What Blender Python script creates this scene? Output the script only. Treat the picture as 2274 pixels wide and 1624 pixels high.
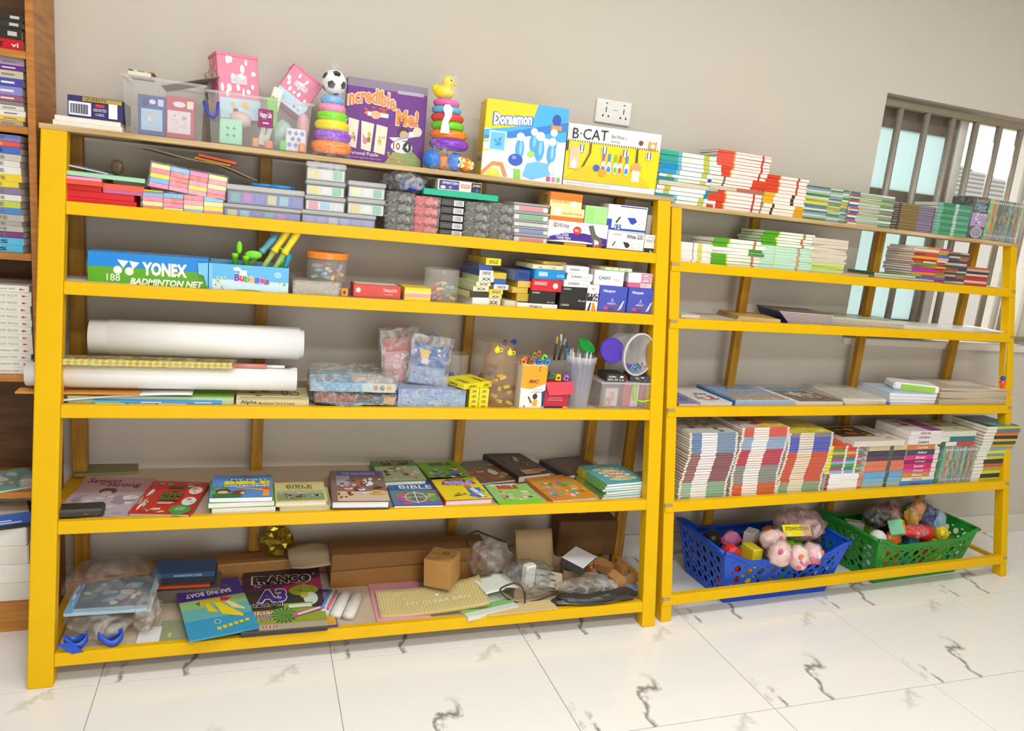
import bpy, bmesh, math, random
from mathutils import Vector, Matrix, noise
for o in list(bpy.data.objects): bpy.data.objects.remove(o)
SC = bpy.context.scene
COL = SC.collection

# ---------------------------------------------------------------- camera, world, lights, exposure
CAM = (0.50279, -2.17566, 1.43653)
PITCH, ROLL, YAW, FPX = -0.19552, -0.09937, -0.34621, 1649.835
W0, H0 = 2274, 1624
RM = Matrix.Rotation(YAW, 3, 'Z') @ Matrix.Rotation(PITCH, 3, 'X') @ Matrix.Rotation(ROLL, 3, 'Y')
cam = bpy.data.cameras.new('camera'); co = bpy.data.objects.new('camera', cam); COL.objects.link(co)
cam.sensor_width = 36; cam.sensor_fit = 'HORIZONTAL'; cam.lens = 36 * FPX / W0; cam.clip_start = 0.02
co.matrix_world = Matrix.Translation(CAM) @ (RM @ Matrix.Rotation(math.pi / 2, 3, 'X')).to_4x4()
SC.camera = co
wd = bpy.data.worlds.new('sky'); SC.world = wd; wd.use_nodes = True
bg = wd.node_tree.nodes['Background']; bg.inputs[0].default_value = (0.93, 0.97, 1.0, 1); bg.inputs[1].default_value = 1.5
sun = bpy.data.lights.new('sun', 'SUN'); so = bpy.data.objects.new('sun', sun); COL.objects.link(so)
sun.energy = 3.5; sun.angle = 0.05; sun.color = (1, .95, .86)
so.rotation_euler = Vector((0.12, -1, -0.80)).to_track_quat('-Z', 'Y').to_euler()
for i, (lx, ly, pw, sx, sy) in enumerate(((0.2, -0.95, 19, 1.3, .35), (2.0, -0.95, 19, 1.3, .35), (3.9, -0.95, 13, 1.3, .35), (1.2, -2.9, 62, 1.3, .35))):
    l = bpy.data.lights.new('ceiling_lamp_light', 'AREA'); o = bpy.data.objects.new('ceiling_lamp_light', l); COL.objects.link(o)
    l.shape = 'RECTANGLE'; l.size = sx; l.size_y = sy; l.energy = pw; l.color = (.92, .965, 1); o.location = (lx, ly, 2.86)
l = bpy.data.lights.new('added_fill_light', 'AREA'); o = bpy.data.objects.new('added_fill_light', l); COL.objects.link(o)   # added fill light at an invented doorway behind the camera, brightens the shelf backs
l.shape = 'RECTANGLE'; l.size = 2.2; l.size_y = 2.1; l.energy = 50; l.color = (.96, .98, 1); o.location = (1.3, -4.66, 1.12); o.rotation_euler = (math.pi / 2, 0, 0)
SC.view_settings.view_transform = 'Standard'; SC.view_settings.look = 'None'; SC.view_settings.gamma = 1
SC.view_settings.exposure = -0.08; SC.view_settings.use_curve_mapping = False

# ---------------------------------------------------------------- helpers
def lin(h):
    h = h.lstrip('#'); r = []
    for i in (0, 2, 4):
        c = int(h[i:i + 2], 16) / 255; r.append(c / 12.92 if c <= .04045 else ((c + .055) / 1.055) ** 2.4)
    return (*r, 1)
MATS = {}
def mat(h, rough=.5, metal=0, var=.06, scale=30, bump=0, spec=.5, coat=0):
    k = (h, rough, metal, var, scale, bump, coat, spec)
    if k in MATS: return MATS[k]
    m = bpy.data.materials.new('paint_' + h.lstrip('#')); m.use_nodes = True; nt = m.node_tree; b = nt.nodes['Principled BSDF']
    b.inputs['Roughness'].default_value = rough; b.inputs['Metallic'].default_value = metal; b.inputs['Coat Weight'].default_value = coat; b.inputs['Specular IOR Level'].default_value = spec
    c = lin(h)
    tc = nt.nodes.new('ShaderNodeTexCoord'); n = nt.nodes.new('ShaderNodeTexNoise'); n.inputs['Scale'].default_value = scale
    n.inputs['Detail'].default_value = 2
    mx = nt.nodes.new('ShaderNodeMix'); mx.data_type = 'RGBA'
    mx.inputs['A'].default_value = (*[x * (1 - var) for x in c[:3]], 1); mx.inputs['B'].default_value = (*[min(1, x * (1 + var)) for x in c[:3]], 1)
    nt.links.new(tc.outputs['Object'], n.inputs['Vector']); nt.links.new(n.outputs['Fac'], mx.inputs['Factor']); nt.links.new(mx.outputs['Result'], b.inputs['Base Color'])
    if bump:
        bp = nt.nodes.new('ShaderNodeBump'); bp.inputs['Strength'].default_value = bump; bp.inputs['Distance'].default_value = .002
        nt.links.new(n.outputs['Fac'], bp.inputs['Height']); nt.links.new(bp.outputs['Normal'], b.inputs['Normal'])
    MATS[k] = m; return m
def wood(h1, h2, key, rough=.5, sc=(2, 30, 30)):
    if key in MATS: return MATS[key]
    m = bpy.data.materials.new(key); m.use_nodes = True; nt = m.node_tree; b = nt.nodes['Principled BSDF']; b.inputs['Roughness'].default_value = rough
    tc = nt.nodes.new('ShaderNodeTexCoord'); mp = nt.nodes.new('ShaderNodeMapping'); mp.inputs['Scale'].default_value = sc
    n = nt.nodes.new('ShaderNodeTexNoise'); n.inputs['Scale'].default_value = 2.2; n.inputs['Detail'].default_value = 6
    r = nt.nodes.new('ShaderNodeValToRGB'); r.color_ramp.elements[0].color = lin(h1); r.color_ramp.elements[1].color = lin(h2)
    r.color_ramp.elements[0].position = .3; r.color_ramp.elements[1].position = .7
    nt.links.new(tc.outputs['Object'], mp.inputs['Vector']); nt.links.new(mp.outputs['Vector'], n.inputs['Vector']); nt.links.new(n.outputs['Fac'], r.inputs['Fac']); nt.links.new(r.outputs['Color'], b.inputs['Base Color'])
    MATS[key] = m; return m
def clear(key, tint='ffffff', opac=.15, rough=.12, wr=0, wsc=25):
    """thin clear plastic: mostly see-through, with a glossy film on it; wr = wrinkle strength"""
    key = 'plastic_' + key
    if key in MATS: return MATS[key]
    m = bpy.data.materials.new(key); m.use_nodes = True; nt = m.node_tree; b = nt.nodes['Principled BSDF']; out = nt.nodes['Material Output']
    b.inputs['Base Color'].default_value = lin(tint); b.inputs['Roughness'].default_value = rough
    t = nt.nodes.new('ShaderNodeBsdfTransparent'); t.inputs[0].default_value = tuple(.5 + .5 * x for x in lin(tint)[:3]) + (1,)
    mx = nt.nodes.new('ShaderNodeMixShader'); mx.inputs[0].default_value = opac
    nt.links.new(t.outputs[0], mx.inputs[1]); nt.links.new(b.outputs[0], mx.inputs[2]); nt.links.new(mx.outputs[0], out.inputs[0])
    if wr:
        tc = nt.nodes.new('ShaderNodeTexCoord'); n = nt.nodes.new('ShaderNodeTexNoise'); n.inputs['Scale'].default_value = wsc; n.inputs['Detail'].default_value = 4; n.inputs['Distortion'].default_value = 1.5
        bp = nt.nodes.new('ShaderNodeBump'); bp.inputs['Strength'].default_value = wr; bp.inputs['Distance'].default_value = .01
        nt.links.new(tc.outputs['Object'], n.inputs['Vector']); nt.links.new(n.outputs['Fac'], bp.inputs['Height']); nt.links.new(bp.outputs['Normal'], b.inputs['Normal'])
        cr = nt.nodes.new('ShaderNodeMapRange'); cr.inputs[1].default_value = .42; cr.inputs[2].default_value = .72; cr.inputs[3].default_value = opac * .45; cr.inputs[4].default_value = min(1, opac * 2.2)
        nt.links.new(n.outputs['Fac'], cr.inputs[0]); nt.links.new(cr.outputs[0], mx.inputs[0])
    MATS[key] = m; return m
def M(x): return mat(x) if isinstance(x, str) else x

def mesh(name, verts, faces, mats, midx=None, smooth=False):
    me = bpy.data.meshes.new(name); me.from_pydata([tuple(v) for v in verts], [], faces)
    for m in (mats if isinstance(mats, (list, tuple)) else [mats]): me.materials.append(M(m))
    if midx: me.polygons.foreach_set('material_index', midx)
    if smooth: me.polygons.foreach_set('use_smooth', [True] * len(me.polygons))
    me.update(); return me
def ob(name, me, parent=None, loc=(0, 0, 0), rot=(0, 0, 0), label=None):
    o = bpy.data.objects.new(name, me); COL.objects.link(o); o.location = loc; o.rotation_euler = rot
    if parent: o.parent = parent
    if label: o['label'] = label
    return o
USED = set()
def tag(o, label, cat, group=None):
    o['label'] = label; o['category'] = cat
    if group: o['group'] = group
    return o
def struct(o): o['kind'] = 'structure'; return o
class G:
    """collects verts / faces / material indices for one mesh"""
    def __init__(s): s.v = []; s.f = []; s.m = []; s.mats = []
    def mi(s, m):
        m = M(m)
        if m not in s.mats: s.mats.append(m)
        return s.mats.index(m)
    def add(s, v, f, m):
        b = len(s.v); k = s.mi(m); s.v += [tuple(x) for x in v]; s.f += [tuple(i + b for i in q) for q in f]; s.m += [k] * len(f)
    def box(s, x0, x1, y0, y1, z0, z1, m, c=0):
        if c <= 0:
            s.add([(x, y, z) for z in (z0, z1) for y in (y0, y1) for x in (x0, x1)], [(0, 2, 3, 1), (4, 5, 7, 6), (0, 1, 5, 4), (2, 6, 7, 3), (0, 4, 6, 2), (1, 3, 7, 5)], m); return
        v, f = cbv(x0, x1, y0, y1, z0, z1, c); s.add(v, f, m)
    def hexa(s, p, m):  # 8 points: bottom 4 (x0y0,x1y0,x0y1,x1y1), top 4
        s.add(p, [(0, 2, 3, 1), (4, 5, 7, 6), (0, 1, 5, 4), (2, 6, 7, 3), (0, 4, 6, 2), (1, 3, 7, 5)], m)
    def lathe(s, prof, n, m, cx=0, cy=0, axis='z', cap=True, z0=0):
        v = []; f = []
        for r, z in prof:
            for k in range(n):
                a = 2 * math.pi * k / n; p = (r * math.cos(a), r * math.sin(a), z)
                if axis == 'x': p = (p[2], p[0], p[1])
                if axis == 'y': p = (p[0], p[2], p[1])
                v.append((p[0] + cx, p[1] + cy, p[2] + z0))
        for j in range(len(prof) - 1):
            for k in range(n): f.append((j * n + k, j * n + (k + 1) % n, (j + 1) * n + (k + 1) % n, (j + 1) * n + k))
        if cap: f.append(tuple(range(n))[::-1]); f.append(tuple((len(prof) - 1) * n + k for k in range(n)))
        s.add(v, f, m)
    def tube(s, pts, r, m, n=8):
        pts = [Vector(p) for p in pts]; v = []; f = []
        for i, p in enumerate(pts):
            d = (pts[min(i + 1, len(pts) - 1)] - pts[max(i - 1, 0)]).normalized(); a = d.orthogonal().normalized()
            if i:
                a = (pa - d * pa.dot(d)).normalized()
            pa = a; b = d.cross(a); rr = r[i] if isinstance(r, (list, tuple)) else r
            for k in range(n):
                t = 2 * math.pi * k / n; v.append(p + a * math.cos(t) * rr + b * math.sin(t) * rr)
        for j in range(len(pts) - 1):
            for k in range(n): f.append((j * n + k, j * n + (k + 1) % n, (j + 1) * n + (k + 1) % n, (j + 1) * n + k))
        f.append(tuple(range(n))[::-1]); f.append(tuple((len(pts) - 1) * n + k for k in range(n))); s.add(v, f, m)
    def ball(s, c, r, m, n=12, sc=(1, 1, 1)):
        v = []; f = []; h = n // 2
        for j in range(h + 1):
            t = math.pi * j / h
            for k in range(n):
                a = 2 * math.pi * k / n; v.append((c[0] + r * sc[0] * math.sin(t) * math.cos(a), c[1] + r * sc[1] * math.sin(t) * math.sin(a), c[2] - r * sc[2] * math.cos(t)))
        for j in range(h):
            for k in range(n): f.append((j * n + k, j * n + (k + 1) % n, (j + 1) * n + (k + 1) % n, (j + 1) * n + k))
        s.add(v, f, m)
    def mesh(s, name, smooth=False): return mesh(name, s.v, s.f, s.mats, s.m, smooth)
def cbv(x0, x1, y0, y1, z0, z1, c):
    c = min(c, (x1 - x0) * .3, (y1 - y0) * .3, (z1 - z0) * .3); X = (x0, x1); Y = (y0, y1); Z = (z0, z1); v = []; idx = {}
    for i in (0, 1):
        for j in (0, 1):
            for k in (0, 1):
                sx, sy, sz = (c if i == 0 else -c), (c if j == 0 else -c), (c if k == 0 else -c)
                idx[i, j, k] = len(v)
                v += [(X[i], Y[j] + sy, Z[k] + sz), (X[i] + sx, Y[j], Z[k] + sz), (X[i] + sx, Y[j] + sy, Z[k])]
    f = []; A = lambda i, j, k, n: idx[i, j, k] + n
    for i in (0, 1):
        q = [A(i, 0, 0, 0), A(i, 1, 0, 0), A(i, 1, 1, 0), A(i, 0, 1, 0)]; f.append(q if i else q[::-1])
        q = [A(0, i, 0, 1), A(1, i, 0, 1), A(1, i, 1, 1), A(0, i, 1, 1)]; f.append(q[::-1] if i else q)
        q = [A(0, 0, i, 2), A(1, 0, i, 2), A(1, 1, i, 2), A(0, 1, i, 2)]; f.append(q if i else q[::-1])
        for j in (0, 1):
            f.append([A(i, j, 0, 0), A(i, j, 1, 0), A(i, j, 1, 1), A(i, j, 0, 1)]); f.append([A(i, 0, j, 0), A(i, 1, j, 0), A(i, 1, j, 2), A(i, 0, j, 2)])
            f.append([A(0, i, j, 1), A(1, i, j, 1), A(1, i, j, 2), A(0, i, j, 2)])
            for k in (0, 1): f.append([A(i, j, k, 0), A(i, j, k, 1), A(i, j, k, 2)])
    return v, [tuple(q) for q in f]

# text outlines from Blender's built-in font, cached as flat polygons
TX = {}
def text_mesh(s, bold=0.0, shear=0.0):
    k = (s, bold, shear)
    if k in TX: return TX[k]
    c = bpy.data.curves.new('t', 'FONT'); c.body = s; c.size = 1; c.offset = bold; c.shear = shear; c.resolution_u = 2
    o = bpy.data.objects.new('t', c); COL.objects.link(o)
    me = bpy.data.meshes.new_from_object(o.evaluated_get(bpy.context.evaluated_depsgraph_get()))
    v = [(p.co.x, p.co.y) for p in me.vertices]; f = [tuple(p.vertices) for p in me.polygons]
    bpy.data.objects.remove(o); bpy.data.curves.remove(c); bpy.data.meshes.remove(me)
    x0 = min(p[0] for p in v); x1 = max(p[0] for p in v); y0 = min(p[1] for p in v); y1 = max(p[1] for p in v)
    TX[k] = ([((p[0] - x0) / (x1 - x0 + 1e-9), (p[1] - y0) / (y1 - y0 + 1e-9)) for p in v], f); return TX[k]

def prints(parent, fr, shapes, name='printed_face', rough=.4):
    """flat print on a face. fr=(origin,uvec,vvec,normal) in the parent's space, shapes in 0..1 of the face"""
    o0, U, V, N = [Vector(x) for x in fr]; g = G(); lay = [.0004]
    def put(pts, faces, col, step=.00008):
        lay[0] += step; g.add([o0 + U * x + V * y + N * lay[0] for x, y in pts], faces, mat(col, rough, var=.03))
    def ell(cx, cy, rx, ry, n=16, a0=0): return [(cx + rx * math.cos(2 * math.pi * k / n + a0), cy + ry * math.sin(2 * math.pi * k / n + a0)) for k in range(n)]
    for s in shapes:
        t = s[0]
        if t == 'r': put([(s[1], s[2]), (s[3], s[2]), (s[3], s[4]), (s[1], s[4])], [(0, 1, 2, 3)], s[5])
        elif t == 'e': put(ell(*s[1:5]), [tuple(range(16))], s[5])
        elif t == 'p': put(s[1], [tuple(range(len(s[1])))], s[2])
        elif t == 't':
            opt = s[7] if len(s) > 7 else {}
            v, f = text_mesh(s[1], opt.get('b', .02), opt.get('s', 0))
            x0, y0, x1, y1 = s[2:6]
            if opt.get('flip'): x0, x1, y0, y1 = x1, x0, y1, y0
            sl = opt.get('sl', 0)
            P = [(x0 + (x1 - x0) * a, y0 + (y1 - y0) * b + sl * a + opt.get('arc', 0) * (1 - (2 * a - 1) ** 2)) for a, b in v]
            if opt.get('o'):
                v2, f2 = text_mesh(s[1], opt.get('b', .02) + opt.get('ow', .05), opt.get('s', 0)); e = .03
                put([(x0 + (x1 - x0) * (a * (1 + 2 * e) - e), y0 + (y1 - y0) * (b * (1 + 4 * e) - 2 * e) + sl * a + opt.get('arc', 0) * (1 - (2 * a - 1) ** 2)) for a, b in v2], f2, opt['o'])
            put(P, f, s[6])
        elif t == 'a':
            x0, y0, x1, y1, cols, n, seed = s[1:8]; rn = random.Random(seed); big = s[8] if len(s) > 8 else .22
            for i in range(n):
                k = big * (1 - .6 * i / n); rx = (x1 - x0) * rn.uniform(.35, 1) * k; ry = (y1 - y0) * rn.uniform(.35, 1) * k
                cx = rn.uniform(x0 + rx, x1 - rx); cy = rn.uniform(y0 + ry, y1 - ry); q = rn.randint(5, 9); a0 = rn.random() * 6
                put([(cx + rx * rn.uniform(.65, 1) * math.cos(2 * math.pi * j / q + a0), cy + ry * rn.uniform(.65, 1) * math.sin(2 * math.pi * j / q + a0)) for j in range(q)], [tuple(range(q))], rn.choice(cols), .00003)
    return ob(name, g.mesh(name), parent)
def face(w, d, h, side):
    if side == 'front': return ((-w / 2, -d / 2, 0), (w, 0, 0), (0, 0, h), (0, -1, 0))
    if side == 'top': return ((-w / 2, -d / 2, h), (w, 0, 0), (0, d, 0), (0, 0, 1))
    if side == 'left': return ((-w / 2, d / 2, 0), (0, -d, 0), (0, 0, h), (-1, 0, 0))
    if side == 'right': return ((w / 2, -d / 2, 0), (0, d, 0), (0, 0, h), (1, 0, 0))

# ---------------------------------------------------------------- pixel -> place on a plane of a rack
U2O = Vector((2.03846, 0.0227, 0)); U2Y = 0.05095
def ray(u, v): return RM @ Vector(((u - W0 / 2) / FPX, 1, -(v - H0 / 2) / FPX))
RZ2 = Matrix.Rotation(-U2Y, 3, 'Z')
def PY(un, u, v, y):
    d = ray(u, v); c = Vector(CAM)
    if un == 2: d = RZ2 @ d; c = RZ2 @ (c - U2O)
    return c + d * ((y - c.y) / d.y)
def PZ(un, u, v, z):
    d = ray(u, v); c = Vector(CAM)
    if un == 2: d = RZ2 @ d; c = RZ2 @ (c - U2O)
    return c + d * ((z - c.z) / d.z)
def toW(un, p):
    p = Vector(p); return p if un == 1 else Matrix.Rotation(U2Y, 3, 'Z') @ p + U2O
S1, S2 = 0.19236, 0.19985
Z1 = [1.56775, 1.36036, 1.13796, .79306, .46664, .09416]
Z2 = [1.54846, 1.33658, 1.12668, .79816, .44582, .0981]
WALLY = .57; DEEP = .545
class Shelf:
    def __init__(s, un, i):
        s.un = un; s.rail = (Z1 if un == 1 else Z2)[i]; s.z = s.rail - (.008 if i else 0); s.y = (S1 if un == 1 else S2) * s.rail + (.02 if i else .004)
    def x(s, u, v, off=0): return PY(s.un, u, v, s.y + off).x
    def zz(s, u, v, off=0): return PY(s.un, u, v, s.y + off).z
    def rz(s): return U2Y if s.un == 2 else 0
A = [None] + [Shelf(1, i) for i in range(6)]; B = [None] + [Shelf(2, i) for i in range(6)]
NUM = ['lowest', 'second', 'third', 'fourth', 'fifth', 'sixth', 'seventh', 'eighth', 'ninth', 'tenth', 'eleventh', 'twelfth', 'thirteenth', 'fourteenth', 'fifteenth', 'sixteenth', 'seventeenth', 'eighteenth', 'nineteenth', 'twentieth', 'twenty-first', 'twenty-second', 'twenty-third', 'twenty-fourth', 'twenty-fifth', 'twenty-sixth', 'twenty-seventh', 'twenty-eighth', 'twenty-ninth', 'thirtieth']
# ---------------------------------------------------------------- the room
WALL = mat('d0c7b9', .85, var=.02, scale=6, bump=.1)
YEL = mat('e6b400', .45, var=.05, scale=14, bump=.12, spec=.22)
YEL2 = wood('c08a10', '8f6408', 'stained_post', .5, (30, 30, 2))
PLY = wood('d9bd8c', 'b08f5c', 'bare_plank', .6)
PLYB = mat('c9b49a', .7)
RX0, RX1, RY0, CEIL = -3.0, 6.6, -4.6, 2.95
WX0, WX1, WZ0, WZ1 = 3.115, 4.36, 1.03, 2.135
g = G()
for a in ((RX0, WX0, 0, CEIL), (WX1, RX1, 0, CEIL), (WX0, WX1, 0, WZ0), (WX0, WX1, WZ1, CEIL)):
    g.box(a[0], a[1], WALLY, WALLY + .2, a[2], a[3], WALL)
wall_back = struct(ob('wall_back', g.mesh('wall_back')))
for n, a in (('wall_left', (RX0 - .15, RX0, RY0, WALLY + .2, 0, CEIL)), ('wall_right', (RX1, RX1 + .15, RY0, WALLY + .2, 0, CEIL)), ('ceiling', (RX0 - .15, RX1 + .15, RY0 - .15, WALLY + .2, CEIL, CEIL + .12))):
    g = G(); g.box(*a, mat('d2c6b6', .9, var=.02, scale=5) if n != 'ceiling' else mat('e6e1d8', .9, var=.02, scale=5)); struct(ob(n, g.mesh(n)))
g = G()
for a in ((RX0 - .15, .15, 0, CEIL), (2.45, RX1 + .15, 0, CEIL), (.15, 2.45, 2.2, CEIL)): g.box(a[0], a[1], RY0 - .15, RY0, a[2], a[3], mat('d2c6b6', .9, var=.02, scale=5))  # unseen front wall, its opening invented for the fill light
struct(ob('wall_front', g.mesh('wall_front')))
g = G()
for a in ((.15, .21, 0, 2.2), (2.39, 2.45, 0, 2.2), (.21, 2.39, 2.14, 2.2)): g.box(a[0], a[1], RY0 - .12, RY0 + .02, a[2], a[3], mat('b8b4ae', .4, .4), .003)
struct(ob('added_doorway_1', g.mesh('added_doorway_1')))  # frame of the invented doorway, added around the fill light
# floor: marble-look porcelain tiles with recessed grout
def marble():
    m = bpy.data.materials.new('marble_tile'); m.use_nodes = True; nt = m.node_tree; b = nt.nodes['Principled BSDF']; N = nt.nodes.new; Lk = nt.links.new
    b.inputs['Roughness'].default_value = .14
    tc = N('ShaderNodeTexCoord'); oi = N('ShaderNodeObjectInfo'); ad = N('ShaderNodeVectorMath'); ad.operation = 'ADD'
    Lk(tc.outputs['Object'], ad.inputs[0]); ad.inputs[1].default_value = (.07, .02, 0)
    mp = N('ShaderNodeMapping'); mp.inputs['Rotation'].default_value = (0, 0, -.85); mp.inputs['Scale'].default_value = (.8, .42, 1); Lk(ad.outputs[0], mp.inputs[0])
    n = N('ShaderNodeTexNoise'); n.inputs['Scale'].default_value = 1.35; n.inputs['Detail'].default_value = 9; n.inputs['Roughness'].default_value = .58; n.inputs['Distortion'].default_value = .35; Lk(mp.outputs[0], n.inputs['Vector'])
    s = N('ShaderNodeMath'); s.operation = 'SUBTRACT'; s.inputs[1].default_value = .5; Lk(n.outputs['Fac'], s.inputs[0])
    a = N('ShaderNodeMath'); a.operation = 'ABSOLUTE'; Lk(s.outputs[0], a.inputs[0])
    r = N('ShaderNodeMapRange'); r.inputs[1].default_value = 0; r.inputs[2].default_value = .013; r.inputs[3].default_value = 1; r.inputs[4].default_value = 0; Lk(a.outputs[0], r.inputs[0])
    n2 = N('ShaderNodeTexNoise'); n2.inputs['Scale'].default_value = 2.0; n2.inputs['Detail'].default_value = 2; Lk(ad.outputs[0], n2.inputs['Vector'])
    r2 = N('ShaderNodeMapRange'); r2.inputs[1].default_value = .42; r2.inputs[2].default_value = .56; Lk(n2.outputs['Fac'], r2.inputs[0])
    mu = N('ShaderNodeMath'); mu.operation = 'MULTIPLY'; Lk(r.outputs[0], mu.inputs[0]); Lk(r2.outputs[0], mu.inputs[1])
    mx = N('ShaderNodeMix'); mx.data_type = 'RGBA'; mx.inputs['A'].default_value = lin('f7f4ee'); mx.inputs['B'].default_value = lin('86827a'); Lk(mu.outputs[0], mx.inputs['Factor'])
    Lk(mx.outputs['Result'], b.inputs['Base Color']); return m
MARB = marble()
g = G(); g.box(RX0, RX1, RY0, WALLY + .02, -.1, -.0025, mat('b9b2a6', .9)); floor = struct(ob('floor', g.mesh('floor')))
TXP, TYP = .662, .5
g = G(); g.box(-TXP / 2 + .0012, TXP / 2 - .0012, -TYP / 2 + .0012, TYP / 2 - .0012, -.0024, 0, MARB, .0008); tm = g.mesh('tile')
i = 0
for a in range(-4, 10):
    for b in range(-8, 2):
        x = .115 + TXP * (a + .5); y = -.005 + TYP * (b + .5)
        if x > RX0 + .3 and x < RX1 - .3: ob('tile', tm, floor, (x, y, 0))
# tile skirting along the back wall
sk = G(); sk.box(RX0, RX1, WALLY - .008, WALLY, 0, .002, mat('cfc8bd', .5)); base = struct(ob('baseboard_back', sk.mesh('baseboard_back')))
g = G(); g.box(-.33 + .0012, .33 - .0012, -.010, 0, .001, .10, mat('ddd6ca', .25, var=.03, scale=5), .0015); bm_ = g.mesh('skirting_tile')
for a in range(-4, 10): ob('skirting_tile', bm_, base, (.115 + TXP * (a + .5), WALLY, 0))

# window in the back wall
ALU = mat('8d8172', .4, .3); WHT = mat('e9e4da', .45); BAR = mat('a39a8c', .45, .3, var=.2, scale=60)
win = bpy.data.objects.new('window_1', None); COL.objects.link(win); win.location = (WX0, WALLY, WZ0); struct(win)
WW, WH = WX1 - WX0, WZ1 - WZ0
g = G()
for a in ((0, WW, WH - .03, WH), (0, WW, 0, .03), (0, .03, .03, WH - .03), (WW - .03, WW, .03, WH - .03)): g.box(a[0], a[1], .09, .15, a[2], a[3], WHT, .003)
ob('window_frame', g.mesh('window_frame'), win)
g = G(); g.box(-.0, WW, -.02, .09, -.02, .012, mat('e2dccf', .5), .003); ob('window_sill', g.mesh('window_sill'), win)
g = G(); g.box(0, WW, .03, .06, WH - .045, WH - .02, mat('8c7f68', .6), .002); g.box(0, WW, .03, .06, .03, .055, mat('8c7f68', .6), .002); ob('grille_rail', g.mesh('grille_rail'), win)
sash = bpy.data.objects.new('sash', None); COL.objects.link(sash); sash.parent = win
g = G(); SWX = .56
g.box(.03, SWX, .10, .13, WH - .12, WH - .03, ALU, .003); g.box(.03, SWX, .10, .13, .03, .10, ALU, .003); g.box(.03, .07, .10, .13, .1, WH - .12, ALU, .003); g.box(SWX - .05, SWX, .10, .13, .1, WH - .12, ALU, .003); g.box(.07, SWX - .05, .10, .13, .66, .71, ALU, .003)
ob('sash_frame', g.mesh('sash_frame'), sash)
def frosted():
    m = bpy.data.materials.new('frosted_glass'); m.use_nodes = True; nt = m.node_tree; b = nt.nodes['Principled BSDF']; b.inputs['Base Color'].default_value = lin('cfe4e6'); b.inputs['Roughness'].default_value = .3
    t = nt.nodes.new('ShaderNodeBsdfTranslucent'); t.inputs[0].default_value = lin('dcebec'); mx = nt.nodes.new('ShaderNodeMixShader'); mx.inputs[0].default_value = .75
    nt.links.new(b.outputs[0], mx.inputs[1]); nt.links.new(t.outputs[0], mx.inputs[2]); nt.links.new(mx.outputs[0], nt.nodes['Material Output'].inputs[0]); return m
FROST = frosted()
for z0, z1 in ((.10, .66), (.71, WH - .12)):
    g = G(); g.box(.07, SWX - .05, .112, .118, z0, z1, FROST); ob('pane', g.mesh('pane'), sash)
g = G(); g.box(SWX, SWX + .05, .09, .15, .03, WH - .03, WHT, .003); g.box(WW - .22, WW - .17, .09, .14, .03, WH - .03, WHT, .003); ob('mullion', g.mesh('mullion'), win)
g = G(); g.lathe([(.0155, .03), (.0155, WH - .03)], 10, BAR); pm = g.mesh('bar', True)
for px in (1999, 2058, 2114, 2166, 2217, 2263, 2312):
    x = PY(1, px, 250 + (px - 2000) * .22, WALLY + .045).x
    ob('security_bar', pm, win, (x - WX0, .045, 0))

# neighbouring house seen through the window
nb = bpy.data.objects.new('neighbour_house', None); COL.objects.link(nb); tag(nb, 'neighbouring house with grey gabled roof seen through the barred window', 'house')
c0 = PY(1, 2175, 440, 8); c1 = PY(1, 2245, 330, 8); nb.location = (c0.x, 8, -.2)
rp = c1.z + .2; g = G(); g.box(-2.6, 3.2, 0, 5, 0, c0.z + .1, mat('dcd6cc', .9)); ob('house_wall', g.mesh('house_wall'), nb)
g = G(); n = 9
for k in range(n):
    z0 = c0.z + .2 - .15 + (rp - c0.z - .05) * k / n; z1 = c0.z + .05 + (rp - c0.z - .05) * (k + 1) / n; y0 = -.3 + 2.6 * k / n; y1 = -.3 + 2.6 * (k + 1) / n
    x0 = -2.9 + 1.6 * k / n; x1 = 3.5 - 2.3 * k / n
    g.hexa([(x0, y0, z0), (x1, y0, z0), (x0, y1, z1 - .03), (x1, y1, z1 - .03), (x0, y0, z0 + .05), (x1, y0, z0 + .05), (x0, y1, z1 + .02), (x1, y1, z1 + .02)], mat('9a958d', .8))
ob('roof', g.mesh('roof'), nb)
g = G(); g.box(-14, 18, WALLY + .25, 16, -.35, -.2, mat('b7aa98', .95)); gr = ob('yard_ground', g.mesh('yard_ground')); struct(gr)

# double socket on the wall
sk = bpy.data.objects.new('wall_socket', None); COL.objects.link(sk)
p0 = PY(1, 1324, 242, WALLY - .01); p1 = PY(1, 1401, 257, WALLY - .01); sw = p1.x - p0.x; sk.location = ((p0.x + p1.x) / 2, WALLY, (p0.z + p1.z) / 2)
tag(sk, 'white double wall socket with black pin holes above the boxed toys', 'socket')
g = G(); g.box(-sw / 2, sw / 2, -.011, 0, -.044, .044, mat('f1eee8', .35), .003); ob('face_plate', g.mesh('face_plate'), sk)
fr = ((-sw / 2, -.011, -.044), (sw, 0, 0), (0, 0, .088), (0, -1, 0))
sh = []
for cx in (.28, .78):
    sh += [('r', cx - .012, .46, cx + .012, .68, '1c1a19'), ('p', [(cx - .11, .27), (cx - .05, .27), (cx - .07, .38)], '1c1a19'), ('p', [(cx + .05, .27), (cx + .11, .27), (cx + .07, .38)], '1c1a19'), ('r', cx - .03, .82, cx + .03, .86, '55504c')]
sh.append(('r', .47, .58, .6, .60, '9a948c')); o = prints(sk, fr, sh, 'pin_holes'); o['kind'] = 'stuff'

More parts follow.
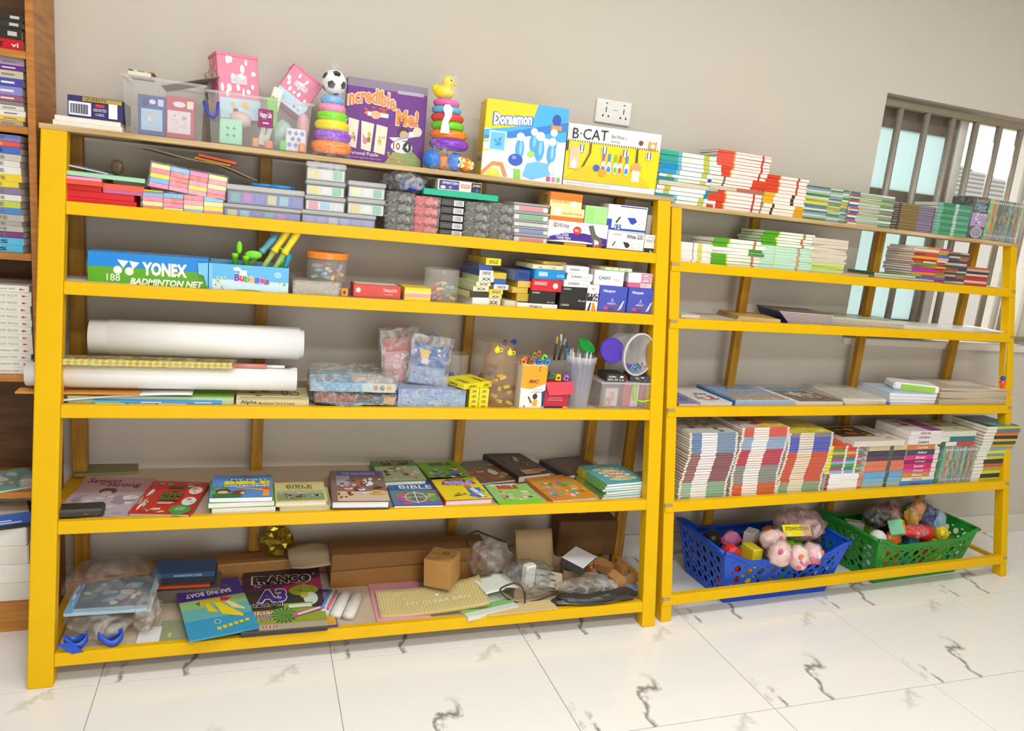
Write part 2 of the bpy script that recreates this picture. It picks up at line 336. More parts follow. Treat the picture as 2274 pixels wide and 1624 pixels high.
# ceiling lamps (above the frame) that hold the room's lights
for i, (lx, ly) in enumerate(((.2, -.95), (2.0, -.95), (3.9, -.95), (1.2, -2.9))):
    g = G(); g.box(-.66, .66, -.19, .19, 2.90, CEIL, mat('f4f2ee', .5), .004)
    t = ob('ceiling_lamp', g.mesh('ceiling_lamp'), None, (lx, ly, 0)); tag(t, ['flat white ceiling lamp nearest the wooden bookcase', 'flat white ceiling lamp over the middle of the yellow racks', 'flat white ceiling lamp nearest the window', 'flat white ceiling lamp at the back of the room'][i], 'lamp', 'ceiling lamps')

# ---------------------------------------------------------------- the two yellow racks
def rack(un):
    s = S1 if un == 1 else S2; Z = Z1 if un == 1 else Z2; W = 1.9 if un == 1 else 1.85172
    r = bpy.data.objects.new('display_rack', None); COL.objects.link(r)
    if un == 2: r.location = U2O; r.rotation_euler.z = U2Y
    tag(r, ['wide yellow wooden display rack beside the brown bookcase, toys along its top', 'yellow wooden display rack under the barred window, baskets beneath its bottom shelf'][un - 1], 'rack', 'yellow racks')
    H = Z[0] - .014; DP = DEEP if un == 1 else .44; BK = DP - .045
    lx0, lx1, rx0, rx1 = (-.066, 0, W, W + .054) if un == 1 else (-.046, 0, W, W + .04)
    def post(name, x0, x1, y0a, y0b, t, m, top, lean_back=0):
        g = G(); g.hexa([(x0, y0a, 0), (x1, y0a, 0), (x0, y0a + t, 0), (x1, y0a + t, 0), (x0, y0b, top), (x1, y0b, top), (x0, y0b + t, top), (x1, y0b + t, top)], m)
        o = ob(name, g.mesh(name), r)
        md = o.modifiers.new('bevel', 'BEVEL'); md.width = .004; md.segments = 2
    for x0, x1 in ((lx0, lx1), (rx0, rx1)): post('front_post', x0, x1, 0, s * H, .045, YEL, H)
    xb = (.03, .515, 1.2665, W - .02) if un == 1 else (None,) 
    if un == 1: bx = [(-.045, .0), (.5154, .555), (1.2665, 1.302), (1.83, 1.87)]
    else:
        bx = []
        for px, v in ((1644, 680), (1925, 680), (2136, 680)):
            x = PY(2, px, v, BK).x; bx.append((x, x + .037))
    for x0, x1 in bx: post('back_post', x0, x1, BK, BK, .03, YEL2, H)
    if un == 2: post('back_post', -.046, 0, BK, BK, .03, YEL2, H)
    for i, z in enumerate(Z):
        y = s * z
        if i == 0:
            g = G(); g.box(lx0 - (.004 if un == 1 else .012), rx1 + (.012 if un == 1 else .02), y - .004, DP, z - .016, z, PLY, .002); ob('top_board', g.mesh('top_board'), r)
        else:
            g = G(); xa, xb_ = (0, W) if un == 1 else (-.044, W + .03); yo = 0 if un == 1 else -.004
            rh = .037 if not (un == 2 and i == 5) else .037
            g.hexa([(xa, y - s * rh + yo, z - rh), (xb_, y - s * rh + yo, z - rh), (xa, y - s * rh + .022, z - rh), (xb_, y - s * rh + .022, z - rh), (xa, y + yo, z), (xb_, y + yo, z), (xa, y + .022, z), (xb_, y + .022, z)], YEL)
            o = ob('front_rail', g.mesh('front_rail'), r); md = o.modifiers.new('bevel', 'BEVEL'); md.width = .003; md.segments = 2
            if un == 2:
                for x in (-.0445, W + .002):
                    g = G(); g.box(x, x + (.034 if x < 0 else .03), y - .0075, y + .004, z - .032, z - .004, mat('b49a5e', .5, .1, var=.25, scale=40), .001); ob('corner_bracket', g.mesh('corner_bracket'), r)
            if not (un == 2 and i == 5):
                g = G(); g.box(.0, W, y + .02, DP, z - .020, z - .008, PLYB, .001); ob('shelf_board', g.mesh('shelf_board'), r)
        if i:
            for x in ((lx0 + .012, lx1 - .012), (rx0 + .012, rx1 - .012)):
                g = G(); g.box(x[0], x[1], y + .03, DP - .025, z - .040, z - .021, mat('d9a60a', .45), .002); ob('side_rail', g.mesh('side_rail'), r)
    return r
rack(1); rack(2)
# ---------------------------------------------------------------- builders for the goods
def nm(o, label, cat, group): return tag(o, label, cat, group)
def root(S, name, label, cat, p, rz=0, group=None):
    o = bpy.data.objects.new(name, None); COL.objects.link(o); o.empty_display_size = .02
    o.location = toW(S.un, p); o.rotation_euler.z = rz + S.rz(); return tag(o, label, cat, group)
def span(S, px, off, z0=None):
    xl, xr, yt, yb = px; vm = (yt + yb) / 2; xm = (xl + xr) / 2
    X0 = S.x(xl, vm, off); X1 = S.x(xr, vm, off); zt = S.zz(xm, yt, off)
    if z0 is None: z0 = S.z
    elif z0 == 'px': z0 = S.zz(xm, yb, off)
    return X0, X1, z0, zt
BXM = {}
def bx(S, name, label, cat, px, col, d=.1, off=.006, z0=None, rz=0, group=None, pf=None, pt=None, pl=None, pr=None, c=.0012, rough=.45, h=None, ry=0, rx=0):
    X0, X1, z, zt = span(S, px, off, z0); w = X1 - X0; h = h or max(.004, zt - z)
    g = G(); g.box(-w / 2, w / 2, -d / 2, d / 2, 0, h, mat(col, rough) if isinstance(col, str) else col, c)
    o = ob(name, g.mesh(name), None, toW(S.un, ((X0 + X1) / 2, S.y + off + d / 2, z)), (rx, ry, rz + S.rz())); tag(o, label, cat, group)
    for p, sd in ((pf, 'front'), (pt, 'top'), (pl, 'left'), (pr, 'right')):
        if p: prints(o, face(w, d, h, sd), p, 'printed_' + sd)
    o_top[o.name] = z + h
    return o
o_top = {}
def top(o): return o_top[o.name]
BK_ = {}
def book_meshes(w, d, h, cov, spine, bands, hard, pages):
    key = (round(w, 4), round(d, 4), round(h, 4), cov, spine, tuple(bands) if bands else None, hard, pages)
    if key in BK_: return BK_[key]
    t = min(.0028 if hard else .0011, h * .18); g = G(); cm = mat(cov, .35, var=.03)
    x0, x1, y0, y1 = -w / 2, w / 2, -d / 2, d / 2
    g.box(x0, x1, y0, y1, 0, t, cm); g.box(x0, x1, y0, y1, h - t, h, cm)
    ts = t * 1.3
    if spine in 'fb':
        ya, yb = (y0 - ts * .5, y0 + ts * .5) if spine == 'f' else (y1 - ts * .5, y1 + ts * .5); a = 0
        for fr, cc in (bands or [(1, cov)]):
            c = min(.0013, h * .24); sg = 1 if spine == 'f' else -1; yo, yi = (ya, yb) if spine == 'f' else (yb, ya)
            pr = [(yi, 0), (yo + sg * c, 0.0002), (yo, c), (yo, h - c), (yo + sg * c, h - .0002), (yi, h)]; xa, xb = x0 + w * a, x0 + w * (a + fr)
            g.add([(x, y, z) for x in (xa, xb) for y, z in pr], [(q, (q + 1) % 6, 6 + (q + 1) % 6, 6 + q) for q in range(6)] + [(5, 4, 3, 2, 1, 0), (6, 7, 8, 9, 10, 11)], mat(cc, .35, var=.03)); a += fr
    else:
        xa, xb = (x0 - ts * .5, x0 + ts * .5) if spine == 'l' else (x1 - ts * .5, x1 + ts * .5); a = 0
        for fr, cc in (bands or [(1, cov)]):
            g.box(xa, xb, y1 - d * (a + fr), y1 - d * a, 0, h, mat(cc, .35, var=.03)); a += fr
    ins = .004 if hard else .0008; px0, px1, py0, py1 = x0 + ins, x1 - ins, y0 + ins, y1 - ins
    if spine == 'f': py0 = y0 + ts * .5
    if spine == 'b': py1 = y1 - ts * .5
    if spine == 'l': px0 = x0 + ts * .5
    if spine == 'r': px1 = x1 - ts * .5
    p = G(); p.box(px0, px1, py0, py1, t, h - t, mat(pages, .8, var=.12, scale=160))
    BK_[key] = (g.mesh('cover'), p.mesh('pages')); return BK_[key]
def book(S, name, label, cat, c, rz, w, d, h, cov, spine='l', bands=None, hard=False, pages='ece5d6', group=None, pt=None, pf=None, ry=0, rx=0):
    cm, pm = book_meshes(w, d, h, cov, spine, bands, hard, pages)
    o = ob(name, cm, None, toW(S.un, c), (rx, ry, rz + S.rz())); tag(o, label, cat, group); ob('pages', pm, o)
    if pt: prints(o, face(w, d, h, 'top'), pt, 'printed_cover')
    if pf: prints(o, ((-w / 2, -d / 2 - .001, 0), (w, 0, 0), (0, 0, h), (0, -1, 0)), pf, 'printed_spine')
    return o
def lay(S, name, label, px, d, cov, off=.008, z0=None, rz=0, spine='l', hard=False, bands=None, pt=None, group=None, pages='ece5d6', cat='book', th=None, ry=0, rx=0, pf=None):
    """book lying flat; px = left, right, top-edge and bottom-edge pixels of its near edge"""
    X0, X1, z, zt = span(S, px, off, z0); h = th or max(.003, zt - z)
    o = book(S, name, label, cat, ((X0 + X1) / 2, S.y + off + d / 2, z), rz, X1 - X0, d, h, cov, spine, bands, hard, pages, group, pt, ry=ry, rx=rx, pf=pf)
    o_top[o.name] = z + h; return o
def stack(S, desc, px, n, d, style, off=.008, z0=None, spine='f', jx=.0025, jr=.012, wob=None, noun='book', rz=0, group=None, pt=None, hard=False, pages='ece5d6', seed=1, thr=.25, tilt=0, dvar=.01, wvar=.0, cat=None, pf=None):
    """books lying in a pile, each its own thing; style(i) -> (cover, bands)"""
    X0, X1, z, zt = span(S, px, off, z0); rn = random.Random(seed); w = X1 - X0
    t = [1 + rn.uniform(-thr, thr) for _ in range(n)]; k = (zt - z) / sum(t); t = [round(a * k, 4) for a in t]; last = None
    for i in range(n):
        f = (i + .5) / n; dx = 0
        if wob:
            for (a, da), (b, db) in zip(wob, wob[1:]):
                if a <= f <= b: dx = da + (db - da) * (f - a) / (b - a)
        cv, bd = style(i); dd = round(d + rn.choice((-1, 0, 1)) * dvar * .5, 4); ww = round(w * (1 + rn.choice((-1, 0, 1)) * wvar), 4)
        pos = 'topmost' if i == n - 1 else NUM[i]
        lab = f"{pos} {noun} {'of' if i in (0, n - 1) else 'from the bottom of'} {desc}"
        if len(lab.split()) > 16: lab = f"{pos} {noun} up in {desc}"
        o = book(S, noun.replace(' ', '_').replace('-', '_'), lab, cat or noun.split()[-1], ((X0 + X1) / 2 + dx + rn.uniform(-jx, jx), S.y + off + d / 2 + (dd - d) / 2 + rn.uniform(0, .003), z), rz + rn.uniform(-jr, jr), ww, dd, t[i] - .0002, cv, spine, bd, hard, pages, group or ('books in ' + desc), pt if i == n - 1 else None, pf=pf(i) if pf else None)
        z += t[i]; last = o; o_top[o.name] = z
    return last
def film(w, d, h, amp, seed, n=7, mt=None, name='plastic_wrap'):
    bm = bmesh.new(); bmesh.ops.create_cube(bm, size=1); bmesh.ops.subdivide_edges(bm, edges=bm.edges[:], cuts=n, use_grid_fill=True)
    for v in bm.verts:
        p = Vector((v.co.x * w, v.co.y * d, (v.co.z + .5) * h)); q = noise.noise_vector(p * 28 + Vector((seed * 3.1, seed, 0)))
        out = Vector((v.co.x, v.co.y, v.co.z)); v.co = p + out * .004 + q * amp
        if v.co.z < .001: v.co.z = .001
    me = bpy.data.meshes.new(name); bm.to_mesh(me); bm.free(); me.materials.append(mt or clear('film', 'ffffff', .13, .15, .5, 40)); return me
def blobm(size, seed, amp=.25, freq=2.2, sub=3, mt=None, name='bag', flat=True, smooth=False):
    bm = bmesh.new(); bmesh.ops.create_icosphere(bm, subdivisions=sub, radius=1)
    for v in bm.verts:
        q = noise.noise(v.co * freq + Vector((seed * 7.3, seed * 1.7, 0))); q2 = noise.noise(v.co * freq * 3 + Vector((seed, 0, seed * 2.2))); q3 = abs(noise.noise(v.co * freq * 1.7 + Vector((0, seed * 1.3, seed))))
        k = 1 + amp * q + amp * (.55 * q2 if sub < 4 else .25 * q2 - 1.1 * q3); v.co = Vector((v.co.x * k * size[0] / 2, v.co.y * k * size[1] / 2, v.co.z * k * size[2] / 2))
    zm = min(v.co.z for v in bm.verts)
    for v in bm.verts:
        v.co.z -= zm
        if flat: v.co.z = max(0, v.co.z - size[2] * .06)
    me = bpy.data.meshes.new(name); bm.to_mesh(me); bm.free(); me.materials.append(M(mt))
    if smooth: me.polygons.foreach_set('use_smooth', [True] * len(me.polygons))
    return me
def blob(S, name, label, cat, px, mt, d=.1, off=.01, z0=None, seed=1, amp=.25, freq=2.2, sub=3, group=None, smooth=None, rz=0):
    if smooth is None: smooth = not isinstance(mt, str) and mt.name.startswith('plastic')
    if smooth: sub = max(sub, 4) if mt.name.startswith('plastic') else sub
    X0, X1, z, zt = span(S, px, off, z0)
    o = ob(name, blobm((X1 - X0, d, zt - z), seed, amp, freq, sub, mt, name, smooth=smooth), None, toW(S.un, ((X0 + X1) / 2, S.y + off + d / 2, z)), (0, 0, rz)); o_top[o.name] = zt
    return tag(o, label, cat, group)
def sheetm(w, d, fn, mt, nx=12, ny=8, th=.0012, name='sheet'):
    g = G(); v = []; f = []
    for j in range(ny + 1):
        for i in range(nx + 1):
            x = -w / 2 + w * i / nx; y = -d / 2 + d * j / ny; v.append((x, y, fn(x, y)))
    n = len(v); v += [(x, y, z - th) for x, y, z in v]; W = nx + 1
    for j in range(ny):
        for i in range(nx):
            a = j * W + i; f.append((a, a + 1, a + W + 1, a + W)); f.append((n + a, n + a + W, n + a + W + 1, n + a + 1))
    for i in range(nx): f.append((i + 1, i, n + i, n + i + 1)); a = ny * W + i; f.append((a, a + 1, n + a + 1, n + a))
    for j in range(ny): a = j * W; f.append((a, a + W, n + a + W, n + a)); a += nx; f.append((a + W, a, n + a, n + a + W))
    g.add(v, f, mt); return g.mesh(name, True)
def sheet(S, name, label, cat, c, w, d, mt, fn=None, rz=0, ry=0, rx=0, th=.0012, group=None):
    o = ob(name, sheetm(w, d, fn or (lambda x, y: .0), mt, th=th, name=name), None, toW(S.un, c), (rx, ry, rz + S.rz())); return tag(o, label, cat, group)
def torus(g, R, r, z, m, n=28, k=10, rib=0):
    v = []; f = []
    for i in range(n):
        a = 2 * math.pi * i / n; rr = r * (1 + rib * (i % 2))
        for j in range(k):
            b = 2 * math.pi * j / k; v.append(((R + rr * math.cos(b)) * math.cos(a), (R + rr * math.cos(b)) * math.sin(a), z + r * math.sin(b)))
    for i in range(n):
        for j in range(k): f.append((i * k + j, ((i + 1) % n) * k + j, ((i + 1) % n) * k + (j + 1) % k, i * k + (j + 1) % k))
    g.add(v, f, m)
def tubm(w, d, h, tw, mt, rim=.006, name='tub'):
    """open tapered clear tub with a lip"""
    g = G(); a, b = w / 2, d / 2; p, q = a * tw, b * tw; t = .002
    g.add([(-p, -q, 0), (p, -q, 0), (p, q, 0), (-p, q, 0), (-a, -b, h), (a, -b, h), (a, b, h), (-a, b, h)], [(0, 1, 5, 4), (1, 2, 6, 5), (2, 3, 7, 6), (3, 0, 4, 7), (3, 2, 1, 0)], mt)
    for x0, x1, y0, y1 in ((-a - rim, a + rim, -b - rim, -b), (-a - rim, a + rim, b, b + rim), (-a - rim, -a, -b, b), (a, a + rim, -b, b)): g.box(x0, x1, y0, y1, h - .008, h, mt, .001)
    return g.mesh(name)
# ================================================================ wide rack, top board
S = A[1]
b0 = lay(S, 'boxed_pad', 'lower flat cream pad under the navy card box at the rack corner', (118, 272, 264, 288), .17, 'efe9dc', th=.014, cat='pad', hard=False)
b1 = lay(S, 'boxed_pad', 'upper flat cream pad directly under the navy card box', (122, 268, 250, 268), .165, 'f1ece2', z0=top(b0), th=.013, cat='pad')
bx(S, 'card_box', 'navy card box with white barcode label on two cream pads', 'box', (150, 273, 217, 255), '2b2560', .15, z0=top(b1),
   pf=[('r', .02, .1, .42, .72, 'e8e4ee'), *[('r', .05 + .016 * k, .18, .058 + .016 * k + .006 * (k % 3 == 0), .62, '2a2740') for k in range(20)], ('r', .27, .78, .98, .97, 'b79a3c'), ('t', "QUEEN'S", .3, .8, .7, .95, '4a3a10'), ('r', .5, .56, .66, .7, 'c8314a'), ('t', 'ASSORTED', .46, .36, .7, .5, 'c9c6dd'), ('t', 'CARDS', .5, .16, .66, .28, 'c9c6dd'), ('r', .74, .1, .9, .78, 'efeaf2')])
TUB = clear('tub', 'f4f2f0', .17, .2)
def tub(S, name, label, px, d, off, tw=.92):
    X0, X1, z, zt = span(S, px, off); w = X1 - X0; h = zt - z
    r = root(S, name, label, 'storage tub', ((X0 + X1) / 2, S.y + off + d / 2, z), group='clear storage tubs')
    ob('tub_body', tubm(w, d, h, tw, TUB), r); return r, w, h, z, (X0 + X1) / 2
t1, w, h, z, cx = tub(S, 'storage_tub', 'tall clear storage tub holding blue and red card packs', (272, 455, 176, 300), .19, .012)
g = G(); g.tube([(w / 2 - .004, -.09, h * .72), (w / 2 + .010, -.098, h * .5), (w / 2 + .024, -.098, h * .45), (w / 2 + .034, -.095, h * .52), (w / 2 + .036, -.09, h * .74)], .0045, '2b49b8'); ob('handle_clip', g.mesh('handle_clip', True), t1, label='blue plastic handle clip')
def pack(S, name, label, cat, px, col, d, off, z0=None, pf=None, rz=0, **k): return bx(S, name, label, cat, px, col, d, off, z0, rz, pf=pf, **k)
bx(S, 'card_pack', 'blue card pack with a picture panel inside the tall clear tub', 'card pack', (306, 368, 212, 298), '3d4f9c', .014, .032, z + .003, pf=[('r', .12, .12, .88, .66, 'a9cfe6'), ('a', .25, .14, .75, .62, ['e7b7a4', 'd8604e', 'e9a9a0', 'f0d9d0'], 9, 3, .2), ('e', .28, .82, .13, .1, '2b3268'), ('e', .52, .84, .12, .06, 'dfe6f2'), ('r', .72, .75, .92, .92, 'd7d3e8')], group='card packs in the tall tub')
bx(S, 'card_pack', 'red card pack with a picture panel inside the tall clear tub', 'card pack', (369, 433, 216, 304), 'c2475a', .014, .032, z + .003, pf=[('r', .05, .12, .85, .66, 'e6d8dc'), ('a', .1, .14, .8, .62, ['d9c9c9', 'b9a6b4', '5d7ac0', 'efe4e0', 'caa79e'], 12, 4, .2), ('e', .45, .82, .22, .07, 'e7dfe4'), ('r', .72, .74, .94, .92, 'efe7d0')], group='card packs in the tall tub')
o = bx(S, 'paper_strip', 'bundle of cream paper strips lying across the tall clear tub', 'paper', (283, 335, 162, 176), 'e3d9c6', .10, .03, z + h + .001, h=.012)
g = G(); [g.box(-.03 + .014 * k, -.02 + .014 * k, -.04, .03, .013, .017, c) for k, c in enumerate(('5c4a35', 'd8cdb8', 'a08c58', 'c9b27a', '8e7a50'))]
ob('loose_slip', g.mesh('loose_slip'), o); o.children[-1]['kind'] = 'stuff'
g2 = sheet(S, 'carton_flap', 'grey brown carton sheet lying across the tall tub behind the pink boxes', 'carton', (S.x(420, 178), S.y + .13, z + h + .012), .16, .15, mat('a99a84', .8), lambda x, y: .03 * x / .16 + .012 * math.sin(12 * x))
t2, w2, h2, z2, cx2 = tub(S, 'storage_tub', 'wide open clear tub full of toys with pink spotted boxes', (460, 692, 214, 322), .19, .012)
# things standing in the wide tub
def toycube():
    o = bx(S, 'puzzle_cube', 'mint green puzzle cube in the front of the wide tub', 'toy', (487, 538, 264, 316), 'a8e6c4', .06, .03, z2 + .003, c=.003, pf=[('t', '+', .28, .28, .44, .44, '2f6f58', {'b': 0}), ('t', '+', .56, .28, .72, .44, '2f6f58', {'b': 0}), ('t', '+', .28, .56, .44, .72, '2f6f58', {'b': 0}), ('t', '+', .56, .56, .72, .72, '2f6f58', {'b': 0})])
toycube()
def dots(seed, n, lo=.05): 
    rn = random.Random(seed); return [('e', rn.uniform(.08, .92), rn.uniform(lo, .95), rn.uniform(.03, .06), rn.uniform(.035, .07), 'fbeef0') for _ in range(n)]
X0, X1, zz0, zt = span(S, (470, 578, 122, 262), .07, 'px')
def spotbox(label, c, w, d, h, rz, ry, rx, seed):
    o = root(S, 'gift_box', label, 'gift box', c, rz, 'pink spotted boxes'); o.rotation_euler = (rx, ry, rz)
    g = G(); g.box(-w / 2, w / 2, -d / 2, d / 2, 0, h, mat('e58aa2', .45), .002); ob('box_body', g.mesh('box_body'), o)
    g = G(); g.box(-w / 2 - .002, w / 2 + .002, -d / 2 - .002, d / 2 + .002, h * .97, h + .004, mat('e07f98', .45), .001); ob('box_lid', g.mesh('box_lid'), o)
    prints(o, face(w, d, h, 'front'), dots(seed, 12, .35) + [('r', 0, 0, 1, .32, 'b9d6e6'), ('r', .3, .55, .7, .7, 'f1c9cf'), ('a', .32, .54, .68, .74, ['f6dfa0', 'f6f0ea', 'a8d7d9', 'f0a58c'], 7, seed, .3)] + ([('a', .25, .04, .8, .3, ['e0b75e', '6b4a3a', 'd79a60'], 5, seed, .3)] if seed == 5 else [('a', .3, .02, .9, .32, ['b3a2cf', 'd8cfe4', '8f83b8', 'efe9f2'], 8, seed, .3)]), 'printed_front')
    prints(o, face(w, d, h, 'left'), dots(seed + 1, 12), 'printed_left'); prints(o, face(w, d, h + .004, 'top'), dots(seed + 2, 10), 'printed_top'); return o
spotbox('pink spotted gift box standing upright in the wide clear tub', ((X0 + X1) / 2 + .004, S.y + .115, zz0 - .006), .125, .075, .19, .35, -.05, -.12, 5)
X0, X1, zz0, zt = span(S, (598, 715, 140, 250), .07, 'px')
spotbox('pink spotted gift box tilted on its corner in the wide clear tub', ((X0 + X1) / 2 - .03, S.y + .115, zz0 + .012), .105, .075, .125, .1, .55, -.12, 9)
def mini(label, px, col, off, dz=0, d=.03, pf=None, rz=0, ry=0, name='small_toy', cat='toy', c=.004): return bx(S, name, label, cat, px, col, d, off, z2 + .003 + dz, rz, pf=pf, ry=ry, c=c, group='small toys in the wide tub')
mini('blue and white diamond patterned pack in the right of the wide tub', (634, 680, 286, 322), 'e9e6ee', .03, pf=[('p', [(a, b - .12), (a + .12, b), (a, b + .12), (a - .12, b)], '7a8cc6') for a, b in ((.2, .8), (.5, .8), (.8, .8), (.35, .55), (.65, .55), (.2, .3), (.5, .3), (.8, .3))], name='toy_pack')
mini('light green snack style pack leaning in the wide tub', (592, 616, 216, 262), '7cc63e', .05, .07, .006, name='toy_pack')
mini('small purple label card hanging in the wide tub', (574, 607, 243, 262), '8c1d63', .012, .062, .003, pf=[('t', 'Happy Life', .1, .45, .9, .85, 'f4e6ef'), ('r', .3, .2, .7, .27, 'f4e6ef')], name='label_card', cat='label')
mini('tall white lettered toy pack between the pink boxes', (572, 596, 186, 300), 'e9e9dc', .06, .01, .008, [('a', .1, .1, .9, .9, ['4f8fc4', '3f9a4e', 'd05a4a', 'e8b84a', '6a6a78'], 26, 8, .13)], ry=.25, name='toy_pack')
for lb, px, c, off, dz in (('orange block on the floor of the wide tub', (560, 575, 306, 322), 'f29a62', .03, 0), ('coral block in the middle of the wide tub', (588, 606, 312, 326), 'ef8a6a', .03, 0), ('green block on the floor of the wide tub', (620, 645, 312, 326), '6fce5a', .032, 0), ('peach block in the right corner of the wide tub', (664, 678, 318, 332), 'f0a07c', .012, 0)): mini(lb, px, c, off, dz, .02)
blob(S, 'toy_hand', 'pink toy hand resting inside the wide tub', 'toy', (505, 560, 244, 280), mat('eac6bd', .5), .05, .05, z2 + .06, 3, .25, 2, 2, smooth=True)
blob(S, 'toy_ball', 'pale pink toy ball inside the right of the wide tub', 'toy', (660, 690, 245, 275), mat('e9aeb2', .5), .05, .06, z2 + .05, 5, .05, 2, 2, smooth=True)
blob(S, 'toy_bag', 'mint green bagged toy heap in the middle of the wide tub', 'toy', (600, 655, 262, 320), mat('bfe0cc', .5), .08, .07, z2 + .004, 8, .2, 2, 2)
blob(S, 'bag', 'grey plastic bag behind the upright pink spotted box', 'bag', (452, 490, 150, 200), clear('grey', 'c9c9c4', .45, .25, .4), .05, .13, z2 + h2 - .02, 4, .3)
# ring stackers
def stacker(label, cxp, rings, off, topper, net):
    Xc = S.x(cxp, 330, off); z = S.z; r = root(S, 'ring_stacker', label, 'toy', (Xc, S.y + off + .03, z), group='ring stackers')
    for (xl, xr, yt, yb, col, rib) in rings:
        a = S.x(xl, yb, off + .03); b = S.x(xr, yb, off + .03); R = (b - a) / 2; z0 = S.zz((xl + xr) / 2, yb, off + .03) - z; z1 = S.zz((xl + xr) / 2, yt, off + .03) - z; rr = (z1 - z0) / 2 * 1.04
        g = G(); torus(g, R - rr, rr, max((z0 + z1) / 2, rr), mat(col, .25, coat=.3), 48 if rib else 32, 10, .16 if rib else 0); ob('ring', g.mesh('ring', True), r, ((a + b) / 2 - Xc, 0, 0))
    topper(r, Xc, z, off); return r
def football(r, Xc, z, off):
    a = S.x(714, 183, off + .03); b = S.x(770, 183, off + .03); R = (b - a) / 2; zc = S.zz(742, 183, off + .03) - z; x = (a + b) / 2 - Xc
    g = G(); g.lathe([(.012, 0), (.008, zc - R * .8)], 12, mat('d9d4cc', .5)); ob('peg', g.mesh('peg'), r)
    g = G(); g.ball((0, 0, 0), R, mat('f2f0ec', .3), 24); bo = ob('ball', g.mesh('ball', True), r, (x, 0, zc))
    ico = [(0, 1, 1.618), (0, -1, 1.618), (0, 1, -1.618), (0, -1, -1.618), (1, 1.618, 0), (-1, 1.618, 0), (1, -1.618, 0), (-1, -1.618, 0), (1.618, 0, 1), (-1.618, 0, 1), (1.618, 0, -1), (-1.618, 0, -1)]
    rot = Matrix.Rotation(.35, 3, 'X') @ Matrix.Rotation(.25, 3, 'Z')
    for p in ico:
        nrm = (rot @ Vector(p)).normalized(); u = nrm.orthogonal().normalized(); v = nrm.cross(u); g = G(); vs = [nrm * R * 1.012]
        for q in range(2):
            for k in range(10):
                t = 2 * math.pi * k / 10; rr = (.36 if k % 2 == 0 else .29) * (q + 1) / 2; vs.append((nrm + (u * math.cos(t) + v * math.sin(t)) * rr).normalized() * R * 1.012)
        fs = [(0, 1 + k, 1 + (k + 1) % 10) for k in range(10)] + [(1 + k, 11 + k, 11 + (k + 1) % 10, 1 + (k + 1) % 10) for k in range(10)]
        g.add(vs, fs, mat('2a2a2c', .4)); ob('pentagon', g.mesh('pentagon'), bo)
    g = G(); g.lathe([(.068, .002), (.062, .05), (.048, .12), (R * 1.06, zc), (R * .7, zc + R * .85), (.006, zc + R * 1.08), (.016, zc + R * 1.4)], 20, clear('net', 'ffffff', .10, .1, .5, 60), cap=False); ob('net_bag', g.mesh('net_bag', True), r, (x * .6, 0, 0), label='clear bag tied at the top')
stacker('ring stacker topped with a black and white football in clear bag', 734, [(688, 780, 314, 343, 'ff8a1e', 0), (695, 777, 290, 317, '9a4fd0', 1), (697, 775, 268, 293, 'f7e01e', 0), (701, 772, 249, 271, '86dd1e', 0), (705, 768, 232, 252, 'f58ab8', 0), (711, 763, 214, 233, '6db4ec', 0)], .012, football, 1)
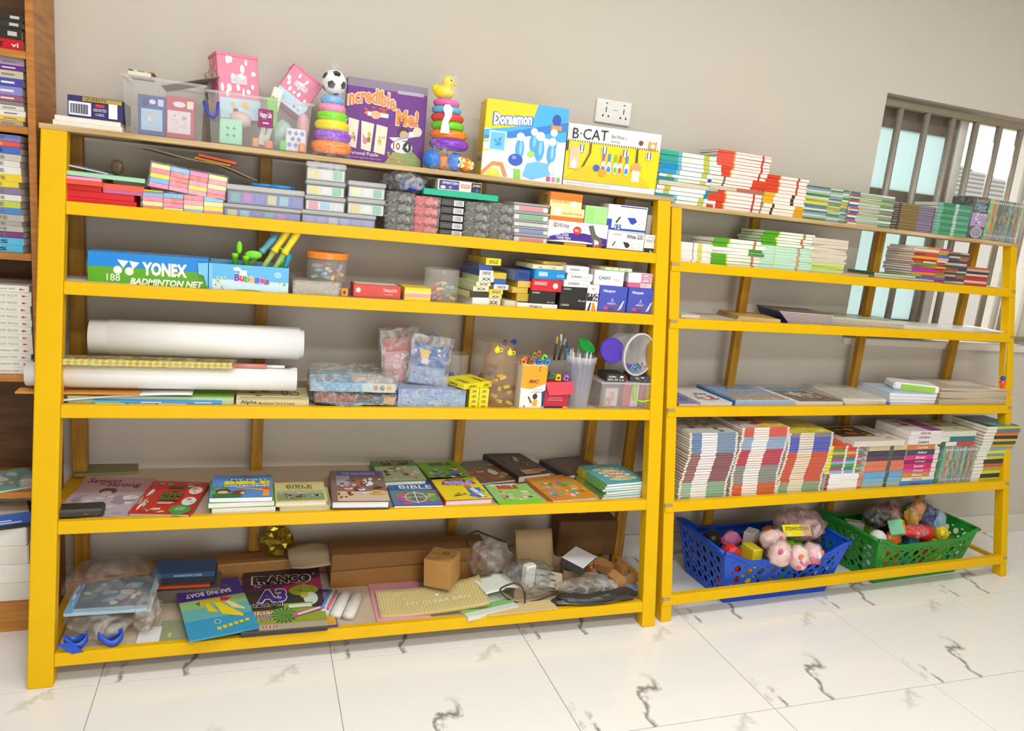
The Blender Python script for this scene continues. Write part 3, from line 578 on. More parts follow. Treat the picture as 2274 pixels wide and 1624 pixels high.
def duck(r, Xc, z, off):
    P = lambda u, v: (S.x(u, v, off + .03) - Xc, S.zz(u, v, off + .03) - z); Y = mat('f6dc1a', .3)
    g = G(); x, zz = P(986, 205); g.ball((x, 0, zz), .036, Y, 16, (1, .75, .62)); g.ball((x - .026, 0, zz + .008), .015, Y, 10, (1, .8, .9)); ob('duck_body', g.mesh('duck_body', True), r)
    x, zz = P(995, 184); g = G(); g.ball((x, 0, zz), .021, Y, 16); h = ob('duck_head', g.mesh('duck_head', True), r)
    g = G(); g.ball((x + .022, -.004, zz - .003), .009, mat('f5c51c', .3), 10, (1.2, 1, .5)); ob('beak', g.mesh('beak', True), h)
    g = G(); g.ball((x + .006, -.0195, zz + .006), .0032, mat('6b6250', .3), 8); ob('eye', g.mesh('eye'), h)
    g = G(); g.lathe([(.01, 0), (.007, P(986, 222)[1])], 12, mat('d9d4cc', .5)); ob('peg', g.mesh('peg'), r)
    x, zz = P(982, 268); g = G(); n = 14
    pr = [(-.018, -.045), (.012, -.045), (.012, -.03), (.006, -.01), (.016, .01), (.018, .035), (.006, .046), (-.008, .044), (-.014, .03), (-.006, .012), (-.014, -.01)]
    g.add([(x + a, -.062, zz + b) for a, b in pr] + [(x + a, -.060, zz + b) for a, b in pr], [tuple(range(11)), tuple(range(21, 10, -1))] + [(k, k + 11, (k + 1) % 11 + 11, (k + 1) % 11) for k in range(11)], mat('f4f2ee', .6)); ob('paper_tag', g.mesh('paper_tag'), r)
    for u, v, rad, c in ((956, 346, .031, '2f78d0'), (985, 341, .029, 'f08a28'), (1008, 350, .031, '2f78d0'), (1032, 347, .025, 'f08a28')):
        x, zz = P(u, v); g = G(); g.ball((x, -.02 if u != 985 else 0, rad + .001), rad, mat(c, .3), 16); bo = ob('base_ball', g.mesh('base_ball', True), r)
        if u > 1000:
            g = G(); nn = 12; cz = rad + .001; cxx, cyy = x + rad * .45, -.02 - rad * .92
            for k in range(nn):
                t0, t1 = 2 * math.pi * k / nn, 2 * math.pi * (k + 1) / nn; g.add([(cxx, cyy, cz), (cxx + rad * .5 * math.cos(t0), cyy, cz + rad * .6 * math.sin(t0)), (cxx + rad * .5 * math.cos(t1), cyy, cz + rad * .6 * math.sin(t1))], [(0, 1, 2)], ('f2d21e', 'f4f2ee', 'e8782a')[k % 3])
            ob('pinwheel_print', g.mesh('pinwheel_print'), bo)
    x, zz = P(990, 280)
    g = G(); g.lathe([(.066, .002), (.062, .05), (.044, .13), (.03, P(988, 172)[1] + .004)], 20, clear('net', 'ffffff', .10, .1, .5, 60), cap=False); ob('net_bag', g.mesh('net_bag', True), r, (x, 0, 0))
stacker('ring stacker topped with a yellow duck beside the bowling box', 992, [(954, 1037, 310, 333, '8a3fc8', 1), (955, 1034, 291, 311, 'f58a2c', 1), (957, 1029, 271, 291, '6fd428', 0), (958, 1027, 254, 273, 'e8493e', 1), (960, 1022, 238, 255, '63b8e4', 1), (963, 1018, 222, 239, 'ef6fae', 1)], .012, duck, 1)
# boxed games
bx(S, 'game_box', 'large purple game box with orange title between the two ring stackers', 'game box', (769, 946, 182, 350), '6d2a86', .07, .09, rz=-.02, c=.002, pl=[('r', 0, 0, 1, 1, '5a2070')],
   pf=[('r', 0, .9, 1, 1, '8a7a90'), ('r', .62, .88, .95, .92, 'b7a9bc'), ('t', 'ncredible', .02, .66, .6, .84, 'f28a3a', {'o': 'f4d9c0', 'arc': .06, 'b': .03}), ('t', 'Me!', .62, .5, .9, .7, 'f28a3a', {'o': 'f4d9c0', 'b': .04}), ('a', .2, .56, .55, .7, ['e05a28', 'e88a3a', 'c9451e'], 8, 2, .25), ('r', .26, .57, .52, .62, 'f1e6e0'), ('e', .36, .59, .06, .05, 'e9b48e'),
       ('p', [(.04, .18), (.14, .16), (.16, .5), (.03, .52)], 'efe4cc'), ('p', [(.2, .16), (.32, .14), (.35, .48), (.19, .5)], 'efe4cc'), ('p', [(.36, .14), (.5, .12), (.52, .46), (.38, .48)], 'efe4cc'), ('a', .05, .2, .14, .4, ['8a5a3a', '6d2a86', 'd89a78'], 5, 1, .3), ('a', .21, .2, .33, .4, ['a5623a', 'd08a9a', 'c9b44a'], 6, 2, .3), ('a', .38, .16, .5, .36, ['8aa83a', '5f8a2a', 'd8c04a'], 6, 3, .3),
       ('e', .72, .42, .07, .07, '3c2418'), ('e', .73, .39, .055, .055, 'dda27c'), ('p', [(.54, .34), (.7, .36), (.94, .4), (.95, .46), (.8, .44), (.78, .33), (.6, .30)], 'f4efea'), ('e', .9, .45, .06, .06, 'e6d8c4'), ('p', [(.5, .02), (.97, .02), (.97, .1), (.85, .2), (.72, .23), (.6, .16)], '9aa860'), ('a', .52, .02, .95, .2, ['c9a86a', '7fa05a', 'd86a4a', 'b9c88a'], 14, 5, .15), ('e', .71, .24, .14, .075, 'f6f2ee'), ('t', '10', .6, .2, .69, .29, 'a02a2a'), ('e', .78, .245, .055, .065, '2a2426'), ('t', '4', .76, .21, .8, .29, 'f4f2ee'), ('t', 'x', .715, .21, .735, .24, '2a2426'), ('t', 'Personal Puzzle', .06, .085, .42, .13, 'e6cfe4'), ('t', 'a keepsake jigsaw for little hands', .04, .04, .46, .065, 'c4a6cc')])
blue = '2f9be0'
bx(S, 'game_box', 'yellow and blue bowling game box with blue skittles printed on it', 'game box', (1080, 1258, 229, 385), 'f4d511', .11, .012, rz=-.10, c=.002,
   pl=[('t', 'Doraemon', .18, .2, .82, .28, '9fb9e8', {'o': '8a8a50'}), ('e', .5, .5, .28, .2, 'e6c40c')],
   pf=[('r', 0, 0, 1, .62, 'f6f7fa'), ('p', [(0, .6), (.55, .72), (.62, 1), (1, 1), (1, .2), (.92, .55), (.5, .62), (0, .5)], '46aee8'), ('p', [(0, .52), (1, .82), (1, .7), (0, .44)], '2f7fd4'), ('p', [(.1, .38), (1, .56), (1, .0), (.5, .0), (.1, .12)], 'e9f1f8'),
       ('p', [(0, .45), (.3, .5), (.3, .53), (0, .48)], 'cfe04a'), ('p', [(0, .32), (.25, .36), (.25, .38), (0, .35)], 'cfe04a'), ('t', 'Doraemon', .1, .67, .56, .83, 'dcecfa', {'o': '2f66c8', 'b': .05, 'ow': .06, 'sl': .05}), ('e', .86, .83, .055, .075, '2b56b0'), ('r', .8, .7, .93, .76, 'e89a3a'),
       ('r', .06, .34, .27, .6, 'bfe3f4'), ('r', .08, .36, .25, .58, '6fc0ea'), ('a', .1, .38, .23, .54, ['3a92d4', '5fb4e8'], 6, 4, .3)]
      + [s for (cx, cy, k) in ((.44, .4, 1), (.6, .5, .9), (.68, .42, 1.1), (.84, .52, .9), (.83, .38, 1)) for s in (('e', cx, cy, .055 * k, .14 * k, '4fa6e2'), ('e', cx + .012, cy + .02, .02 * k, .09 * k, '8cc8f0'), ('e', cx, cy + .16 * k, .05 * k, .055 * k, 'f2f4f8'))]
      + [('e', .4, .22, .11, .09, 'e6eaf2'), ('e', .4, .25, .09, .08, '3156bc'), ('e', .38, .28, .03, .025, '7a96e0'), ('p', [(.5, .06), (.62, .02), (.84, .1), (.86, .24), (.66, .26), (.54, .22)], '6fbce8'), ('e', .88, .2, .07, .09, 'eef2f6'), ('p', [(0, .06), (.12, .2), (.25, .2), (.32, .02), (.27, .02), (.22, .15), (.13, .15), (0, 0)], 'f0913a'), ('p', [(.0, .0), (.13, .12), (.2, .11), (.25, .0)], 'f2e04a'), ('p', [(.39, .13), (.47, .13), (.48, .0), (.4, .0)], '8ccf3a'), ('e', .58, .35, .045, .04, 'a8dc4a'), ('r', .8, .02, .85, .08, 'c2497a'), ('r', .87, .02, .91, .08, 'd67aa6'), ('r', .93, .02, .97, .08, '7ab84a')])
bx(S, 'game_box', 'white and yellow bowling game box at the end of the top board', 'game box', (1262, 1462, 285, 413), 'f3f1ec', .10, .010, rz=-.10, c=.002,
   pl=[('r', 0, 0, 1, .86, '4a463a'), ('r', .2, .25, .8, .8, 'e8dca0')],
   pf=[('r', 0, .1, 1, .72, 'f2d80e'), *[('r', .01 + .0245 * k, .715, .02 + .0245 * k, .745, '6b5a14') for k in range(40)], ('t', 'B·CAT', .05, .76, .42, .93, '26231f', {'b': .0, 'sl': .02}), ('t', 'Best Mover a', .46, .84, .62, .9, '6a645c', {'b': 0}), ('t', 'Bowling', .46, .76, .55, .81, '6a645c', {'b': 0}), ('e', .78, .82, .025, .04, '8a3f3a'), ('p', [(.86, .74), (.95, .74), (.955, .88), (.935, .85), (.885, .85), (.865, .88)], 'e9a24a'), ('e', .91, .79, .025, .035, 'f6ead8'),
       ('p', [(.24, .72), (.26, .72), (.26, .56), (.19, .3), (.17, .3), (.24, .56)], '6a5a1c'), ('p', [(.74, .72), (.76, .72), (.78, .2), (.75, .2)], '6a5a1c'), ('r', 0, .56, .02, .72, '4a4238'), ('p', [(.0, .1), (.2, .34), (.75, .34), (.95, .1)], 'e2c60a'),
       ('r', .04, .28, .14, .58, 'eec9a0'), ('e', .09, .56, .055, .09, 'efc49a'), ('e', .09, .36, .03, .07, 'f6eee4'), ('e', .76, .4, .055, .09, 'e9a860'), ('r', .72, .18, .8, .36, 'f2e6da')]
      + [s for cx, c in ((.16, '2c2a28'), (.4, '2c2a28'), (.62, '2c2a28'), (.88, '2c2a28')) for s in (('r', cx - .03, .56, cx + .03, .68, 'efece6'), ('r', cx - .022, .57, cx - .012, .68, c), ('r', cx + .012, .57, cx + .022, .68, c))]
      + [s for cx, c in ((.40, '9a6ac0'), (.46, '4a8ad8'), (.53, '7ac84a'), (.58, 'e8682a'), (.65, '4a8ad8')) for s in (('r', cx - .012, .4, cx + .012, .58, c), ('e', cx, .36, .028, .1, 'efe9d8'), ('e', cx, .33, .02, .05, c))]
      + [('e', .33, .33, .035, .055, '3f5fc0'), ('e', .4, .26, .04, .06, 'e2a80e'), ('t', 'Bowling your happy time with cute cat friends', .04, .03, .5, .065, '8a857c', {'b': 0})])

# ================================================================ wide rack, second shelf
S = A[2]
R_ = 'd8141c'
zc = S.z
o1 = bx(S, 'stationery_box', 'lowest long red box on the second shelf by the corner post', 'box', (146, 303, 436, 462), R_, .18, .008, h=.021, group='red boxes'); 
o2 = bx(S, 'stationery_box', 'middle long red box on the second shelf by the corner post', 'box', (141, 298, 422, 440), 'd21820', .18, .008, top(o1), h=.019, group='red boxes')
o3 = bx(S, 'stationery_box', 'short red box under the orange clipboard', 'box', (146, 226, 410, 426), 'd81a20', .17, .008, top(o2), h=.017, group='red boxes')
o4 = lay(S, 'clipboard_folder', 'orange folder sticking out above the red boxes', (136, 228, 398, 412), .2, 'ef6a4a', off=-.008, z0=top(o3), th=.012, cat='folder', pages='e05a3c')
o5 = lay(S, 'folder', 'magenta folder between the orange and mint folders', (142, 226, 391, 400), .19, 'd83a98', off=.004, z0=top(o4), th=.010, cat='folder', pages='f0b0d0')
o6 = lay(S, 'folder', 'mint green folder with a curled corner above the red boxes', (142, 322, 380, 396), .19, '86cc9c', off=.004, z0=top(o5), th=.013, cat='folder', pages='a8d8b4', ry=.015)
o7 = lay(S, 'picture_folder', 'navy picture folder propped on the mint folder against the post', (150, 240, 360, 372), .15, '3b3f9a', off=.03, z0=top(o6) + .006, th=.006, cat='folder', ry=.13, pt=[('r', .05, .05, .75, .95, 'd8d2de'), ('a', .3, .2, .75, .9, ['e8a82a', 'd8508a', 'c04a3a', 'f0d05a'], 12, 6, .2)])
p1 = lay(S, 'pad', 'magenta pad under the orange pads beside the red boxes', (229, 316, 424, 432), .16, 'd23f8c', off=.006, z0=top(o2), th=.012, cat='pad', pages='c86a94')
p2 = lay(S, 'pad', 'orange topped pad beside the red boxes', (228, 320, 411, 423), .16, 'ee7a48', off=.006, z0=top(p1), th=.015, cat='pad', pages='ea6448')
blob(S, 'bag', 'small crumpled clear bag on the mint folder', 'bag', (242, 272, 354, 384), clear('bag_brown', 'c9b294', .3, .2, .5), .05, .1, top(o6), 6, .3)
PADC = ['f2a0b8', '8ec6ee', 'f6e04a', 'ee7a6a', 'ec88b8', 'f2ec9a', '7ab8e8', 'f08a94']
def padpack(label, px, off, cols, rows, ry, seed, z0=None, tilt=0):
    X0, X1, z, zt = span(S, px, off, z0); w = X1 - X0; h = zt - z; d = .09
    r = root(S, 'note_pad_pack', label, 'note pads', ((X0 + X1) / 2, S.y + off + d / 2, z), 0, 'shrink-wrapped note pad packs'); r.rotation_euler.y = ry
    rn = random.Random(seed); cw = w / cols; rhh = h / rows
    for a in range(cols):
        last = None
        for b in range(rows):
            c = rn.choice([q for q in PADC if q != last]); last = c
            g = G(); g.box(-cw / 2 + .0008, cw / 2 - .0008, -d / 2, d / 2, 0, rhh - .0006, mat(c, .6), .001)
            ob('note_pad', g.mesh('note_pad'), r, (-w / 2 + cw * (a + .5), 0, rhh * b))
    ob('plastic_wrap', film(w + .002, d + .002, h + .002, .003, seed, 8), r); o_top[r.name] = zt; return r
k1 = padpack('lower shrink-wrapped pack of coloured note pads resting on the rail', (316, 496, 432, 468), .010, 4, 4, .0, 3)
k2 = padpack('upper shrink-wrapped pack of coloured note pads sloping to the right', (330, 500, 377, 437), .010, 4, 5, .10, 5, top(k1) + .004)
k3 = lay(S, 'note_pad', 'yellow note pads tucked under the sloping note pad pack', (318, 362, 421, 436), .08, 'e8cc2a', off=.002, z0=top(k1), th=.004, cat='note pads', pages='e0c020')
sh = sheet(S, 'carton_sheet', 'long grey carton sheet lying over the coloured note pads', 'carton', (S.x(440, 385, .06), S.y + .11, top(k2) + .024), .345, .13, mat('9c8a6c', .8), lambda x, y: -.03 * x / .3 + .010 * math.cos(10 * x) + .004 * math.sin(30 * x + 9 * y), ry=.06, th=.003)
lay(S, 'folder', 'yellow folder lying on the grey carton sheet', (432, 512, 372, 384), .1, 'f0b81c', off=.06, z0=top(k2) + .030, th=.006, cat='folder', pages='e8a80c', ry=.12)
lay(S, 'folder', 'salmon red folder lying on the yellow folder', (440, 526, 364, 374), .1, 'f26a54', off=.05, z0=top(k2) + .038, th=.007, cat='folder', pages='ee5a44', ry=.12)
CLR = clear('case', 'f2f4f6', .22, .1)
def case(label, px, off, n, cols, body, z0=None, group=None, d=.08, name='marker_case', cat='case', h=None):
    X0, X1, z, zt = span(S, px, off, z0); w = X1 - X0; h = h or zt - z
    r = root(S, name, label, cat, ((X0 + X1) / 2, S.y + off + d / 2, z), 0, group)
    g = G(); g.box(-w / 2, w / 2, -d / 2, d / 2, 0, h * .7, CLR, .003); ob('case_body', g.mesh('case_body'), r)
    g = G(); g.box(-w / 2 - .002, w / 2 + .002, -d / 2 - .002, d / 2 + .002, h * .7 + .0002, h - .0004, clear('case_lid', 'f4f4f2', .40, .12), .003); ob('case_lid', g.mesh('case_lid'), r)
    g = G(); g.box(-w / 2 + .003, w / 2 - .003, -d / 2 + .004, d / 2 - .004, .0015, h * .62, mat(body, .5)); ob('inner_tray', g.mesh('inner_tray'), r)
    for i in range(n):
        c = cols[i % len(cols)]; cw = (w - .012) / n; g = G(); g.box(-cw * .38, cw * .38, -d / 2 + .0025, -d / 2 + .03, h * .1, h * .58, mat(c, .4), .001); ob('compartment', g.mesh('compartment'), r, (-w / 2 + .006 + cw * (i + .5), 0, 0))
    o_top[r.name] = z + h; return r
VI = ['4f9a86', 'b050b0', '6a58b8', 'c9c27a', '7ab8c0', '4a62b0']
m1 = case('lower long violet marker case resting on the rail', (497, 668, 458, 492), .008, 6, VI[3:] + VI[:3], '5b62b8', group='violet marker cases')
m2 = case('upper long violet marker case under the blue pens', (504, 675, 416, 460), .008, 6, VI, '5c58b4', z0=top(m1), group='violet marker cases')
m3 = case('long violet marker case under the clear organiser boxes', (670, 834, 472, 500), .008, 6, ['8a88c8', '9a8ac8', 'b8b0c0', '8aa0d0'], '7a80c0', group='violet marker cases')
for i, (a, b, v) in enumerate(((600, 655, 409), (560, 640, 407))):
    X0 = S.x(a, v, .03); X1 = S.x(b, v, .03); g = G(); g.tube([(X0, 0, .005), (X1 - .012, 0, .005)], .005, mat('2f8fd8', .35)); p = root(S, 'marker_pen', ['front blue pen lying on the upper violet marker case', 'rear blue pen lying on the upper violet marker case'][i], 'pen', (0, S.y + .03 + .014 * i, top(m2) + .0005), 0, 'blue pens on the case')
    ob('barrel', g.mesh('barrel', True), p); g = G(); g.tube([(X1 - .012, 0, .005), (X1, 0, .005)], .004, mat('2a5a9a', .35)); ob('cap', g.mesh('cap', True), p)
OC = ['e8d052', 'e6e2d8', '5cc27a']
zt_ = top(m3)
c1 = case('lowest clear organiser box of the left pile', (678, 766, 436, 474), .008, 3, ['e0788a', '8cc4e4', 'd8d6d2'], 'dcd8d0', z0=zt_, group='clear organiser boxes', name='organiser_box', cat='organiser')
c2 = case('middle clear organiser box of the left pile', (680, 766, 402, 438), .008, 3, OC, 'dcd8d0', z0=top(c1), group='clear organiser boxes', name='organiser_box', cat='organiser')
c3 = case('topmost clear organiser box of the left pile', (681, 768, 362, 402), .008, 3, OC, 'dcd8d0', z0=top(c2), group='clear organiser boxes', name='organiser_box', cat='organiser')
ob('plastic_wrap', film(.105, .085, top(c3) - top(c2), .003, 3, 6), c3)
c4 = case('lower clear organiser box of the right pile', (772, 854, 441, 480), .008, 3, ['e2c860', 'e6e2d8', '6ab89a'], 'dcd8d0', z0=zt_, group='clear organiser boxes', name='organiser_box', cat='organiser')
c5 = case('upper clear organiser box of the right pile', (774, 856, 404, 441), .008, 3, ['e8e2b0', 'e6e2d8', '6ab88a'], 'dcd8d0', z0=top(c4), group='clear organiser boxes', name='organiser_box', cat='organiser')
def packs(desc, px, n, col, off, label_fn=None, d=.1, bar=False, wrapm=None, group=None):
    X0, X1, z, zt = span(S, px, off); h = (zt - z) / n; w = X1 - X0
    for i in range(n):
        pos = 'topmost' if i == n - 1 else NUM[i]
        r = root(S, 'wrapped_pack', f'{pos} pack in the {desc}', 'pack', ((X0 + X1) / 2, S.y + off + d / 2, z + h * i), 0, 'packs in the ' + desc)
        c = .003 if bar else .006
        g = G(); g.box(-w / 2 + .002, w / 2 - .002, -d / 2 + .002, d / 2, .0008, h - .0008, mat(col, .35, var=.15), c); ob('pack_body', g.mesh('pack_body'), r)
        if bar: prints(r, ((-w / 2, -d / 2 + .002, 0), (w, 0, 0), (0, 0, h), (0, -1, 0)), [('r', .55, .12, .95, .85, 'e9e8ec')] + [('r', .60 + .03 * k, .2, .61 + .03 * k + .008 * (k % 2), .78, '77747c') for k in range(10)] + [('r', .1, .3, .4, .36, '6a6866'), ('r', .14, .55, .42, .6, '807e7a')], 'barcode_label')
        else: ob('plastic_wrap', film(w, d, h, .0035, i * 5 + int(px[0]), 6, clear('film_shiny', 'f2efe9', .20, .08, 1.0, 45)), r)
    return zt
packs('black wrapped pile next to the organiser boxes', (857, 917, 427, 508), 4, '3c3a38', .008)
packs('red wrapped pile under the teal tray', (918, 975, 437, 514), 4, 'd8505c', .008)
zb = packs('black barcoded pile under the teal tray', (976, 1031, 442, 518), 5, '45433f', .008, bar=True)
packs('black wrapped pile right of the barcoded boxes', (1031, 1085, 450, 523), 4, '4b4945', .008)
packs('black wrapped pile left of the coloured card packs', (1085, 1141, 453, 529), 4, '4f4d49', .008)
bl = blob(S, 'bag', 'grey plastic bag with blue contents on the black wrapped pile', 'bag', (852, 958, 370, 432), clear('bag_grey', 'c4c0be', .45, .2, .7), .12, .02, S.zz(890, 428, .008), 11, .22)
g = G(); g.box(-.04, .035, -.045, .03, .008, .05, mat('2f58c8', .4), .01); ob('blue_content', g.mesh('blue_content'), bl, (.02, 0, 0))
tt = bx(S, 'tray', 'teal plastic tray lying across the wrapped piles', 'tray', (940, 1107, 428, 447), '1fb48e', .12, .010, S.zz(1000, 440, .008) + .004, h=.020, ry=.0)
zb2 = top(tt)
pb = bx(S, 'pen_box', 'open white and purple pen box on the teal tray', 'box', (972, 1070, 402, 426), 'f0ddd2', .1, .012, zb2, pf=[('r', .03, .1, .48, .92, '3c3a82'), ('t', 'SMARTGEN', .1, .58, .46, .82, 'e6e2f0'), ('t', 'RT', .26, .18, .32, .4, 'e6e2f0'), ('e', .12, .28, .06, .14, 'e6e2f0'), ('r', .52, .35, .72, .7, 'e2705c'), ('t', 'REYNS', .54, .4, .7, .64, 'f6eae4'), ('r', .76, .05, .99, .95, '2e2a28'), ('t', 'JUMBO', .79, .55, .97, .8, 'e8e4e0'), ('e', .9, .25, .04, .14, '2a62c0')])
X = S.x(1020, 395, .05)
sheet(S, 'box_flap', 'dark torn carton flap standing behind the white and purple pen box', 'carton', (X, S.y + .075, top(pb) + .012), .15, .07, mat('5d5440', .8), lambda x, y: .012 * math.sin(22 * x) + .06 * max(0, y) * (1 + math.sin(30 * x)), th=.0015)
cp = None
for i, (c, y0, y1) in enumerate((('e05a60', 520, 537), ('5566c8', 505, 519), ('d6d4d0', 490, 504), ('3cb84e', 471, 489), ('ee7a78', 452, 470))):
    z0_ = S.z if cp is None else top(cp)
    cp = case(f"{['lowest red', 'blue', 'white', 'green', 'topmost red'][i]} banded card pack in the pile by the orange boxes", (1141, 1220, y0, y1), .006, 1, [c], 'eceae6', z0=z0_, group='banded card packs', d=.11, name='card_pack', cat='card pack')
cx_ = bx(S, 'marker_box', 'white and purple correction tape box with a pen picture', 'box', (1216, 1349, 494, 548), 'f3f1f0', .12, .006, pf=[('p', [(0, .35), (.25, .55), (.6, .6), (1, .45), (1, .2), (.6, .28), (.25, .28), (0, .22)], '4a2f94'), ('r', 0, 0, 1, .2, '2a2624'), ('t', 'SWrite', .1, .74, .34, .92, '8a8682', {'s': .3}), ('t', '·S', .06, .74, .12, .92, 'e0402c'), ('e', .48, .68, .07, .16, 'e2341e'), ('t', 'NO.1', .44, .62, .52, .74, 'f6eee0'), ('t', 'CORRECTION', .04, .42, .34, .54, 'efeaf8'), ('t', 'TAPE PEN', .14, .3, .38, .4, 'efeaf8'), ('r', .28, .04, .66, .18, 'e2a21e'), ('p', [(.66, .9), (.74, .94), (.8, .6), (.92, .4), (.92, .02), (.78, .02), (.74, .4)], '6a6660'), ('p', [(.78, .4), (.86, .34), (.88, .06), (.8, .06)], 'e9e4f0'), ('p', [(.80, .2), (.87, .22), (.88, .06), (.8, .06)], 'e2502c')])
or1 = bx(S, 'chalk_box', 'lower orange and cream box with white disc', 'box', (1222, 1297, 462, 494), 'f2a84a', .12, .008, top(cx_), pf=[('r', 0, .35, 1, 1, 'f8dfa4'), ('r', 0, 0, 1, .3, 'ee7a24'), ('e', .2, .65, .1, .24, 'f6f2ea'), ('t', 'COLOUR CHALK', .32, .5, .94, .66, 'c8842c')], group='orange boxes')
or2 = bx(S, 'chalk_box', 'upper orange and cream box turned to show its side', 'box', (1222, 1293, 429, 462), 'f2a84a', .12, .008, top(or1), rz=.0, pl=[('r', .5, .2, .8, .8, '9a8a58'), ('r', .1, .2, .4, .8, 'c9b070')], pf=[('r', 0, 0, 1, .45, 'f8dfa4'), ('r', 0, .5, 1, 1, 'ef7d22'), ('e', .76, .28, .1, .22, 'f6f2ea'), ('t', 'COLOUR CHALK', .06, .3, .62, .44, 'c8742c')], group='orange boxes')
gp = bx(S, 'block_pack', 'pale green clear pack beside the orange boxes', 'pack', (1299, 1349, 458, 500), 'b9d8a8', .09, .008, top(cx_), pf=[('r', .06, .05, .44, .9, '9ee07a'), ('r', .52, .05, .94, .85, 'a8e288')])
wb = bx(S, 'marker_box', 'lower white board marker box with black ink splash', 'box', (1349, 1430, 516, 560), 'f2efec', .12, .006, pf=[('r', 0, 0, 1, .14, '34322f'), ('t', 'White', .5, .7, .76, .9, '2a2826'), ('t', 'BOARD', .8, .82, .96, .92, '55524e'), ('t', 'MARKER', .8, .7, .96, .8, '55524e'), ('r', .14, .82, .36, .9, 'e2b8a8'), ('p', [(.42, .52), (.56, .5), (.62, .36), (.56, .22), (.5, .26)], '3c3a30'), ('p', [(.16, .28), (.22, .5), (.2, .52), (.13, .3)], '2a2826'), ('a', .66, .2, .9, .5, ['b8b4ae'], 6, 2, .12)])
wr = bx(S, 'marker_box', 'narrow white board marker box wedged by the right post', 'box', (1431, 1457, 522, 564), 'f2efec', .12, .006, pf=[('r', 0, 0, 1, .32, '3a3834'), ('t', 'WHITE', .1, .6, .9, .78, '6a6662', {'b': 0}), ('t', '8x1', .5, .04, .9, .22, 'e8e4de'), ('r', .2, .86, .8, .9, 'e0a0a0')])
wu = bx(S, 'marker_box', 'upper open white marker box with blue ink splash', 'box', (1352, 1437, 457, 514), 'f2efec', .12, .004, top(wb) + .0003, rz=-.06, pf=[('r', 0, .04, 1, .12, '2c4cb0'), ('r', 0, .08, .12, .45, '2c4cb0'), ('r', .2, .06, .36, .26, '2c4cb0'), ('t', '12', .22, .08, .34, .24, 'e8ecf6'), ('p', [(.5, .55), (.7, .56), (.76, .42), (.66, .3), (.6, .34)], '2a4ab4'), ('p', [(.24, .3), (.34, .55), (.3, .56), (.21, .34)], '2a2826'), ('p', [(.3, .78), (.98, .78), (1, .98), (.28, .98)], 'eceaf4'), ('r', .3, .93, .98, .97, '3c3ca8'), ('a', .8, .3, .96, .5, ['b8b4ae'], 5, 2, .15)])
bx(S, 'marker_box', 'grey shaded box behind the open white marker box', 'box', (1436, 1457, 478, 526), 'b9b2a4', .08, .05, top(wr), pf=[('r', .5, .4, .85, .6, '3a3834')])

# ================================================================ wide rack, third shelf
S = A[3]
zS = S.z
lay(S, 'paper_sheet', 'small cream paper lying on the third shelf by the corner', (140, 190, 612, 618), .07, 'cfc0a8', off=.10, th=.003, cat='paper', pages='d8ccb8')
lay(S, 'tray', 'flat white tray edge on the third shelf beside the net box', (137, 300, 614, 626), .06, 'e6e2de', off=.002, th=.008, cat='tray', pages='d8d4d0')
YT = [('r', 0, .56, 1, 1, '1187d8'), ('r', 0, 0, 1, .56, '5aa60c'), ('t', 'YONEX', .44, .36, .82, .78, 'f4f1e6', {'b': .05, 's': 0}), ('t', '188', .15, .14, .26, .36, 'eae6da', {'b': .01}), ('t', 'BADMINTON NET', .34, .06, .96, .27, 'f4f1e6', {'b': .04, 's': .25}), ('e', .24, .48, .036, .125, 'f4f1e6'), ('e', .335, .46, .036, .125, 'f4f1e6'), ('p', [(.235, .8), (.33, .77), (.285, .55)], 'f4f1e6'), ('p', [(.335, .78), (.42, .74), (.365, .52)], 'f4f1e6')]
yn = bx(S, 'net_box', 'long blue and green badminton net box', 'box', (195, 462, 566, 640), '2f8fd8', .09, .012, rz=0, ry=0, c=.0015, pf=YT, pt=[('t', 'BADMINTON NET', .3, .3, .8, .7, 'c9b98a'), ('r', .0, .0, 1, .12, 'b9a878')], pl=[('r', 0, 0, 1, 1, 'b89a70')])
# bubble wand display box
X0, X1, z, zt = span(S, (462, 641, 590, 652), .008); w = X1 - X0; h = zt - z
r = root(S, 'bubble_display_box', 'open sky blue bubble wand display box with a folded flap', 'display box', ((X0 + X1) / 2, S.y + .008 + .06, z))
g = G(); t = .002; d = .12
for a in ((-w / 2, w / 2, -d / 2, -d / 2 + t, 0, h), (-w / 2, w / 2, d / 2 - t, d / 2, 0, h * 1.05), (-w / 2, -w / 2 + t, -d / 2, d / 2, 0, h), (w / 2 - t, w / 2, -d / 2, d / 2, 0, h), (-w / 2, w / 2, -d / 2, d / 2, 0, t)): g.box(*a, mat('7cc6ee', .4))
ob('box_body', g.mesh('box_body'), r)
g = G(); g.add([(-w / 2, -d / 2 - .002, h), (-w / 2 - .028, -d / 2 - .012, h * .98), (-w / 2 - .026, -d / 2 - .012, h * .6), (-w / 2 - .012, -d / 2 - .008, h * .55), (-w / 2, -d / 2 - .002, .004)], [(0, 1, 2, 3, 4)], '79c4f2'); ob('flap', g.mesh('flap'), r)
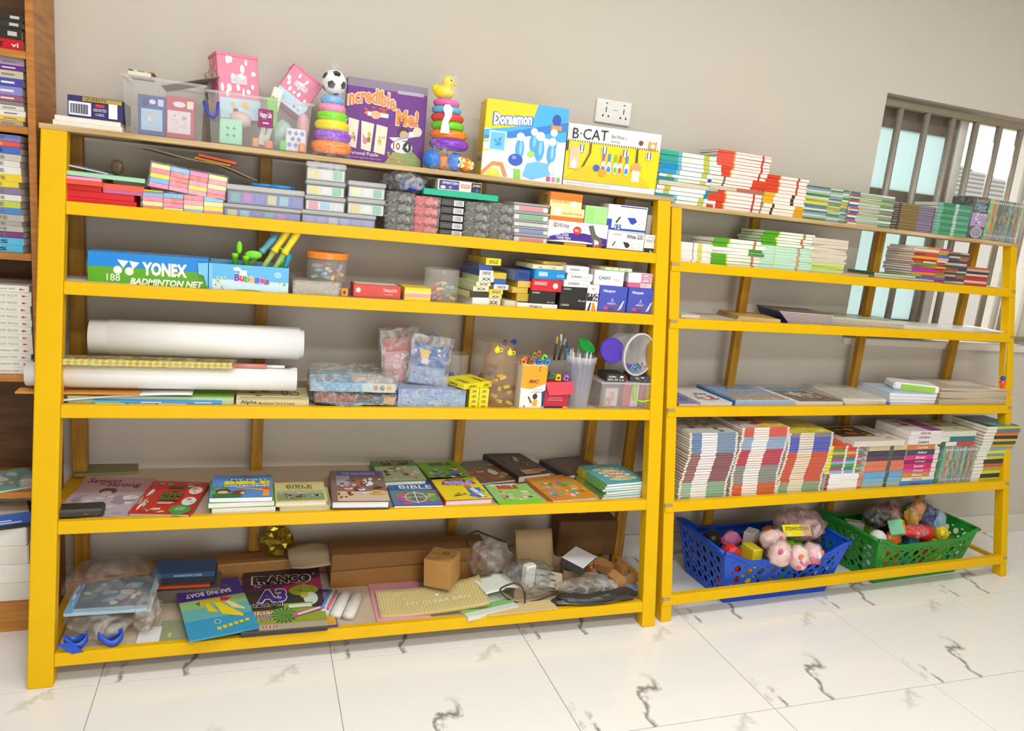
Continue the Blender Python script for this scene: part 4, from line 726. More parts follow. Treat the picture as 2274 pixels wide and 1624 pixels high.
prints(r, face(w, d, h, 'front'), [('r', .05, .3, 1, 1, '5fb4e6'), ('r', .05, .0, 1, .45, 'c9e4f2'), ('r', .05, 0, 1, .08, '9ab84a'), ('e', .5, .06, .2, .07, '7aa83a'), ('a', .05, .05, .22, .6, ['e6ead8', '8aa84a', 'd8884a', '4a6ab0', 'e8d86a', 'c9d8b0'], 22, 3, .16), ('a', .85, .05, .98, .5, ['e6ead8', '8aa84a', 'd8684a', 'e8d86a'], 12, 4, .2), ('e', .35, .85, .05, .07, 'e6f2f8'), ('e', .86, .72, .05, .12, '9ad0ee'),
  *[('t', c, .32 + .062 * k, .42 - .012 * k + .02 * (k % 2), .385 + .062 * k, .68 - .02 * k, col, {'b': .05, 'o': 'f6f4f8', 'ow': .08}) for k, (c, col) in enumerate(zip('Bubbles', ('7a2a9a', 'd83a3a', '3aa83a', 'e8a82a', '2a7ad8', 'd83a8a', '7a5a9a')))], ('r', .38, .62, .47, .82, 'efece4')])
def wand(label, p0, p1, cap, tip, kind, off, group='bubble wands'):
    a = Vector((S.x(*p0, off), S.y + off, S.zz(*p0, off))); b = Vector((S.x(*p1, off), S.y + off, S.zz(*p1, off))); dr = (b - a); r = root(S, 'bubble_wand', label, 'bubble wand', a, 0, group)
    g = G(); g.tube([(0, 0, 0), dr * .5], .0085, clear('wand', 'd8e88a', .45, .1)); ob('tube', g.mesh('tube', True), r)
    g = G(); g.tube([dr * .05, dr * .45], .004, mat(tip, .4)); ob('inner_stick', g.mesh('inner_stick', True), r)
    g = G(); g.tube([dr * .5, dr * .53, dr * .56, dr * .62, dr * .8, dr * .9, dr * .96, dr], [.011, .012, .0105, .0095, .012, .011, .006, .003], mat(cap, .35), 12); ob('cap', g.mesh('cap', True), r)
wand('front yellow capped bubble wand leaning in the display box', (590, 628), (672, 500), 'f4d823', '8ccc2a', 0, .04); wand('rear yellow capped bubble wand leaning in the display box', (566, 622), (650, 497), 'f4d823', '9ad42a', 0, .05)
wand('blue capped bubble wand behind the yellow ones', (542, 600), (618, 520), '6fc0dc', '5fb8d8', 0, .075); wand('teal capped bubble wand at the right of the display box', (620, 630), (644, 560), '3aa4c0', '3aa4c0', 0, .08)
def leafwand(label, p, kind):
    off = .05; a = Vector((S.x(*p, off), S.y + off, S.zz(*p, off))); r = root(S, 'bubble_wand', label, 'bubble wand', (a.x, a.y, S.z + .003), 0, 'bubble wands'); hz = a.z - S.z - .003; GR = mat('7ada1e', .35)
    g = G(); g.lathe([(.008, 0), (.008, hz), (.010, hz + .001), (.010, hz + .012), (.006, hz + .014)], 12, GR); ob('cap', g.mesh('cap', True), r)
    if kind == 'leaf':
        g = G(); g.ball((.012, 0, hz + .032), .02, GR, 14, (.42, .2, 1)); o = ob('leaf_handle', g.mesh('leaf_handle', True), r)
    elif kind == 'wide':
        g = G(); g.ball((.022, 0, hz + .018), .026, GR, 14, (1, .2, .52)); o = ob('leaf_handle', g.mesh('leaf_handle', True), r); 
    else:
        g = G(); g.tube([(.006 + .012 * math.sin(k * .55) * (k / 10), 0, hz + .012 + .0036 * k + .004 * math.cos(k * .9)) for k in range(11)], .0028, GR); ob('curl_handle', g.mesh('curl_handle', True), r)
leafwand('green bubble wand with an upright leaf handle', (522, 572), 'leaf'); leafwand('green bubble wand with a broad leaf handle', (546, 578), 'wide'); leafwand('green bubble wand with a curled handle', (624, 582), 'curl')
gw = bx(S, 'wrapped_pack', 'flat grey foil wrapped pack under the orange lidded tub', 'pack', (650, 756, 626, 656), 'b7ada0', .1, .010, c=.006, rough=.3); X0, X1, _, _ = span(S, (650, 756, 626, 656), .01)
ob('plastic_wrap', film(X1 - X0, .1, top(gw) - S.z, .005, 4, 7, clear('film_shiny', 'f2efe9', .20, .08, 1.0, 45)), gw)
def jar(S, label, px, off, lid=None, content=None, z0=None, name='jar', cat='jar', n=22, cn=18, seed=1, opac=.16, prof=None, csize=.011):
    X0, X1, z, zt = span(S, px, off, z0); R = (X1 - X0) / 2; h = zt - z; r = root(S, name, label, cat, ((X0 + X1) / 2, S.y + off + R, z))
    lh = h * .22 if lid else 0; G_ = clear('jar%d' % int(opac * 100), 'f6f3ec', opac, .08)
    g = G(); g.lathe([(k * R, q * (h - lh)) for k, q in (prof or ((.92, 0), (.97, .03), (.97, .97), (.93, 1)))], n, G_, cap=False); g.lathe([(.9 * R, .001), (.01 * R, .0012)], n, G_, cap=False); ob('jar_body', g.mesh('jar_body', True), r)
    if lid: g = G(); g.lathe([(R * .98, h - lh), (R * 1.02, h - lh + .001), (R * 1.02, h - .002), (R * .98, h)], n, mat(lid, .35)); ob('lid', g.mesh('lid'), r, label='screw lid')
    if content:
        rn = random.Random(seed)
        for k in range(cn):
            a = rn.random() * 6.28; q = R * .72 * math.sqrt(rn.random()); zz = .004 + (h * .5) * (k / cn); c = content[k % len(content)]; s_ = csize
            g = G(); g.box(-s_, s_, -s_ * .55, s_ * .55, 0, s_ * .9, mat(c, .45), .002); o = ob('eraser_piece', g.mesh('eraser_piece'), r, (q * math.cos(a), q * math.sin(a), zz), (rn.uniform(-.4, .4), rn.uniform(-.4, .4), rn.random() * 3))
    o_top[r.name] = zt; return r
jar(S, 'round clear tub with orange lid full of pastel sharpeners', (683, 777, 563, 630), .004, 'f08a34', ['f2a8c0', '9ad8c0', 'f6dc7a', '8ac8ea', 'f09a8a', 'b8a8e0'], top(gw), 'round_tub', 'tub', cn=26)
bf = lay(S, 'folder', 'flat violet blue case under the red sketch box', (757, 900, 654, 664), .1, '6a6cc0', off=.004, th=.008, cat='folder', pages='8a8ad0')
rb = bx(S, 'pencil_box', 'open red box with white flower logo', 'box', (785, 890, 634, 657), 'd84a3a', .09, .010, top(bf), pf=[('e', .1, .55, .05, .2, 'f4dcd4'), ('t', 'TikkyDD', .62, .45, .92, .75, 'f0d8d0'), ('r', .66, .28, .84, .34, 'e8a89c')], pt=[('r', .05, .1, .95, .9, 'e6dcd4'), ('p', [(.5, .2), (.8, .3), (.6, .6)], 'f4f0ec')])
bx(S, 'sharpener', 'orange cube sharpener beside the red box', 'sharpener', (758, 773, 641, 655), 'f0912a', .015, .004, top(bf), pf=[('e', .45, .5, .2, .25, '4a2a14')])
np_ = bx(S, 'note_pad', 'thick yellow and pink striped note pad beside the clear tub', 'note pad', (898, 957, 640, 668), 'f6d23a', .1, .006, pf=[('r', 0, .4, 1, .62, 'ee9ab8'), ('r', 0, .62, 1, .8, 'f6de5a')])
jar(S, 'round clear tub of coloured clips beside the pen boxes', (949, 1029, 600, 672), .008, None, ['f28a4a', '6ac0d0', 'b89ad0', 'f4c23a', 'f0b0a0', '8ad0c0'], None, 'round_tub', 'tub', cn=22, seed=4, opac=.2)
# piles of small pen boxes
PB = {}
def pb_(label, px, col, tx=None, tcol='3a3a5a', d=.13, off=.01, rz=0, z0='px', side=None, sidecol=None, extra=None):
    sh = list(extra or [])
    if tx: sh.append(('t', tx, .2, .25, .8, .75, tcol))
    return bx(S, 'pen_box', label, 'pen box', px, col, d, off, z0, rz, 'piled pen boxes', pf=sh or None, pl=[('r', 0, 0, 1, 1, sidecol)] if sidecol else None)
def pile(items, off, rz):
    z = S.z
    for (label, xl, xr, yt, yb, col, tx, sc) in items:
        X0, X1, a, b = span(S, (xl, xr, yt, yb), off); hh = PYH(xl, xr, yt, yb, off)
        o = pb_(label, (xl, xr, yt, yb), col, tx, off=off, rz=rz + random.Random(xl).uniform(-.06, .06), z0=z, sidecol=sc)
        z = top(o) + .0003
def PYH(xl, xr, yt, yb, off): return S.zz((xl + xr) / 2, yt, off) - S.zz((xl + xr) / 2, yb, off)
CR = 'ece4bc'
pile([('white rounded pen box at the foot of the left pen box pile', 1040, 1080, 661, 676, 'f4f2ee', None, None), ('dark open pen tray second in the left pen box pile', 1030, 1075, 647, 661, '4a4436', None, 'c9c07a'), ('cream pen box third in the left pen box pile', 1042, 1080, 636, 647, CR, 'XX', 'c8d0a0'), ('cream pen box fourth in the left pen box pile', 1045, 1082, 626, 636, CR, 'XX', 'b8c890'), ('cream pen box fifth in the left pen box pile', 1055, 1092, 613, 626, 'f0ead0', 'XX', 'c8d0a0'), ('navy and white pen box sixth in the left pen box pile', 1052, 1088, 600, 613, 'e9e6e2', 'STAEDTLER', '3a4878'), ('blue pen box seventh in the left pen box pile', 1055, 1088, 588, 600, '3d5aa0', None, '4a5070'), ('yellow pen box on top of the left pen box pile', 1070, 1107, 574, 590, 'f2dc3a', '3SOLIZ', 'b8a028')], .012, .22)
pile([('cream pen box at the foot of the second pen box pile', 1078, 1110, 664, 676, CR, 'XX', None), ('second cream pen box of the second pen box pile', 1080, 1110, 654, 664, 'e6deb0', 'XX', None), ('yellow lettered pen box third in the second pen box pile', 1080, 1113, 643, 654, 'f0d838', '3SOLIZ', None), ('white pen box fourth in the second pen box pile', 1092, 1126, 632, 643, 'e9e6e2', 'STAEDTLER', None), ('blue pen box fifth in the second pen box pile', 1092, 1120, 620, 632, '3a68b0', None, None), ('yellow open tray on top of the second pen box pile', 1090, 1122, 606, 620, 'd8b83a', None, None)], .03, .1)
pile([('cream rounded pen box at the foot of the third pen box pile', 1115, 1145, 668, 680, 'e8dcb8', None, None), ('yellow open tray second in the third pen box pile', 1142, 1178, 652, 668, 'c9a834', None, 'a88a2a'), ('yellow tray third in the third pen box pile', 1130, 1168, 638, 652, 'd8b84a', None, 'b89830'), ('yellow tray fourth in the third pen box pile', 1140, 1180, 624, 638, 'dcc05a', None, 'b89830'), ('navy blue lettered pen box on top of the third pen box pile', 1138, 1174, 600, 616, '2f4f94', 'STAEDTLER', '8a94b0')], .02, .16)
wf = bx(S, 'flat_box', 'flat white lettered box under the black calculator box', 'box', (1148, 1238, 675, 686), 'f0eeea', .12, .004, pf=[('t', 'STABILO', .3, .1, .6, .7, '2a2a2a')])
k1 = bx(S, 'calculator_box', 'small black calculator box under the red box', 'box', (1176, 1234, 647, 676), '24201e', .1, .010, top(wf), pf=[('t', 'CASIO', .08, .8, .38, .93, 'e0dcd8'), ('t', 'fx-es', .68, .1, .96, .22, 'c8c4c0', {'s': .3})])
k2 = bx(S, 'staple_box', 'red lettered box with white disc on the small black calculator box', 'box', (1181, 1248, 621, 648), 'd41c24', .1, .008, top(k1), pf=[('t', 'KANGARO', .08, .5, .5, .8, 'f2dcd8'), ('e', .78, .5, .09, .24, 'e6d8d4')])
k3 = bx(S, 'pencil_box', 'sky blue lettered box on the red box', 'box', (1182, 1254, 600, 621), '2090d0', .13, .010, top(k2), rz=.1, pf=[('r', .12, .3, .42, .8, '8ac8e8'), ('t', 'KINGSTAR', .14, .36, .4, .72, 'e6f2f8'), ('t', 'LETTER', .72, .3, .95, .55, 'cfe6f2')])
for i, (xl, xr, yt) in enumerate(((1175, 1212, 588), (1205, 1250, 590))): bx(S, 'pen_box', ['cream pen box on the left of the sky blue box', 'cream pen box on the right of the sky blue box'][i], 'pen box', (xl, xr, yt, 600), CR, .12, .016 + .01 * i, top(k3) + .0003, .2 if i == 0 else .06, 'piled pen boxes', pf=[('t', '101', .4, .3, .6, .7, '8a8a5a')], h=.015)
bx(S, 'pen_tray', 'yellow empty pen tray lying behind the cream pen boxes', 'pen box', (1195, 1255, 574, 590), 'd6ba5e', .12, .05, top(k3) + .016, .25, 'piled pen boxes', h=.012)
q1 = bx(S, 'calculator_box', 'tall black calculator box beside the stamp pad box', 'box', (1243, 1303, 638, 690), '26221f', .1, .008, pf=[('t', 'CASIO', .1, .88, .38, .95, 'e0dcd8'), ('t', 'fx-es', .68, .42, .96, .5, 'c8c4c0', {'s': .3}), ('t', 'CASIO', .06, .22, .36, .3, 'e0dcd8')])
z_ = top(q1)
for i, (xl, xr, lb, n) in enumerate(((1253, 1313, 'lowest white calculator box on the tall black box', 1), (1262, 1318, 'middle white calculator box on the tall black box', 1), (1254, 1306, 'topmost white calculator box on the tall black box', 1))):
    o = bx(S, 'calculator_box', lb, 'box', (xl, xr, 600, 618), 'f3f1ee', .1, .010, z_, [.05, -.04, .08][i], 'white calculator boxes', pf=[('t', 'CASIO', .15, .35, .58, .68, '4a4a56'), ('r', .68, .42, .9, .5, 'e6b8a8')], h=.0245); z_ = top(o) + .0002
sb = bx(S, 'stamp_pad_box', 'white orange and black stamp pad box standing on end', 'box', (1303, 1329, 633, 692), 'f1ece4', .09, .006, pf=[('r', 0, .42, 1, .7, '2f2b3c'), ('t', 'STA', .1, .58, .98, .7, 'f4f0ea', {'s': .2}), ('t', 'PA', .5, .44, .98, .56, 'f4f0ea', {'s': .2}), ('p', [(.1, 0), (.3, 0), (.42, .36), (.3, .36)], '2f2b3c'), ('p', [(.5, 0), (.9, 0), (.68, .36), (.5, .36)], 'e8962a'), ('t', '*', .35, .78, .6, .9, '8a7a3a')])
PU = [('t', 'Neopen', .12, .74, .55, .88, 'f0eef8', {'s': .2}), ('p', [(.1, .1), (.3, .4), (.9, .35), (.9, .1)], '6a58a8'), ('t', 'A', .42, .42, .54, .58, 'c9c0e8', {'b': 0}), ('t', 'PERFECT', .32, .34, .62, .4, 'dcd6f0'), ('p', [(.7, .12), (.82, .2), (.92, .5), (.86, .48)], 'd8e0f0'), ('p', [(.2, .18), (.34, .15), (.34, .24), (.2, .26)], 'e0507a'), ('r', .36, .14, .56, .22, '6a4a6a')]
n1 = bx(S, 'eraser_box', 'left blue and violet eraser box at the shelf end', 'box', (1330, 1392, 636, 693), '4a55b8', .1, .006, pf=PU, group='blue eraser boxes'); n2 = bx(S, 'eraser_box', 'right blue and violet eraser box against the post', 'box', (1394, 1453, 640, 698), '4a55b8', .1, .006, pf=PU, group='blue eraser boxes')
cb = bx(S, 'calculator_box', 'large white calculator box on the left blue eraser box', 'box', (1322, 1386, 602, 636), 'f4f2ef', .1, .010, max(top(n1), top(sb)) + .0005, -.05, pf=[('t', 'CASIO', .14, .4, .55, .62, '4a4a56'), ('r', .66, .4, .86, .46, 'e6b8a8'), ('r', .7, .3, .86, .35, 'c9c4c0')])
for i in range(2): bx(S, 'pen_box', ['left green edged cream pen box on the large white calculator box', 'right green edged cream pen box on the large white calculator box'][i], 'pen box', ((1340, 1372), (1373, 1402))[i] + (590, 602), CR, .12, .012, top(cb) + .0004, .12, 'piled pen boxes', h=.012, pf=[('r', 0, .0, 1, .25, '8ac890'), ('t', '101', .4, .4, .6, .8, '8a8a5a')])
z_ = top(n2)
for i in range(3):
    o = bx(S, 'ink_box', ['lowest', 'middle', 'topmost'][i] + ' pink and white ink box on the right blue box', 'box', (1395, 1449, 618, 630), ['d8688a', 'eee8ea', 'f0ecec'][i], .1, .008, z_, 0, 'pink ink boxes', h=.0175, pf=[('r', .52, .08, .98, .92, ['f0e4e8', 'c85a82', 'c85a82'][i]), ('t', 'HERO', .55, .2, .95, .8, ['d07a98', 'f4ecf0', 'f4ecf0'][i])]); z_ = top(o) + .0002
# ================================================================ wide rack, fourth shelf
S = A[4]
def roll(label, px, off, z, turns, col, flat=1.0, step=0, ends=(0, 0), z0=None):
    X0, X1, zb, zt = span(S, px, off, z0); R = (zt - zb) / 2; r = root(S, 'paper_roll', label, 'paper roll', ((X0 + X1) / 2, S.y + off + R * flat, zb + R), 0, 'white paper rolls'); L = X1 - X0
    for q, (a, b) in enumerate(ends):
        g = G(); v = []; f = []; n = 44; R0 = R * (1 - .06 * q)
        for k in range(n + 1):
            t = 2 * math.pi * turns * k / n; rr = R0 * (1 - .045 * turns * k / n)
            for x in (-L / 2 + a, L / 2 + b): v.append((x, rr * flat * math.sin(t), -rr * math.cos(t)))
        f = [(2 * k, 2 * k + 1, 2 * k + 3, 2 * k + 2) for k in range(n)]; g.add(v, f, mat(col, .75, var=.03)); o = ob('paper_sheet', g.mesh('paper_sheet', True), r); md = o.modifiers.new('solid', 'SOLIDIFY'); md.thickness = .0012
    o_top[r.name] = zt; return r
zS = S.z
strip = bx(S, 'wooden_slat', 'thin orange brown slat sticking out past the corner post', 'slat', (32, 310, 864, 876), 'cf8a34', .05, .016, zS + .030, h=.006, rx=0)
rl = bx(S, 'ruler', 'blue and white foot ruler pack along the front of the fourth shelf', 'ruler', (206, 492, 890, 906), '4a9ad6', .03, .006, h=.014, pf=[('r', .02, .1, .24, .62, 'e6e6ea'), ('r', .24, .1, .5, .7, '2a92d2'), ('t', 'BEST FOOT RULER', .27, .2, .47, .6, 'f2f4f6'), ('r', .5, .1, .72, .62, 'e8e8ec'), ('r', .72, .1, .96, .66, '2a9ad8'), ('r', .0, .72, .2, .95, '9ac848'), ('r', .36, .74, .52, .95, 'eceae4'), ('r', .78, .74, .92, .95, 'efece6')])
lay(S, 'green_folder', 'green edged folder under the white board above the ruler', (150, 520, 872, 890), .16, '8cc04a', off=.03, z0=zS, th=.024, cat='folder', pages='c9d8b0')
wb_ = sheet(S, 'white_board', 'long warped white board under the lower paper roll', 'board', (S.x(275, 880, .03), S.y + .07, zS + .029), .375, .10, mat('ecebe8', .5), lambda x, y: -.018 * ((x - .18) / .3) ** 2 + .006, th=.004)
bs = bx(S, 'pencil_box', 'beige mechanical pencil box at the end of the ruler', 'box', (524, 686, 886, 908), 'ddd09c', .15, .008, rz=0, pf=[('t', 'Alpha', .06, .25, .28, .8, '4a4228'), ('t', 'Mechanical Pencil & Leads', .3, .3, .8, .65, '9a8c5a', {'s': .25}), ('r', .0, .9, 1, 1, 'b0a070')], pt=[('t', '0.5', .62, .3, .88, .8, '6a6040', {'b': 0}), ('e', .22, .5, .05, .07, 'b0783a'), ('e', .4, .6, .06, .08, 'd0603a'), ('e', .3, .25, .05, .07, '8a8a50'), ('r', .05, .06, .9, .1, 'a89468')])
z_r = max(zS + .040, top(bs))
r1 = roll('lower white paper roll poking out past the corner post', (52, 660, 816, 866), .02, 0, 2.2, 'f2efec', 1.0, 0, [(.026, 0), (0, -.012), (.012, -.02)], zS + .042)
tz = top(r1)
def straws():
    X0 = S.x(134, 822, .03); X1 = S.x(515, 822, .03); L = X1 - X0
    r = root(S, 'straw_bundle', 'bundle of yellow and white striped straws on the lower roll', 'straws', ((X0 + X1) / 2, S.y + .04, tz + .0004)); n = 26
    cs = [(-.02, .004), (-.012, .004), (-.004, .004), (.004, .004), (-.016, .011), (-.008, .011), (0, .011)]
    for (y, z) in cs:
        g = G()
        for k in range(n):
            a = -L / 2 + L * k / n; b = a + L / n * .55; c = a + L / n
            g.lathe([(.0038, a), (.0038, b)], 8, mat('e6d21e', .4), axis='x', cap=k == 0, cy=y, z0=z); g.lathe([(.0038, b), (.0038, c)], 8, mat('f6f2e6', .4), axis='x', cap=k == n - 1, cy=y, z0=z)
        ob('straw', g.mesh('straw'), r)
    ob('plastic_sleeve', film(L + .02, .045, .02, .003, 7, 8, clear('sleeve', 'e8dca0', .22, .15, .6, 30)), r, (0, -.008, 0))
straws()
X0 = S.x(518, 815, .04); X1 = S.x(652, 812, .04); pn = root(S, 'pen', 'white pen in a red and clear wrapper between the paper rolls', 'pen', (0, S.y + .045, tz + .0055))
g = G(); g.tube([(X0, 0, 0), (X0 + (X1 - X0) * .55, 0, 0)], .007, mat('d98078', .3)); ob('wrapper', g.mesh('wrapper', True), pn)
g = G(); g.tube([(X0 + (X1 - X0) * .55, 0, 0), (X0 + (X1 - X0) * .85, 0, 0)], .0045, mat('e9e8ee', .3)); ob('barrel', g.mesh('barrel', True), pn)
g = G(); g.tube([(X0 + (X1 - X0) * .85, 0, 0), (X1 - .006, 0, 0), (X1, 0, 0)], [.004, .003, .001], mat('3a4458', .3)); ob('nib', g.mesh('nib', True), pn)
r2 = roll('large upper white paper roll resting on the striped straws', (193, 676, 724, 806), .06, 0, 2.1, 'f1eeea', 1.0, 0, [(.052, -.012), (0, -.035), (.02, .0), (.03, -.05)], tz + .017)
# bagged gift books
d0 = blob(S, 'bag', 'flat pale blue plastic bag under the dark red gift book', 'bag', (684, 888, 890, 908), clear('bag_blue', 'a9c6d8', .75, .3, .5), .17, -.004, zS, 5, .12, 3)
d1 = lay(S, 'gift_book', 'dark red bagged gift book under the blue spotted one', (700, 878, 868, 893), .17, '7a3026', off=.006, z0=zS + .016, th=.026, spine='f', bands=[(.5, '8e2c22'), (.2, '3a2a24'), (.15, '3a5a7a'), (.15, 'c89a3a')], pages='4a2a22', ry=.03, rz=.0)
ob('plastic_wrap', film(.26, .18, .036, .008, 12, 8, clear('film_shiny', 'f2efe9', .20, .08, 1.0, 45)), d1, (0, 0, -.002))
d2 = lay(S, 'gift_book', 'pale blue spotted gift book in a clear bag', (692, 880, 838, 868), .17, '86bfe2', off=.012, z0=zS + .052, th=.030, spine='f', bands=[(.6, '7dbbe2'), (.14, 'cfe2ea'), (.26, 'e6ead8')], pages='e6e2d8', rz=-.03, rx=-.0,
   pt=[('a', .02, .05, .3, .9, ['e8a8a4', 'f0c86a', 'f2dcd0', '5aa0d0'], 14, 4, .14), ('r', .5, .1, .95, .8, 'e6dccf'), ('r', .55, .5, .75, .56, 'a9b6c4'), ('r', .9, .05, 1, .95, 'd6d8e0')] , pf=[('e', .03 + .045 * k, .3 + .4 * (k % 2), .006, .09, 'f4f6f8') for k in range(13)] + [('e', .76, .5, .03, .28, 'd06a5a'), ('e', .84, .5, .03, .28, '4a6a4a'), ('e', .92, .5, .03, .28, 'd8a83a')])
ob('plastic_wrap', film(.27, .18, .056, .010, 21, 8, clear('film_big', 'e6e2dc', .24, .12, .8, 25)), d2)
gb = lay(S, 'gift_bag_pack', 'blue patterned pack of gift bags in clear wrap', (884, 1034, 858, 906), .14, '8fb2dc', off=.008, th=.066, spine='f', cat='gift bags', pages='b8b8d8', pt=[('a', .02, .05, .98, .95, ['b7a8d0', 'd8b4c8', '9ab4dc', 'e0d8c0'], 16, 5, .14)], pf=[('r', 0, .75, 1, 1, '8a9cd4'), ('a', .04, .1, .96, .7, ['e8e2d4', 'd88a7a', 'c9a86a', 'f0e8e4', '6a8ac8', 'b85a4a'], 24, 6, .08)])
ob('plastic_wrap', film(.21, .15, .068, .004, 31, 8, clear('film_shiny', 'f2efe9', .20, .08, 1.0, 45)), gb)
# hanging gift bags leaning on the back post
def giftbag(label, u, v, w, h, col, cols, off, seed, ry):
    c = (S.x(u, v, off), S.y + off, zS + .068); o = root(S, 'gift_bag', label, 'gift bag', c, 0, 'leaning gift bags'); o.rotation_euler = (-.12, ry, 0)
    g = G(); n = 10; t = .008
    g.box(-w / 2, w / 2, -t, t, 0, h, mat(col, .35), .006); ob('bag_body', g.mesh('bag_body'), o)
    g = G(); g.tube([(-w * .22, -.004, h), (-w * .2, 0, h + .03), (0, 0, h + .045), (w * .2, 0, h + .03), (w * .22, -.004, h)], .002, mat(cols[0], .5)); ob('handle', g.mesh('handle', True), o)
    ob('plastic_wrap', film(w + .012, .03, h + .03, .007, seed, 8, clear('film_big', 'e6e2dc', .24, .12, .8, 25)), o)
    return o, w, h
o, w_, h_ = giftbag('pink gift bag lettered ME leaning behind the blue pack', 895, 845, .12, .15, 'd89aa8', ['b04a4a', 'e8c8d0'], .11, 3, -.12)
prints(o, ((-w_ / 2, -.009, 0), (w_, 0, 0), (0, 0, h_), (0, -1, 0)), [('r', 0, .7, 1, 1, 'b5544e'), ('a', 0, 0, 1, .7, ['e0b0ba', 'd48a9a', 'e8c4c8'], 14, 3, .2), ('t', 'MI', .5, .5, .8, .66, 'f4ecee', {'o': '6a4a58'}), ('t', 'C', .55, .28, .75, .46, 'f4ecee', {'o': '6a4a58'})])
o, w_, h_ = giftbag('blue gift bag with a little figure print leaning behind the pack', 945, 850, .125, .135, '8fa8d0', ['3a5aa8'], .07, 7, .1)
prints(o, ((-w_ / 2, -.009, 0), (w_, 0, 0), (0, 0, h_), (0, -1, 0)), [('r', 0, .45, 1, 1, '2f62b0'), ('a', .05, .5, .95, .95, ['e8d03a', 'f0ece4', 'd0504a', '4a8ad0'], 12, 5, .1), ('e', .35, .72, .12, .12, 'e8c8a8'), ('e', .35, .82, .16, .06, 'e8d03a'), ('r', .28, .52, .48, .64, 'ece8e0'), ('a', .0, .02, 1, .42, ['d8dce8', 'd05a5a', 'e8d86a', 'a8c0e0', 'e8e4e0'], 18, 6, .1)])
jar(S, 'small clear jar with a blue eye eraser behind the yellow boxes', (992, 1046, 790, 870), .10, None, ['2f3aa8', 'e8604a', '8ad0d0'], zS, cn=10, seed=6, opac=.14, csize=.014)
# glue boxes
UH = lambda w: [('t', 'UHU', .25, .2, .75, .75, '3a3614', {'s': .2})]
zz_ = zS; YB = 'f0dc1e'
for rrow in range(4):
    for cc in range(2):
        o = bx(S, 'glue_box', f"{['bottom', 'second', 'third', 'upper'][rrow]} {['left', 'right'][cc]} yellow glue box in the block of eight", 'glue box', ((1042, 1063), (1064, 1085))[cc] + (880, 890), YB, .12, .006, zz_, 0, 'yellow glue boxes', h=.0178, pf=UH(0))
    zz_ = top(o) + .0002
bx(S, 'glue_box', 'left loose yellow glue box lying across the block', 'glue box', (1012, 1060, 822, 846), YB, .12, -.004, zz_, .45, 'yellow glue boxes', h=.018, pf=UH(0), pl=[('t', 'UHU', .3, .2, .7, .8, '3a3614')], pt=[('t', 'UHU', .2, .1, .5, .6, '8a7a14')])
bx(S, 'glue_box', 'right loose yellow glue box lying across the block', 'glue box', (1052, 1084, 822, 846), YB, .12, .016, zz_ + .0002, .42, 'yellow glue boxes', h=.020, pf=UH(0), pt=[('t', 'UHU', .2, .1, .5, .6, '3a3614')])
jar(S, 'wide clear jar with black rim items behind the bear shaped jar', (1060, 1140, 762, 870), .11, None, ['c8303a', '3a3aa8', '2a2a2a'], zS, cn=12, seed=8, opac=.13, csize=.016)
BJ = ((.86, 0), (.98, .05), (.98, .22), (.86, .3), (.98, .38), (1.0, .52), (.9, .6), (.98, .68), (.96, .8), (.74, .88), (.74, 1))
bj = jar(S, 'tall ribbed clear jar with yellow sharpeners inside', (1083, 1158, 770, 908), .006, None, ['f2dc2a'], zS, cn=9, seed=2, opac=.22, prof=BJ, csize=.012)
for c in bj.children:
    if c.name.startswith('jar_body'): c.data.materials[0] = clear('jar_amber', 'ecd0ae', .15, .08)
def animal_eraser(label, u, v, col, off, z, sc=1, name='sharpener', rz=0, ry=0, cat='sharpener'):
    o = root(S, name, label, cat, (S.x(u, v, off), S.y + off, z), rz, 'loose sharpeners'); o.rotation_euler.y = ry; g = G(); a = .0085 * sc
    g.hexa([(-a, -a * .8, 0), (a, -a * .8, 0), (-a, a * .8, 0), (a, a * .8, 0), (-a * .75, -a * .8, a * 2.2), (a * .75, -a * .8, a * 2.2), (-a * .75, a * .8, a * 2.2), (a * .75, a * .8, a * 2.2)], mat(col, .35)); ob('sharpener_body', g.mesh('sharpener_body'), o)
    g = G(); g.lathe([(a * .45, 0), (a * .45, .0006)], 10, mat('2a2018', .5), axis='y', cy=-a * .8 - .0007, z0=a * 1.0); ob('pencil_hole', g.mesh('pencil_hole'), o)
    g = G(); g.box(-a * .5, a * .5, -a * .3, a * .3, a * 2.2, a * 2.35, mat('b8b4b0', .25, .9)); ob('blade', g.mesh('blade'), o); return o
jt = S.zz(1120, 772, .03)
for lb, u, v, c in (('yellow teapot shaped eraser on the rim of the ribbed jar', 1105, 780, 'f2dc1e'), ('second yellow teapot eraser on the rim of the ribbed jar', 1133, 786, 'f0da3a')):
    o = root(S, 'eraser', lb, 'eraser', (S.x(u, v, .02), S.y + .025, S.zz(u, v, .02) - .008), 0, 'teapot erasers'); g = G(); g.ball((0, 0, .01), .011, mat(c, .35), 12, (1, .7, 1.1)); ob('pot', g.mesh('pot', True), o); g = G(); g.tube([(.008, 0, .004), (.018, 0, .006), (.02, 0, .014), (.01, 0, .017)], .0022, mat(c, .35)); ob('handle', g.mesh('handle', True), o); g = G(); g.ball((0, 0, .023), .004, mat(c, .35), 8); ob('lid_knob', g.mesh('lid_knob', True), o)
